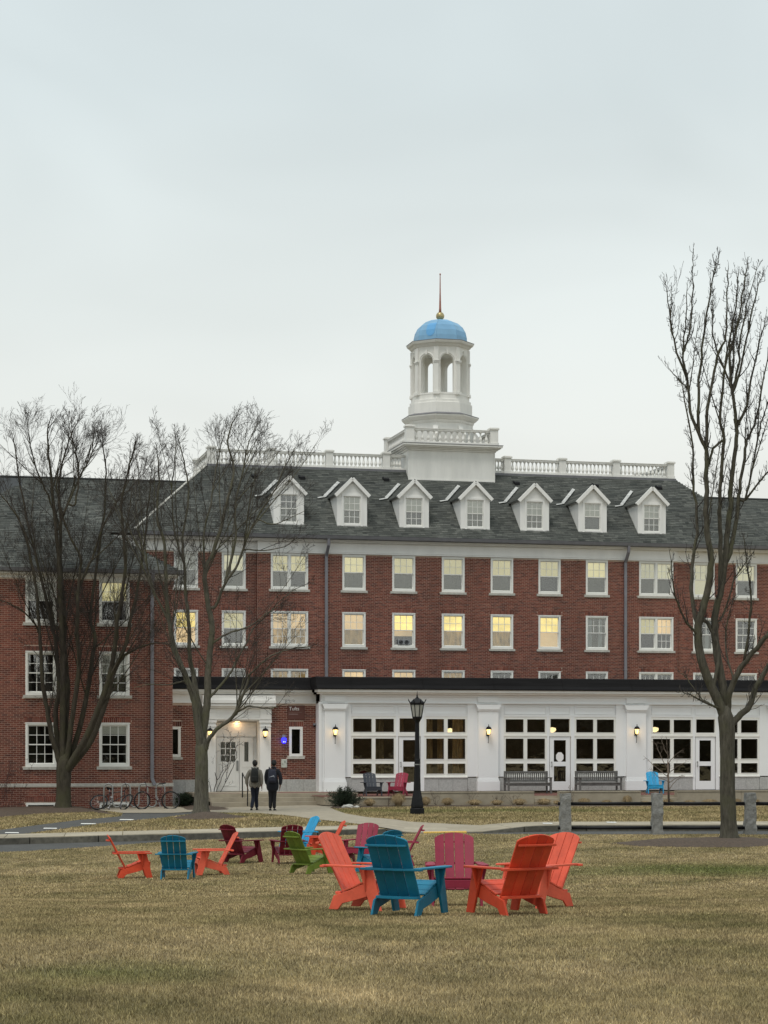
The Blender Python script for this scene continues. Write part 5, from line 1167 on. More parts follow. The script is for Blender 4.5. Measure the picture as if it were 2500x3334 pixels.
put(MB().box(-.07, .07, -.05, 0, .12, .24), 'housing', MT['galv'], bl_, bevel=.008)
put(MB().prism([(-.085, .11), (.085, .11), (.075, -.06), (.05, -.095), (-.05, -.095), (-.075, -.06)], 'y', -.13, -.01), 'lens', glow('blue_glow', (.02, .02, 1.0), 3.2, (.02, .02, .5)), bl_, bevel=.01)
for x in (-.035, .03): put(MB().box(x - .008, x + .008, -.134, -.131, -.06, -.02), 'lamp_filament', glow('blue_hot', (.5, .6, 1), 3), bl_)
lp = bpy.data.lights.new('blue_lamp', 'POINT'); lp.energy = .8; lp.color = (.08, .1, 1); lp.shadow_soft_size = .06; lo = bpy.data.objects.new('blue_lamp', lp); COL.objects.link(lo); lo.parent = bl_; lo.location = (0, -.2, 0)
u, z = pf(924.5, 2499, V_ENT - .04); nb_ = bthing('notice_box', 'pale metal box on the brick wall beside the right walker', 'box', u, V_ENT - .012, z); ORG[nb_.name] = (0, 0, 0)
put(MB().box(-.115, .115, -.08, 0, 0, .33), 'case', mat('box_paint', (.50, .52, .46), .6, .08, 5), nb_, bevel=.01); put(MB().box(-.08, -.05, -.083, -.081, .10, .17).box(.0, .05, -.083, -.081, .18, .26), 'sticker', mat('sticker', (.25, .28, .24), .7, .2, 20), nb_); put(MB().box(.085, .10, -.092, -.081, .14, .19), 'latch', MT['galv'], nb_)
u, z = pf(1024, 2359, V_ENT); cmr = bthing('security_camera', 'small grey security camera at the corner of brick entrance and pavilion', 'camera', u, V_ENT - .012, z); ORG[cmr.name] = (0, 0, 0)
put(MB().box(-.07, .05, -.10, 0, -.03, .05), 'mount', MT['pipe'], cmr, bevel=.006); put(MB().lathe([(.002, -.09), (.04, -.075), (.055, -.03)], 12, (-.01, -.06)), 'dome', MT['black'], cmr)
# window fan
fan = bthing('window_fan', 'grey twin window fan in the lit third-floor window', 'fan', FANW[0], 0.0, FANW[1] + .145); ORG[fan.name] = (0, 0, 0)
gm = mat('fan_grey', (.24, .25, .26), .5, .05, 5)
put(MB().box(-.30, .30, -.02, .034, 0, .24), 'case', gm, fan, bevel=.01)
for s in (-1, 1):
    put(MB().lathe([(.105, 0), (.105, .004)], 20).lathe([(.02, .004), (.02, .01)], 10), 'fan_grille', MT['black'], fan); COL.objects[-1].rotation_euler = (R(90), 0, 0); COL.objects[-1].location = (s * .14, -.021, .12)
    q = MB()
    for r_ in (.04, .065, .09): q.tube([(r_ * math.cos(k * math.pi / 8), -.03, r_ * math.sin(k * math.pi / 8)) for k in range(16)], .003, 4, closed=True)
    q.lathe([(.018, -.005), (.018, .005)], 8); g_ = put(q, 'fan_ring', gm, fan); g_.location = (s * .14, 0, .12)

# ------------------------------------------------------------------ granite post and rail fence
fp = [on_ground(x, 2717, False) for x in (1840, 2139, 2442, 2752)]
fence = thing('post_fence', 'rough granite posts with two black pipe rails beside the road', 'fence', fp[1])
rnd = random.Random(9)
for i, p in enumerate(fp):
    q = MB(); hh = 1.07; nz = 9; w0 = .135; base = p - fp[1]
    for k in range(nz + 1):
        z = -.1 + (hh + .1) * k / nz
        for j in range(8):
            t_ = math.pi / 4 * j + .15; r_ = w0 * (1.30 if j % 2 else 1.0) * rnd.uniform(.90, 1.10) * (1.08 - .07 * k / nz); q.v.append((base.x + r_ * math.cos(t_), base.y + r_ * math.sin(t_), base.z + z + rnd.uniform(-.012, .012)))
    for k in range(nz):
        for j in range(8): q.f.append((8 * k + j, 8 * k + (j + 1) % 8, 8 * k + 8 + (j + 1) % 8, 8 * k + 8 + j)); q.m.append(0)
    q.f.append(tuple(range(8 * nz, 8 * nz + 8))); q.m.append(0)
    put(q, 'post', MT['rough_granite'], fence)
for za in (.80, .17):
    for i in range(3):
        a, b = fp[i] - fp[1], fp[i + 1] - fp[1]; d = (b - a).normalized(); put(MB().tube([a + d * (-.19 if i == 0 else .1) + Vector((0, 0, za)), b - d * .1 + Vector((0, 0, za))], .044, 10), 'rail', K, fence, smooth=True)
# yellow plate at the kerb ramp
q = MB(); xs_ = np.linspace(1.08, 2.26, 7)
for x in xs_:
    for dy in (-.02, .42): q.v.append((x, float(kerbY(x)) + dy, float(g_far(x, kerbY(x) + .2)) + .032))
for i in range(6): q.f.append((2 * i, 2 * i + 2, 2 * i + 3, 2 * i + 1)); q.m.append(0)
for i in range(6): q.add([q.v[2 * i], q.v[2 * i + 2], tuple(Vector(q.v[2 * i + 2]) - Vector((0, 0, .06))), tuple(Vector(q.v[2 * i]) - Vector((0, 0, .06)))], [(0, 1, 2, 3)])
for i in range(20):
    for j in range(5):
        x = 1.12 + i * .058; y = float(kerbY(x)) + .03 + j * .085; z = float(g_far(x, kerbY(x) + .2)) + .033; q.lathe([(.016, z), (.011, z + .006)], 6, (x, y))
tag(put(q, 'tactile_plate', MT['tactile'], fix=False), 'yellow tactile plate at the kerb ramp behind the front chairs', 'ramp plate')

# ------------------------------------------------------------------ bike rack and bicycles
GP = on_ground(430, 2637); DRK = GP.y
rack = thing('bike_rack', 'galvanised wave bike rack on the pad by the wing', 'bike rack', (at(338, 2637, DRK).x, DRK, GP.z)); ORG[rack.name] = tuple(rack.location)
def rx(x, t_=0): return at(x, 2600, DRK).x
xs_ = [338, 366, 395, 423, 451, 479, 506, 534]; pts = []; zg = GP.z; rd = (rx(366) - rx(338)) / 2; yy = lambda x: DRK + (x - rx(338)) * .1
pts.append((rx(338), yy(rx(338)), zg - .05))
for i in range(0, 8):
    x = rx(xs_[i]); upw = i % 2 == 0
    if upw:
        if i: pass
        c = x + rd; zt = zg + .80
        pts += [(c - rd * math.cos(k * math.pi / 8), yy(c), zt + rd * math.sin(k * math.pi / 8)) for k in range(9)]
    elif i < 7:
        c = x + rd; zt = zg + .10 + rd
        pts += [(c - rd * math.cos(k * math.pi / 8), yy(c), zt - rd * math.sin(k * math.pi / 8)) for k in range(9)]
pts.append((rx(534), yy(rx(534)), zg - .05))
put(MB().tube(pts, .028, 8), 'tube', MT['galv'], rack, smooth=True)
for x in (338, 534): put(MB().lathe([(.07, zg + .0), (.07, zg + .03)], 12, (rx(x), yy(rx(x)))), 'foot_plate', MT['galv'], rack)
rub = mat('tyre_rubber', (.012, .012, .013), .8, .2, 5); rim = mat('alloy_rim', (.30, .30, .31), .4, .1, 5, metal=.4)
def bicycle(label, loc, rz, lean, framem, turn=0.0, steer=0.0):
    """heading -x; wheels 0.68 m"""
    o = thing('bicycle', label, 'bicycle', loc, rz, 'bicycles at the rack'); o.rotation_mode = 'XYZ'; o.rotation_euler = (lean, 0, rz); Rw = .335; F, Bk = Vector((-.52, 0, Rw)), Vector((.52, 0, Rw))
    def wheel(c, st=0.0):
        q = MB(); cs = [Vector((math.cos(k * math.pi / 16) * (Rw - .018), 0, math.sin(k * math.pi / 16) * (Rw - .018))) for k in range(32)]; q.tube(cs, .030, 6, closed=True); w = put(q, 'wheel', rub, o, smooth=True); w.location = c; w.rotation_euler = (0, 0, st); ORG[w.name] = (0, 0, 0)
        q = MB(); q.tube([v * .93 for v in cs], .010, 5, closed=True)
        put(q, 'rim', rim, w); q = MB()
        for k in range(14):
            t_ = k * math.pi / 7; q.tube([(0, .02 * (-1) ** k, 0), (math.cos(t_) * (Rw - .04), 0, math.sin(t_) * (Rw - .04))], .0016, 3)
        put(q, 'spokes', rim, w); put(MB().tube([(0, -.05, 0), (0, .05, 0)], .018, 8), 'hub', rim, w)
    wheel(F, steer); wheel(Bk)
    bb = Vector((.08, 0, .29)); st = Vector((.20, 0, .80)); ht, hb = Vector((-.36, 0, .84)), Vector((-.40, 0, .66)); q = MB()
    for a, b in ((bb, st), (st + Vector((-.02, 0, -.05)), ht), (bb, hb), (ht + Vector((.01, 0, .04)), hb)): q.tube([a, b], .017, 7)
    for s in (-1, 1): q.tube([bb, Bk + Vector((0, .05 * s, 0))], .010, 5); q.tube([st + Vector((-.01, 0, -.05)), Bk + Vector((0, .05 * s, 0))], .009, 5)
    put(q, 'frame', framem, o, smooth=True); q = MB()
    for s in (-1, 1): q.tube([hb, hb + Vector((-.03, .05 * s, -.06)), F + Vector((0, .05 * s, 0))], .012, 5)
    put(q, 'fork', framem, o); put(MB().tube([st, st + Vector((.03, 0, .13))], .013, 6), 'seat_post', rim, o)
    q = MB(); s_ = st + Vector((.03, 0, .13)); q.add([s_ + Vector(v) for v in ((-.15, -.02, 0), (-.15, .02, 0), (.05, .07, .01), (.12, .07, .03), (.12, -.07, .03), (.05, -.07, .01), (-.15, -.02, .03), (-.15, .02, .03), (.05, .07, .05), (.12, .07, .06), (.12, -.07, .06), (.05, -.07, .05))], [(0, 5, 4, 3, 2, 1), (6, 7, 8, 9, 10, 11), (0, 1, 7, 6), (1, 2, 8, 7), (2, 3, 9, 8), (3, 4, 10, 9), (4, 5, 11, 10), (5, 0, 6, 11)]); put(q, 'saddle', rub, o, bevel=.01)
    put(MB().tube([ht + Vector((0, 0, .03)), ht + Vector((-.03, 0, .13)), ht + Vector((-.07, 0, .15))], .013, 6).tube([ht + Vector((-.04, -.29, .17)), ht + Vector((-.07, -.12, .155)), ht + Vector((-.07, .12, .155)), ht + Vector((-.04, .29, .17))], .012, 6), 'handlebar', rub, o)
    put(MB().tube([bb + Vector((0, .045 * 1, 0)) + Vector((math.cos(k * math.pi / 8) * .085, 0, math.sin(k * math.pi / 8) * .085)) for k in range(16)], .008, 4, closed=True).tube([bb + Vector((.0, -.07, 0)), bb + Vector((.06, -.08, -.15))], .01, 5).tube([bb + Vector((.0, .07, 0)), bb + Vector((-.06, .08, .15))], .01, 5).obox(bb + Vector((.06, -.13, -.15)), ((1, 0, 0), (0, 1, 0), (0, 0, 1)), (.04, .05, .012)).obox(bb + Vector((-.06, .13, .15)), ((1, 0, 0), (0, 1, 0), (0, 0, 1)), (.04, .05, .012)), 'crank', rim, o)
    return o
b1 = at(509, 2637, DRK - .3); bicycle('dark red bicycle standing upright at the right end of the rack', (b1.x, b1.y, zg + .02), R(8), R(4), mat('red_frame', (.075, .014, .016), .4, .1, 6), steer=R(28))
b2 = at(362, 2637, DRK - .25); bicycle('dark bicycle slumped over at the left end of the rack', (b2.x, b2.y - .1, zg + .02), R(170), R(38), mat('dark_frame', (.02, .02, .023), .35, .1, 6), steer=R(-35))
# ================================================================== people
def skin(name, V, E, m, parent, sub=2, root=0):
    me = bpy.data.meshes.new(name); me.from_pydata([v[:3] for v in V], E, []); o = link(name, me, parent); me.materials.append(m)
    md = o.modifiers.new('skin', 'SKIN'); md.use_smooth_shade = True; md.branch_smoothing = .6
    if not me.skin_vertices: return o
    for i, v in enumerate(V):
        s = me.skin_vertices[0].data[i]; s.radius = (v[3], v[4] if len(v) > 4 else v[3]); s.use_root = (i == root)
    ss = o.modifiers.new('sub', 'SUBSURF'); ss.levels = sub; ss.render_levels = sub
    return o
def chainE(idx): return [(a, b) for a, b in zip(idx, idx[1:])]
SKIN = mat('skin', (.17, .095, .065), .6, .08, 12)
def person(label, loc, rz, J, cols, hood=False, coat=False):
    o = thing('person', label, 'person', loc, rz)
    # one continuous body: pelvis, spine, neck, head, arms, legs; fingers as part of the same skin
    V = [(0, 0, .93, .13, .095), (0, 0, 1.12, .125, .09), (0, .01, 1.34, .145, .09), (0, .0, 1.46, .075, .065), (J['head'][0] * .5, .0, 1.53, .05, .05), (J['head'][0], .015, 1.62, .072, .085), (J['head'][0], .02, 1.70, .06, .07)]
    E = chainE([0, 1, 2, 3, 4, 5, 6])
    def addc(start, pts):
        i0 = start
        for p in pts: V.append(p); E.append((i0, len(V) - 1)); i0 = len(V) - 1
        return i0
    addc(5, [(J['head'][0], .115, 1.615, .018)]);  
    for s in (-1, 1): addc(5, [(J['head'][0] + s * .082, 0, 1.62, .018)])
    jacket = [(0, 0, J['hem'], *J['hemr']), (0, 0, 1.0, .225, .15), (0, .005, 1.18, .225, .15), (0, .01, 1.36, .225, .14), (0, .0, 1.47, .085, .08)]; JE = chainE([0, 1, 2, 3, 4])
    for key, s in (('L', -1), ('R', 1)):
        sh, el, wr, ha = [Vector(q) for q in J[key]]
        a = addc(2, [(sh.x, sh.y, sh.z, .055), (el.x, el.y, el.z, .042), (wr.x, wr.y, wr.z, .030), (ha.x, ha.y, ha.z, .036, .018)])
        d = (ha - wr).normalized(); sd_ = Vector((0, 1, 0))
        for k, (off, ln) in enumerate(((-.028, .07), (-.010, .082), (.009, .078), (.027, .06))):
            b = ha + sd_ * off + d * .03; c = b + d * ln * .55; e2 = c + d * ln * .4 + Vector((-s * .015, 0, 0)); addc(a, [(b.x, b.y, b.z, .009), (c.x, c.y, c.z, .0085), (e2.x, e2.y, e2.z, .007)])
        tb = ha + sd_ * .04 - d * .02; t2 = tb + sd_ * .02 + d * .045; addc(a, [(tb.x, tb.y, tb.z, .011), (t2.x, t2.y, t2.z, .009)])
        jw = wr.lerp(el, .05); n0 = len(jacket); jacket += [(sh.x, sh.y, sh.z, .095, .09), (el.x, el.y, el.z, .076), (jw.x, jw.y, jw.z, .058)]; JE += [(3, n0), (n0, n0 + 1), (n0 + 1, n0 + 2)]
    trous = [(0, 0, .90, .125, .10)]; TE = []
    for key in ('LL', 'RL'):
        hp, kn, an, to = [Vector(q) for q in J[key]]
        addc(0, [(hp.x, hp.y, hp.z, .085), (kn.x, kn.y, kn.z, .055), (an.x, an.y, an.z, .03)])
        n0 = len(trous); trous += [(hp.x, hp.y, hp.z, .102), (kn.x, kn.y, kn.z, .075), (an.x, an.y, an.z - .02, .062)]; TE += [(0, n0), (n0, n0 + 1), (n0 + 1, n0 + 2)]
    body = skin('body', V, E, SKIN, o)
    skin('trousers', trous, TE, cols['legs'], o); skin('jacket', jacket, JE, cols['top'], o)
    for key in ('LL', 'RL'):
        hp, kn, an, to = [Vector(q) for q in J[key]]; skin('shoe', [(an.x, an.y - .035, .055, .052, .055), (an.x * .7 + to.x * .3, an.y * .5 + to.y * .5, .045, .045, .04), (to.x, to.y, .035, .050, .034)], [(0, 1), (1, 2)], cols['shoes'], o)
    hx = J['head'][0]; bm = bmesh.new(); bmesh.ops.create_uvsphere(bm, u_segments=20, v_segments=14, radius=1)
    for v in bm.verts:
        k = 1 + .05 * math.sin(v.co.x * 9 + v.co.z * 7) * math.sin(v.co.y * 8); z = v.co.z
        v.co = Vector((hx + v.co.x * .092 * k, -.005 + v.co.y * .102 * k + (-.02 if z < 0 else 0), 1.665 + z * (.10 if z > 0 else .115) * k))
        if v.co.y > .045 and v.co.z < 1.70: v.co.y = .045
    me = bpy.data.meshes.new('hair'); bm.to_mesh(me); bm.free(); me.polygons.foreach_set('use_smooth', [True] * len(me.polygons)); me.materials.append(cols['hair']); link('hair', me, o)
    for s in (-1, 1): put(MB().lathe([(.002, -.009), (.009, -.004), (.009, .004), (.002, .009)], 8), 'eye', MT['black'], o, off=(-hx - s * .032, -.095, -1.635))
    put(MB().box(hx - .022, hx + .022, .088, .098, 1.565, 1.573), 'mouth', mat('lips', (.22, .09, .08), .6, .05, 5), o)
    if hood: skin('hood', [(hx * .5, -.06, 1.47, .115, .075), (hx * .8, -.07, 1.54, .10, .06)], [(0, 1)], cols['top'], o)
    else: skin('collar', [(-.06, -.015, 1.495, .035), (0, -.06, 1.50, .035), (.06, -.015, 1.495, .035)], [(0, 1), (1, 2)], cols['collar'], o)
    return o
def backpack(label, loc, rz, m, w, h, z0, stripe=None):
    o = thing('backpack', label, 'backpack', loc, rz); q = MB(); n = 12; prof = []
    for k in range(n): t_ = 2 * math.pi * k / n; prof.append((math.copysign(abs(math.cos(t_)) ** .6, math.cos(t_)), math.copysign(abs(math.sin(t_)) ** .7, math.sin(t_))))
    rows = [(0, .80, .6), (.06, .97, .95), (.35, 1.0, 1.05), (.70, .96, .9), (.90, .85, .7), (1.0, .62, .35)]
    for t_, a, b in rows:
        for c, s in prof: q.v.append((c * w / 2 * a, -.225 + s * .085 * b, z0 + h * t_))
    for i in range(len(rows) - 1):
        for k in range(n): q.f.append((i * n + k, i * n + (k + 1) % n, (i + 1) * n + (k + 1) % n, (i + 1) * n + k)); q.m.append(0)
    q.f += [tuple(range(n))[::-1], tuple(range((len(rows) - 1) * n, len(rows) * n))]; q.m += [0, 0]
    put(q, 'bag', m, o, smooth=True); 
    q = MB(); q.box(-w * .36, w * .36, -.345, -.29, z0 + h * .10, z0 + h * .48); put(q, 'front_pocket', m, o, bevel=.025)
    for s in (-1, 1): put(MB().tube([(s * w * .3, -.13, z0 + h * .95), (s * w * .38, -.03, 1.50), (s * w * .42, .10, 1.42), (s * w * .45, .12, 1.2), (s * w * .42, -.08, z0 + .08)], .022, 6), 'strap', m, o, smooth=True)
    put(MB().tube([(-.035, -.16, z0 + h), (0, -.17, z0 + h + .05), (.035, -.16, z0 + h)], .009, 5), 'haul_loop', m, o)
    if stripe:
        put(MB().add([(-.11, -.351, z0 + h * .40), (-.02, -.353, z0 + h * .49), (.07, -.351, z0 + h * .56), (.085, -.351, z0 + h * .37), (.055, -.353, z0 + h * .47), (-.03, -.355, z0 + h * .43)], [(0, 5, 1), (1, 5, 4, 2), (2, 4, 3)]), 'pale_stripe', stripe, o)
    return o
f1 = on_ground(830, 2640); f2 = on_ground(887, 2641)
J1 = dict(head=(.0, 0), hem=.76, hemr=(.26, .19), L=[(-.18, 0, 1.39), (-.29, -.03, 1.13), (-.28, .03, .88), (-.255, .05, .79)], R=[(.18, 0, 1.39), (.225, -.05, 1.13), (.235, -.05, .88), (.24, -.04, .79)],
          LL=[(-.085, 0, .88), (-.06, .10, .48), (-.115, -.05, .11), (-.14, .06, .04)], RL=[(.085, 0, .88), (.03, .16, .50), (.045, .30, .10), (.06, .42, .04)])
person('person in grey jacket and dark jeans walking to the door', f1, 0, J1, dict(top=mat('grey_jacket', (.22, .20, .165), .9, .15, 6, .2), legs=mat('dark_denim', (.014, .018, .032), .9, .2, 8), shoes=mat('black_shoe', (.012, .012, .013), .6, .1, 8), hair=mat('dark_hair', (.012, .010, .009), .7, .3, 60), collar=mat('pale_hood', (.42, .41, .37), .9, .1, 8)))
backpack('black backpack on the person in the grey jacket', f1, 0, mat('black_nylon', (.016, .017, .016), .75, .2, 10), .27, .48, .98)
J2 = dict(head=(.05, 0), hem=.62, hemr=(.26, .20), L=[(-.19, 0, 1.40), (-.225, .03, 1.12), (-.20, .10, .90), (-.18, .12, .81)], R=[(.20, 0, 1.40), (.285, -.03, 1.13), (.265, -.02, .87), (.25, -.02, .78)],
          LL=[(-.08, 0, .88), (-.065, .03, .48), (-.075, .0, .10), (-.09, .11, .04)], RL=[(.08, 0, .88), (.06, .02, .48), (.06, -.03, .10), (.11, .08, .04)])
person('person in black coat and black trousers walking beside the grey jacket', f2, 0, J2, dict(top=mat('black_coat', (.011, .012, .017), .9, .2, 6, .2), legs=mat('black_trousers', (.009, .009, .010), .9, .2, 8), shoes=mat('black_boot', (.010, .010, .011), .6, .1, 8), hair=mat('black_hair', (.010, .009, .009), .7, .3, 60), collar=None), hood=True)
backpack('navy backpack with pale stripe on the person in black', f2, 0, mat('navy_nylon', (.022, .025, .042), .75, .25, 14), .29, .46, .98, mat('pale_reflective', (.34, .36, .40), .6, .05, 9))

# ================================================================== trees
def smoothline(p, k=4):
    p = [Vector(q) for q in p]; o = []
    for i in range(len(p) - 1):
        a, b, c, d = p[max(i - 1, 0)], p[i], p[i + 1], p[min(i + 2, len(p) - 1)]
        for j in range(k):
            t_ = j / k; o.append(.5 * ((2 * b) + (c - a) * t_ + (2 * a - 5 * b + 4 * c - d) * t_ ** 2 + (3 * b - a - 3 * c + d) * t_ ** 3))
    o.append(p[-1]); return o
def barkmat(name, c, moss=(.10, .105, .05)):
    m, t, b = newmat(name); n = t.nodes.new; l = t.links.new; g = n('ShaderNodeNewGeometry')
    mp_ = n('ShaderNodeMapping'); mp_.inputs['Scale'].default_value = (1, 1, .22); l(g.outputs['Position'], mp_.inputs[0])
    a = n('ShaderNodeTexNoise'); a.inputs['Scale'].default_value = 16; a.inputs['Detail'].default_value = 7; a.inputs['Roughness'].default_value = .7; l(mp_.outputs[0], a.inputs['Vector'])
    rp = n('ShaderNodeValToRGB'); el = rp.color_ramp.elements; el[0].position = .32; el[0].color = (*[q * .5 for q in c], 1); el[1].position = .7; el[1].color = (*[q * 1.35 for q in c], 1); l(a.outputs[0], rp.inputs[0])
    a2 = n('ShaderNodeTexNoise'); a2.inputs['Scale'].default_value = 1.7; a2.inputs['Detail'].default_value = 4; l(g.outputs['Position'], a2.inputs['Vector'])
    mr = n('ShaderNodeMapRange'); mr.inputs['From Min'].default_value = .48; mr.inputs['From Max'].default_value = .72; mr.inputs['To Max'].default_value = .7; l(a2.outputs[0], mr.inputs[0])
    mx_ = n('ShaderNodeMixRGB'); mx_.inputs[2].default_value = (*moss, 1); l(mr.outputs[0], mx_.inputs[0]); l(rp.outputs[0], mx_.inputs[1]); l(mx_.outputs[0], b.inputs['Base Color'])
    bp = n('ShaderNodeBump'); bp.inputs['Strength'].default_value = .9; bp.inputs['Distance'].default_value = .03; l(a.outputs[0], bp.inputs['Height']); l(bp.outputs[0], b.inputs['Normal'])
    b.inputs['Roughness'].default_value = .95; b.inputs['Specular IOR Level'].default_value = .15; return m
class Tree:
    def __init__(s, name, label, base, bark, twig, seed, group=None, cat='tree'):
        s.o = thing(name, label, cat, base, 0, group); ORG[s.o.name] = tuple(base); s.b = Vector(base); s.big = MB(); s.small = MB(); s.r = random.Random(seed); s.bark, s.twig = bark, twig; s.segs = []; s.trunk = []
    def join(s, pts):
        """start a limb on the wood it grows from"""
        cand = [(p[i], rr[i]) for p, rr in s.segs for i in range(len(p))] + s.trunk
        if not cand: return pts
        q = pts[0]; pr = lambda v: Vector((v.x / v.y, (v.z - EYE) / v.y)); qp = pr(q)
        b = min(cand, key=lambda c: (pr(c[0]) - qp).length + (9 if c[0].z > q.z + .02 else 0)); d = (pr(b[0]) - qp).length * q.y
        if d > .6: return pts
        k = b[0].y / q.y; out_ = [b[0]]
        for v in pts[(0 if d > .12 else 1):]: out_.append(Vector((v.x * k, v.y * k, EYE + (v.z - EYE) * k)))
        return out_
    def limb(s, pts, r0, r1, n=8, power=1.0, big=True):
        pts = s.join([Vector(q) for q in pts])
        p = smoothline(pts, 4); k = len(p) - 1; rr = [r0 + (r1 - r0) * (i / k) ** power for i in range(k + 1)]
        w = s.r.random() * 9
        p = [q + Vector((s.r.gauss(0, 1), s.r.gauss(0, 1), s.r.gauss(0, .6))) * ((.008 if rr[i] > .07 else .012) if 0 < i < k else 0) for i, q in enumerate(p)]
        (s.big if big else s.small).tube(p, rr, n); s.segs.append((p, rr)); return p, rr
    def branch(s, p, d, ln, r, lev, P):
        rd = s.r; n = 4 if lev < 2 else (3 if lev < P['lmax'] else 2); pts = [Vector(p)]; d = Vector(d).normalized(); st = ln / n; rr = [r]
        for i in range(n):
            d = (d + Vector((rd.gauss(0, P['w']), rd.gauss(0, P['w']), rd.gauss(0, P['w']) + P['up'])) * (1.0)).normalized()
            pts.append(pts[-1] + d * st); rr.append(max(P['rmin'], r * (1 - .72 * (i + 1) / n)))
        s.small.tube(pts, rr, 4 if r > .012 else 3, cap=False)
        if lev < P['lmax']:
            k = P['kids'][lev]; k = int(k) + (1 if rd.random() < k - int(k) else 0)
            for j in range(k):
                t_ = .22 + .78 * (j + rd.random()) / k; i = min(n - 1, int(t_ * n)); f = t_ * n - i; q = pts[i].lerp(pts[i + 1], min(1, f)); dd = (pts[i + 1] - pts[i]).normalized()
                a = rd.uniform(0, 2 * math.pi); o_ = dd.orthogonal().normalized(); o_ = Matrix.Rotation(a, 3, dd) @ o_; an = R(rd.uniform(*P['ang']))
                s.branch(q, dd * math.cos(an) + o_ * math.sin(an), ln * rd.uniform(*P['lr']) * (1.05 - .45 * t_), max(P['rmin'], rr[i] * .62), lev + 1, P)
    def clothe(s, P, start=.25, dens=2.2, seglist=None, l0=1.2, up_bias=.5, rtop=.03):
        rd = s.r
        for p, rr in (seglist or s.segs):
            tot = sum((b - a).length for a, b in zip(p, p[1:])); k = max(2, int(tot * dens))
            for j in range(k):
                t_ = start + (1 - start) * (j + rd.random()) / k; x = t_ * (len(p) - 1); i = min(len(p) - 2, int(x)); q = p[i].lerp(p[i + 1], x - i); dd = (p[i + 1] - p[i]).normalized(); r_ = rr[i]
                a = rd.uniform(0, 2 * math.pi); o_ = dd.orthogonal().normalized(); o_ = Matrix.Rotation(a, 3, dd) @ o_; an = R(rd.uniform(*P['ang']))
                s.branch(q, dd * math.cos(an) + o_ * math.sin(an) + Vector((0, 0, up_bias * .3)), l0 * rd.uniform(.5, 1.25) * (1.25 - .85 * t_), min(rtop, r_ * .6), 0, P)
            s.branch(p[-1], p[-1] - p[-2], l0 * .28, rr[-1], 1, P)
    def shoots(s, k, lr, ang, r0, r1, zcap, t0=.25, t1=.75, out=.35, spread=1.0, zmin=-9):
        """long straight secondary limbs"""
        rd = s.r; base = list(s.segs)
        for _ in range(k):
            p, rr = rd.choice(base); x = rd.uniform(t0, t1) * (len(p) - 1); i = min(len(p) - 2, int(x)); q = p[i].lerp(p[i + 1], x - i); dd = (p[i + 1] - p[i]).normalized()
            if dd.z < .6 or q.z < zmin: continue
            o_ = Matrix.Rotation(rd.uniform(0, 6.28), 3, dd) @ dd.orthogonal().normalized(); a = R(rd.uniform(*ang)); rad = Vector((q.x - s.b.x, (q.y - s.b.y), 0))
            d = (dd * math.cos(a) + o_ * math.sin(a) + rad * out * .25 + Vector((0, 0, .25))).normalized(); ln = rd.uniform(*lr); zc = zcap - spread * abs(q.x + d.x * ln - s.b.x) * .28
            if q.z + d.z * ln > zc: ln = max(.6, (zc - q.z) / max(.2, d.z))
            pts = [q]
            for j in range(5): d = (d + Vector((rd.gauss(0, .045), rd.gauss(0, .045), .05))).normalized(); pts.append(pts[-1] + d * ln / 5)
            r_ = min(r0, rr[i] * .7); k2 = 20; pp = smoothline(pts, 3); rl = [r_ + (r1 - r_) * j / (len(pp) - 1) for j in range(len(pp))]; s.big.tube(pp, rl, 6); s.segs.append((pp, rl))
    def spurs(s, dens, ln, start=.2, rmin=.006):
        rd = s.r
        for p, rr in s.segs:
            tot = sum((b - a).length for a, b in zip(p, p[1:])); k = int(tot * dens)
            for j in range(k):
                t_ = start + (1 - start) * rd.random(); x = t_ * (len(p) - 1); i = min(len(p) - 2, int(x)); q = p[i].lerp(p[i + 1], x - i); dd = (p[i + 1] - p[i]).normalized()
                if rr[i] > .075 and rd.random() < .75: continue
                o_ = Matrix.Rotation(rd.uniform(0, 6.28), 3, dd) @ dd.orthogonal().normalized(); l_ = ln * rd.uniform(.35, 1.3); m1 = q + o_ * l_ * .55 + dd * l_ * .12; m2 = m1 + o_ * l_ * .12 + Vector((0, 0, l_ * .6))
                s.small.tube([q, m1, m2], [rmin * 1.2, rmin, rmin * .85], 3, cap=False)
                if rd.random() < .6: s.small.tube([m1, m1 + o_ * l_ * .3 + Vector((rd.uniform(-.03, .03), 0, l_ * .3))], [rmin, rmin * .8], 3, cap=False)
    def done(s):
        put(s.big, 'trunk', s.bark, s.o, smooth=True, fix=False); c = put(s.small, 'crown', s.twig, s.o, fix=False); return s.o
def PX(cx, cy, k, pts, D, off=0.0, s0=0.0):
    """points traced in a crop (origin cx, cy, scale k) -> world at depth D, drifting by off in depth"""
    n = len(pts) - 1
    return [at(cx + a / k, cy + b / k, D + off * (s0 + (1 - s0) * i / max(1, n))) for i, (a, b) in enumerate(pts)]
BK1 = barkmat('tree_bark_brown', (.062, .053, .040), (.066, .064, .034)); BK2 = barkmat('tree_bark_grey', (.112, .103, .08), (.10, .10, .052)); BK3 = barkmat('tree_bark_dark', (.084, .077, .060), (.08, .082, .042))
TW1 = mat('twig_brown', (.036, .029, .024), .9, .3, 4); TW2 = mat('twig_grey', (.042, .035, .029), .9, .3, 4); TW3 = mat('twig_dark', (.038, .033, .029), .9, .3, 4)
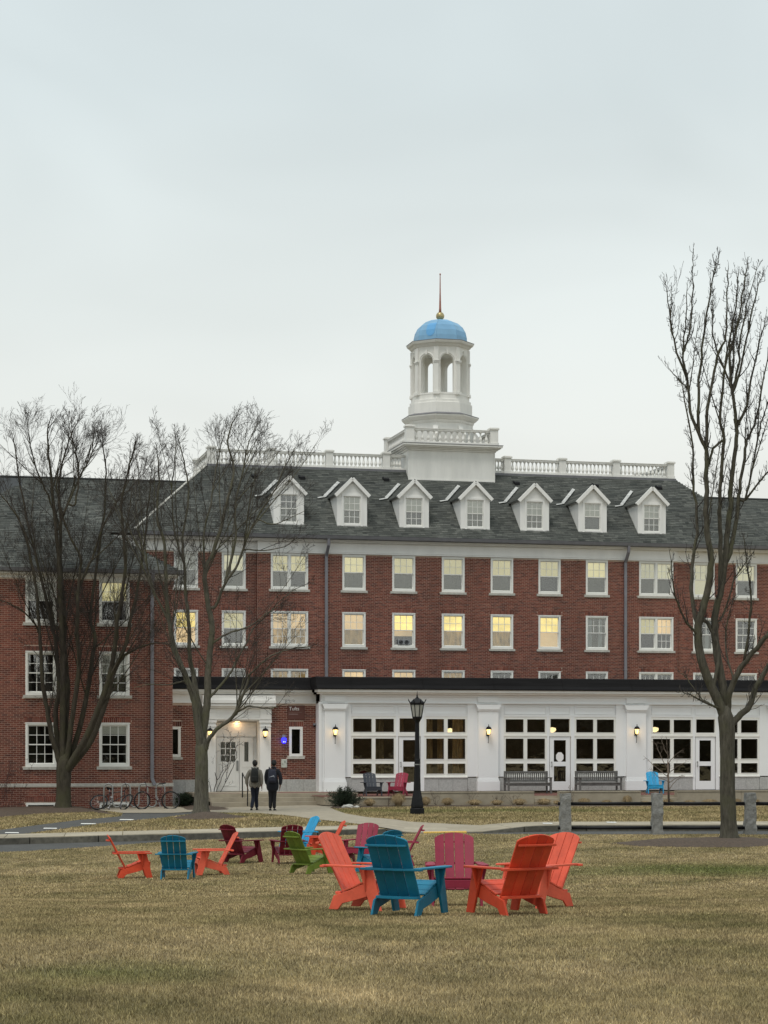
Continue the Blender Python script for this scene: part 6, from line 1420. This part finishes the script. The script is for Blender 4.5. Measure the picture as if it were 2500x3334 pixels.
# --- big many-stemmed tree at the left
g1 = on_ground(205, 2641); D1 = g1.y; T = Tree('bare_tree', 'large bare many-stemmed tree in front of the left brick wing', g1 - Vector((0, 0, .05)), BK1, TW1, 21, 'bare trees')
T.big.tube([g1 + Vector((0, 0, -.15)), g1 + Vector((0, 0, .05)), g1 + Vector((.01, 0, .3)), g1 + Vector((.02, 0, .9)), g1 + Vector((.03, 0, 1.5)), g1 + Vector((.05, 0, 1.85)), g1 + Vector((.06, 0, 2.15))], [.50, .36, .285, .26, .28, .27, .12], 14)
A = lambda *p, **k: PX(0, 2000, 2.676, p, D1, **k)
def two(pa, pb, off):
    a = PX(0, 2000, 2.676, pa, D1, 0); b = PX(0, 1320, 2.836, pb, D1, 0); p = a + b; n = len(p) - 1
    return [Vector((q.x * (1 + off * i / n / D1), q.y + off * i / n, EYE + (q.z - EYE) * (1 + off * i / n / D1))) for i, q in enumerate(p)]
T.limb(two([(548, 1430), (530, 1340), (490, 1200), (440, 1030), (420, 880), (375, 650), (360, 400)], [(371, 2140), (335, 1700), (290, 1450), (230, 1180), (130, 980), (10, 830)], -.6), .115, .022)
T.limb(two([(552, 1430), (543, 1330), (500, 1100), (485, 850), (510, 650), (490, 300)], [(470, 2000), (350, 1450), (260, 1120), (190, 760), (130, 350)], 1.2), .125, .02)
T.limb(two([(556, 1430), (550, 1320), (545, 950), (545, 500)], [(575, 2120), (552, 1700), (535, 1300), (490, 900), (465, 640), (440, 380), (450, 170)], -.3), .15, .02)
T.limb(two([(556, 1430), (560, 1320), (575, 900), (590, 600), (560, 300)], [(600, 2000), (560, 1500), (560, 1150), (545, 800), (560, 600), (620, 380), (690, 200)], 1.6), .12, .018)
T.limb(two([(560, 1430), (575, 1320), (620, 950), (670, 620), (690, 380), (665, 150)], [(705, 2100), (725, 1650), (745, 1400), (650, 1220), (580, 1020), (520, 750), (560, 500)], -1.0), .115, .018)
T.limb(two([(562, 1430), (585, 1320), (690, 1000), (760, 680), (800, 400), (830, 200)], [(830, 1950), (900, 1450), (960, 1000), (975, 620), (950, 360)], 1.0), .12, .018)
T.limb(two([(565, 1440), (600, 1330), (760, 1050), (880, 760), (960, 520), (1010, 200)], [(1080, 2000), (1160, 1500), (1120, 950), (1180, 620), (1240, 380)], -1.4), .15, .018)
T.limb(two([(565, 1440), (610, 1340), (790, 1110), (900, 830), (990, 520), (1100, 250)], [(1200, 2000), (1290, 1600), (1330, 1250), (1370, 900), (1400, 600)], .8), .13, .016)
T.limb(A((930, 640), (1040, 400), (1170, 310), (1300, 262), (1420, 250), (1560, 300), off=-1.5), .06, .012)
T.limb(PX(0, 1320, 2.836, [(350, 2080), (300, 1990), (200, 1890), (90, 1830), (-40, 1790)], D1, -1.5), .045, .012)
T.limb(PX(0, 1320, 2.836, [(720, 1700), (850, 1400), (960, 1100), (1100, 850), (1180, 700), (1200, 420)], D1, .8), .05, .012)
T.limb(PX(0, 1320, 2.836, [(490, 1000), (420, 780), (340, 600), (270, 300), (250, 150)], D1, -.8), .04, .010)
T.limb(PX(0, 1320, 2.836, [(560, 1000), (680, 780), (760, 620), (860, 420), (900, 350)], D1, 1.0), .045, .010)
T.limb(PX(0, 1320, 2.836, [(700, 900), (720, 600), (690, 400), (640, 200), (660, 120)], D1, .5), .04, .010)
T.shoots(46, (2.4, 5.4), (14, 40), .030, .006, 13.7, out=.75, spread=.75)
PT = dict(w=.065, up=.05, lmax=3, kids=[4.6, 3.4, 2.2], ang=(16, 46), lr=(.50, .76), rmin=.0034)
T.clothe(PT, start=.25, dens=2.0, l0=1.6, up_bias=.5, rtop=.014); T.done()
# --- second tree
g2 = on_ground(655, 2652); D2 = g2.y; T = Tree('bare_tree', 'slender grey-barked bare tree standing before the white entrance door', g2 - Vector((0, 0, .05)), BK2, TW2, 5, 'bare trees')
c6 = lambda *p: PX(500, 2150, 2.765, p, D2); c7 = lambda *p: PX(450, 1300, 2.212, p, D2)
def mixo(p, off): n = len(p) - 1; return [Vector((q.x * (1 + off * i / n / D2), q.y + off * i / n, EYE + (q.z - EYE) * (1 + off * i / n / D2))) for i, q in enumerate(p)]
T.big.tube([g2 + Vector((0, 0, -.15)), g2 + Vector((0, 0, .03)), g2 + Vector((0, 0, .25))] + c6((432, 1100), (432, 900), (428, 780), (430, 660)), [.42, .33, .255, .225, .215, .205, .10], 14)
T.limb(mixo(c6((428, 860), (420, 760), (395, 560), (370, 380), (330, 250), (270, 100)) + c7((255, 1780), (225, 1600), (200, 1400), (190, 1050), (135, 860), (150, 600), (140, 420)), -.8), .15, .018)
T.limb(mixo(c6((432, 860), (440, 760), (455, 560), (485, 350), (490, 100)) + c7((510, 1880), (530, 1640), (500, 1450), (480, 1250), (540, 1100), (600, 900), (650, 700), (690, 500), (640, 300), (690, 150)), .5), .15, .018)
T.limb(mixo(c6((430, 860), (430, 740), (430, 520), (390, 320), (355, 120)) + c7((370, 1850), (365, 1650), (345, 1450), (330, 1200), (320, 1000), (365, 700), (340, 500), (300, 330)), 1.0), .11, .016)
T.limb(mixo(c6((440, 880), (472, 790), (510, 690), (590, 600), (690, 530), (760, 420), (810, 290), (860, 150)) + c7((800, 1980), (960, 1850), (1100, 1800), (1230, 1780)), -1.0), .085, .014)
T.limb(mixo(c6((700, 520), (760, 465), (850, 415), (950, 425), (1060, 430), (1140, 405)), -.4), .045, .010)
T.limb(mixo(c6((520, 320), (600, 230), (690, 120)) + c7((700, 1900), (780, 1750), (830, 1650), (950, 1530), (1080, 1400), (1190, 1340)), .9), .05, .010)
T.limb(mixo(c7((560, 1490), (620, 1330), (720, 1180), (780, 1010), (850, 860), (960, 690), (1060, 480), (1130, 350)), -1.0), .06, .012)
T.limb(mixo(c7((620, 1330), (700, 1000), (700, 750), (760, 480), (800, 300), (860, 160)), 1.0), .05, .010)
T.limb(mixo(c7((540, 1750), (640, 1690), (790, 1640), (900, 1560), (1020, 1480)), .5), .04, .010)
T.limb(mixo(c7((480, 1250), (470, 1000), (520, 750), (560, 500), (600, 330), (640, 180)), .8), .045, .010)
T.limb(mixo(c7((230, 1600), (120, 1400), (60, 1200), (10, 1000), (-40, 800)), .6), .05, .010)
T.limb(mixo(c7((330, 1200), (260, 950), (240, 700), (260, 480), (270, 300)), -.6), .04, .010)
T.limb(mixo(c7((850, 860), (960, 900), (1080, 860), (1200, 800)), -.6), .025, .008)
T.limb(mixo(c7((780, 1080), (900, 1090), (1060, 1060), (1150, 980)), -.3), .03, .008)
T.limb(mixo(c7((330, 2030), (200, 2060), (80, 2050), (-40, 2080)), -.6), .035, .009)
T.shoots(46, (2.2, 4.8), (14, 44), .026, .006, 13.2, out=.5, spread=.8)
PT2 = dict(w=.07, up=.04, lmax=3, kids=[4.6, 3.4, 2.2], ang=(16, 48), lr=(.50, .76), rmin=.0034)
T.clothe(PT2, start=.25, dens=1.8, l0=1.5, up_bias=.4, rtop=.013); T.done()
# --- right tree
g3 = on_ground(2372, 2741, False); D3 = g3.y; T = Tree('bare_tree', 'tall bare upright tree at the right beside the granite posts', g3 - Vector((0, 0, .05)), BK3, TW3, 8, 'bare trees')
def r2(pa, pb, off=0, D=None):
    D = D3; p = PX(2000, 1600, 1.906, pa, D) + PX(2050, 780, 2.404, pb, D); n = max(1, len(p) - 1)
    return [Vector((q.x * (1 + off * i / n / D), q.y + off * i / n, EYE + (q.z - EYE) * (1 + off * i / n / D))) for i, q in enumerate(p)]
T.big.tube([g3 + Vector((.02, 0, -.15)), g3 + Vector((.02, 0, .03)), g3 + Vector((.01, 0, .18)), g3 + Vector((0, 0, .5))] + r2([(702, 1850), (702, 1650), (700, 1480), (690, 1400), (685, 1330)], []), [.36, .29, .225, .195, .185, .18, .195, .19, .10], 14)
T.limb(r2([(698, 1520), (685, 1420), (640, 1290), (590, 1180), (545, 1060), (520, 930), (528, 800), (560, 690), (592, 540), (598, 400), (575, 250), (570, 100)], [(600, 1970), (602, 1720), (595, 1600), (605, 1400), (640, 1150), (690, 920), (755, 740), (760, 480), (770, 240)], -.4), .13, .011)
T.limb(r2([(702, 1520), (700, 1430), (690, 1300), (660, 1130), (632, 960), (622, 790), (655, 640), (690, 430), (700, 250), (725, 60)], [(790, 1970), (830, 1620), (832, 1420), (805, 1180), (780, 900), (850, 650), (890, 380), (922, 185)], .6), .12, .011)
T.limb(r2([(705, 1400), (715, 1250), (770, 1120), (840, 1020), (930, 920), (1010, 780), (1060, 550), (1090, 250)], [(1180, 1600), (1240, 1100), (1260, 700)], -1.2), .085, .016)
T.limb(r2([(705, 1540), (722, 1455), (770, 1400), (835, 1330), (880, 1210), (960, 1080), (1050, 900), (1110, 600), (1150, 200)], [(1330, 1500), (1380, 900)], .8), .10, .016)
T.limb(r2([(600, 1230), (650, 1000), (600, 850), (545, 790)], [], .3), .05, .05)
T.limb(r2([(690, 450), (740, 290), (770, 50)], [(862, 1960), (905, 1640), (930, 1540), (990, 1400), (1040, 1120), (1082, 900)], .8), .065, .014)
T.limb(r2([(640, 620), (655, 350), (655, 120)], [(705, 1960), (735, 1560), (702, 1410), (732, 1100), (768, 860), (830, 520), (850, 270)], -.6), .06, .012)
T.limb(r2([(520, 810), (480, 650), (490, 420), (515, 200)], [(500, 1900), (490, 1600), (430, 1250), (400, 1100)], 1.0), .055, .010)
T.limb(r2([(505, 900), (430, 780), (370, 600), (345, 390)], [], -1.0), .035, .008)
T.limb(r2([(600, 850), (680, 760), (740, 560), (790, 480), (860, 380)], [], .8), .03, .008)
T.limb(r2([(720, 1160), (690, 920), (740, 640)], [], 1.2), .03, .008)
T.limb(r2([(800, 1060), (850, 700), (830, 480), (800, 280)], [], -.8), .035, .008)
T.limb(r2([(650, 1340), (560, 1310), (480, 1270), (415, 1240)], [], -1.2), .035, .007)
T.limb(r2([(590, 1320), (530, 1270), (450, 1160), (400, 1120)], [], .6), .02, .006)
T.limb(r2([], [(592, 1640), (540, 1520), (480, 1350), (455, 1110), (415, 900), (435, 700), (450, 380)], -.3), .05, .008)
T.limb(r2([], [(455, 1110), (370, 880), (325, 680), (300, 480), (276, 330)], -.4), .03, .006)
T.limb(r2([], [(418, 900), (440, 830), (470, 690), (490, 480), (493, 250), (497, 80)], .4), .03, .006)
T.limb(r2([], [(545, 1500), (538, 1180), (570, 850), (615, 520), (655, 280), (675, 180)], .5), .04, .007)
T.limb(r2([], [(455, 1180), (380, 1100), (310, 1010)], 0), .02, .006)
T.limb(r2([], [(735, 1540), (650, 1640), (620, 1760)], 0), .03, .03)
T.limb(r2([], [(840, 1460), (915, 1300), (960, 1050), (1020, 800), (1065, 600)], -.4), .045, .008)
T.limb(r2([], [(800, 1180), (740, 1020), (660, 790), (645, 550), (650, 380)], .4), .035, .007)
T.limb(r2([], [(802, 1150), (848, 1000), (870, 750), (920, 500), (995, 220)], .3), .035, .007)
T.limb(r2([], [(804, 1180), (862, 1040), (930, 700), (990, 420), (1045, 270)], -.5), .035, .007)
T.limb(r2([], [(795, 1080), (815, 950), (820, 780), (880, 560), (900, 350)], .8), .03, .006)
T.limb(r2([], [(920, 2000), (1000, 1560), (1060, 1350), (1110, 1200)], .5), .035, .008)
T.limb(r2([], [(915, 2010), (1010, 1900), (1090, 1800), (1180, 1600)], -.3), .03, .008)
T.shoots(30, (1.5, 4.0), (8, 20), .018, .005, 12.7, t0=.3, t1=.8, out=.05, spread=.6, zmin=7.0)
PT3 = dict(w=.09, up=.22, lmax=2, kids=[2.6, 1.6], ang=(22, 55), lr=(.4, .65), rmin=.0042)
T.clothe(PT3, start=.20, dens=2.2, l0=.7, up_bias=1.2, rtop=.016); T.spurs(13.0, .17); T.done()

# ------------------------------------------------------------------ shrubs and plants
def twiggy(label, name, base, stems, n, seed, D, twig, P, l0=.35, dens=4.0, r0=.012, r1=.005, group=None, cat='shrub'):
    T = Tree(name, label, base, twig, twig, seed, group, cat)
    for st in stems: T.limb(st, r0, r1, 5)
    T.clothe(P, start=.35, dens=dens, l0=l0, rtop=.006); put(T.big, 'stems', twig, T.o, smooth=True, fix=False); put(T.small, 'twigs', twig, T.o, fix=False); return T.o
PS = dict(w=.16, up=.04, lmax=2, kids=[3, 2], ang=(20, 60), lr=(.45, .7), rmin=.0028)
gb = on_ground(716, 2622); Db = gb.y; c8 = lambda off, *p: PX(640, 2300, 6.38, p, Db, off)
twiggy('tall bare shrub with crooked stems in front of the white door', 'bare_shrub', gb, [
 c8(.2, (330, 2060), (330, 1960), (400, 1600), (520, 1390), (545, 1290), (530, 1150), (525, 900), (560, 600)), c8(-.2, (335, 2060), (360, 1900), (480, 1560), (620, 1280), (660, 1150), (700, 800), (690, 560), (600, 480)),
 c8(.1, (440, 2060), (500, 1780), (610, 1530), (640, 1350), (700, 1150), (740, 850), (720, 650)), c8(-.3, (610, 1540), (730, 1320), (780, 1160), (840, 1020), (810, 860), (940, 760)), c8(.3, (310, 2060), (300, 1900), (330, 1480), (240, 1370)), c8(.0, (240, 1170), (345, 970), (260, 850)),
 c8(-.1, (320, 2060), (290, 1800), (270, 1580), (200, 1560)), c8(.2, (600, 1100), (640, 800), (820, 620), (960, 620)), c8(.1, (430, 1500), (350, 1250), (370, 1140))], 0, 4, Db, mat('shrub_stem', (.035, .027, .025), .9, .2, 6), PS, l0=.42, dens=3.0, r0=.016, r1=.006)
gs = FR(pu(2177, VTR - .6), VTR - .6, 0); Dsap = gs.y; c9 = lambda off, *p: PX(1600, 2150, 1.843, p, Dsap, off)
st = [c9(0, (1064, 845), (1060, 700), (1058, 600), (1052, 480))] + [c9(o_, *q) for o_, q in ((.3, ((1060, 700), (1010, 660), (960, 620), (920, 580))), (-.3, ((1060, 680), (1110, 640), (1170, 610))), (.2, ((1060, 640), (1010, 560), (985, 500))), (-.2, ((1058, 620), (1100, 570), (1140, 540))), (.2, ((1062, 740), (1120, 700), (1150, 690))), (.0, ((1062, 720), (1000, 700), (960, 650))), (.1, ((1056, 560), (1030, 510), (1020, 470))), (.1, ((1063, 760), (1100, 730), (1140, 700))))]
sap = twiggy('thin bare sapling with spreading branches beside the sky blue terrace chair', 'sapling', gs, st, 0, 6, Dsap, mat('sapling_bark', (.16, .125, .095), .9, .2, 8), PS, l0=.35, dens=3.2, r0=.016, r1=.006, cat='sapling')
put(MB().tube(PX(1600, 2150, 1.843, [(1064, 850), (1061, 700), (1058, 600)], Dsap), [.045, .032, .022], 8), 'trunk', mat('sapling_trunk', (.17, .13, .10), .9, .2, 8), sap, smooth=True)
rd_ = random.Random(12); gl = on_ground(18, 2640); st = []
for k in range(26):
    x = rd_.uniform(-40, 60); x2 = x + rd_.uniform(-40, 70); st.append([at(x, 2638, gl.y + rd_.uniform(-.5, .5)), at((x + x2) / 2 - 5, rd_.uniform(2560, 2590), gl.y), at(x2, rd_.uniform(2440, 2540), gl.y + rd_.uniform(-.6, .6))])
twiggy('reddish bare twiggy shrub at the left edge of the picture', 'bare_shrub', gl, st, 0, 9, gl.y, mat('red_twig', (.062, .028, .024), .9, .25, 6), PS, l0=.3, dens=2.5, r0=.008, r1=.003)
def evergreen(label, px, py, w, h, seed, v=None):
    g = on_ground(px, py) if v is None else FR(pu(px, v), v, 0); o = thing('evergreen_shrub', label, 'shrub', g); ORG[o.name] = (0, 0, 0); rd = random.Random(seed); q = MB(); tw = MB()
    for k in range(70):
        a = rd.uniform(0, 6.28); el = rd.uniform(.15, 1.35); d = Vector((math.cos(a) * math.cos(el), math.sin(a) * math.cos(el) * .8, math.sin(el))); r_ = rd.uniform(.75, 1.12); tip = Vector((d.x * w * r_, d.y * w * r_, .08 + d.z * h * r_)); mid = tip * .5 + Vector((0, 0, .03)); tw.tube([(d.x * .05, d.y * .05, 0), mid, tip], [.014, .009, .004], 4, cap=False)
        for j in range(60):
            t_ = rd.uniform(.35, 1.0); p = (Vector((0, 0, 0)).lerp(mid, t_ * 2) if t_ < .5 else mid.lerp(tip, t_ * 2 - 1)) + Vector((rd.gauss(0, .05), rd.gauss(0, .05), rd.gauss(0, .04))); n_ = (d + Vector((rd.gauss(0, .6), rd.gauss(0, .6), rd.gauss(0, .5) + .2))).normalized(); s = n_.orthogonal().normalized() * rd.uniform(.008, .014); q.add([p - s, p + s, p + n_ * rd.uniform(.05, .10)], [(0, 1, 2)])
    put(tw, 'stems', TW2, o, fix=False); put(q, 'foliage', EVG, o, fix=False)
EVG = piecemat('evergreen_needles', [(.012, .02, .010), (.022, .034, .016), (.016, .026, .013), (.030, .042, .020)], .8, .2, 20)
evergreen('dark spreading evergreen shrub at the left end of the planter wall', 1122, 2618, .70, .62, 1, VTR - .75)
evergreen('small dark clipped shrub between the bicycle and grey-barked tree', 600, 2628, .38, .48, 2)
# clumps of dormant ornamental grass
STRAW = piecemat('straw', [(.30, .22, .12), (.36, .27, .15), (.24, .17, .09), (.42, .33, .20)], .9, .2, 12)
def clump(label, px, py, w, h, seed, rust=False):
    h *= 1.45; v = VTR - .12 - w * .9; g = FR(pu(px, v), v, .02); o = MB(); rd = random.Random(seed)
    for k in range(650):
        a = rd.uniform(0, 6.28); r_ = math.sqrt(rd.random()); b = Vector((math.cos(a) * r_ * w * .35, math.sin(a) * r_ * w * .3, 0)); out_ = Vector((math.cos(a), math.sin(a), 0)) * w * rd.uniform(.5, 1.05) * (.35 + .65 * r_); t1 = b + out_ * .45 + Vector((rd.gauss(0, .03), rd.gauss(0, .03), h * rd.uniform(.7, 1.1) * (1 - .25 * r_))); t2 = b + out_ + Vector((0, 0, h * rd.uniform(.15, .75) * (1.1 - .5 * r_))); s = Vector((-math.sin(a), math.cos(a), 0)) * .006
        o.add([b - s, b + s, t1 + s * .8, t1 - s * .8, t2], [(0, 1, 2, 3), (3, 2, 4)])
    q = put(o, 'ornamental_grass', STRAW, fix=False); q.location = g; tag(q, label, 'grass clump', 'clumps of dormant ornamental grass')
cl = [(1203, 2624, .26, .20), (1297, 2622, .32, .34), (1386, 2623, .20, .24), (1457, 2625, .26, .21), (1545, 2625, .34, .16), (1618, 2625, .28, .15), (1691, 2624, .32, .18), (1771, 2620, .30, .18), (1811, 2619, .14, .12), (1902, 2613, .28, .18), (1975, 2613, .22, .13), (2042, 2612, .20, .24), (2100, 2612, .18, .09), (2175, 2611, .24, .14), (2245, 2611, .24, .11), (2310, 2609, .36, .13), (2400, 2608, .16, .14), (2462, 2608, .14, .12)]
nm = ['first', 'second', 'third', 'fourth', 'fifth', 'sixth', 'seventh', 'eighth', 'ninth', 'tenth', 'eleventh', 'twelfth', 'thirteenth', 'fourteenth', 'fifteenth', 'sixteenth', 'seventeenth', 'eighteenth']
for i, (x, y, w, h) in enumerate(cl): clump('straw-coloured grass clump, %s from the left along the planter wall' % nm[i], x, y, w, h, 50 + i)
tw_ = mat('bed_twig', (.13, .10, .075), .9, .25, 8)
for i, (x, y, hpx, sp, lb) in enumerate([(1420, 2624, 45, 22, 'bare twiggy bush just right of the lamp post'), (1537, 2623, 50, 36, 'bare twiggy bush behind the flat fifth grass clump'), (1622, 2622, 34, 26, 'low bare twiggy bush behind the sixth grass clump'), (1672, 2622, 48, 40, 'bare twiggy bush before the high planter wall near the steps'), (1262, 2622, 40, 22, 'bare twiggy bush under the crimson terrace chair'), (1866, 2606, 60, 22, 'bare twigs right of the first granite post')]):
    v = VTR - .25; g = FR(pu(x, v), v, 0); y = HY + EYE * FPX / g.y; r_ = random.Random(80 + i); st = []
    for k in range(5): dx = r_.uniform(-sp, sp); st.append([at(x + dx * .1, y, g.y), at(x + dx * .5, y - hpx * .5, g.y + r_.uniform(-.1, .1)), at(x + dx, y - hpx * r_.uniform(.7, 1.1), g.y + r_.uniform(-.2, .2))])
    twiggy(lb, 'bare_shrub', g, st, 0, 90 + i, g.y, tw_, PS, l0=.16, dens=3.5, r0=.007, r1=.003, group='bare bushes in the planting bed')
# pale boulders by the evergreen
for i, (x, y, s, lb) in enumerate(((1131, 2618, .17, 'pale flat stone under the spreading evergreen shrub'), (1160, 2621, .10, 'small pale stone right of the flat stone by the evergreen'))):
    v = VTR - 1.5; g = FR(pu(x, v), v, 0); bm = bmesh.new(); bmesh.ops.create_icosphere(bm, subdivisions=3, radius=1); r_ = random.Random(i)
    for v in bm.verts: k = 1 + .16 * math.sin(v.co.x * 3 + i) * math.sin(v.co.y * 4 + 1) + .08 * math.sin(v.co.z * 7 + v.co.x * 5); v.co = Vector((v.co.x * s * k * 1.25, v.co.y * s * k, max(-.03, v.co.z * s * .55 * k + s * .2)))
    me = bpy.data.meshes.new('stone'); bm.to_mesh(me); bm.free(); me.materials.append(MT['stone']); o = link('boulder', me); o.location = g; tag(o, lb, 'stone')

# ------------------------------------------------------------------ the wood across the lawn, seen only mirrored in the window panes
rd_ = random.Random(31); q = MB()
for k in range(70):
    bm = bmesh.new(); bmesh.ops.create_icosphere(bm, subdivisions=3, radius=1); hh = rd_.uniform(6, 10.5); c = Vector((rd_.uniform(-60, 150), rd_.uniform(-75, -45), hh * .5)); rr = rd_.uniform(4, 7); ph = rd_.uniform(0, 6)
    vs = []
    for v in bm.verts: n_ = 1 + .16 * math.sin(v.co.x * 5 + ph) * math.sin(v.co.y * 6) + .12 * math.sin(v.co.z * 9 + ph) + rd_.uniform(-.08, .08); vs.append(c + Vector((v.co.x * rr * n_, v.co.y * rr * n_, v.co.z * hh * .58 * n_)))
    q.add(vs, [tuple(v.index for v in f.verts) for f in bm.faces]); bm.free()
tag(put(q, 'wood', piecemat('wood_foliage', [(.045, .04, .025), (.06, .05, .03), (.035, .035, .02)], .95, .5, 1.0), fix=False), 'bare brown wood behind the viewer, mirrored in the window panes', 'wood', kind='stuff')
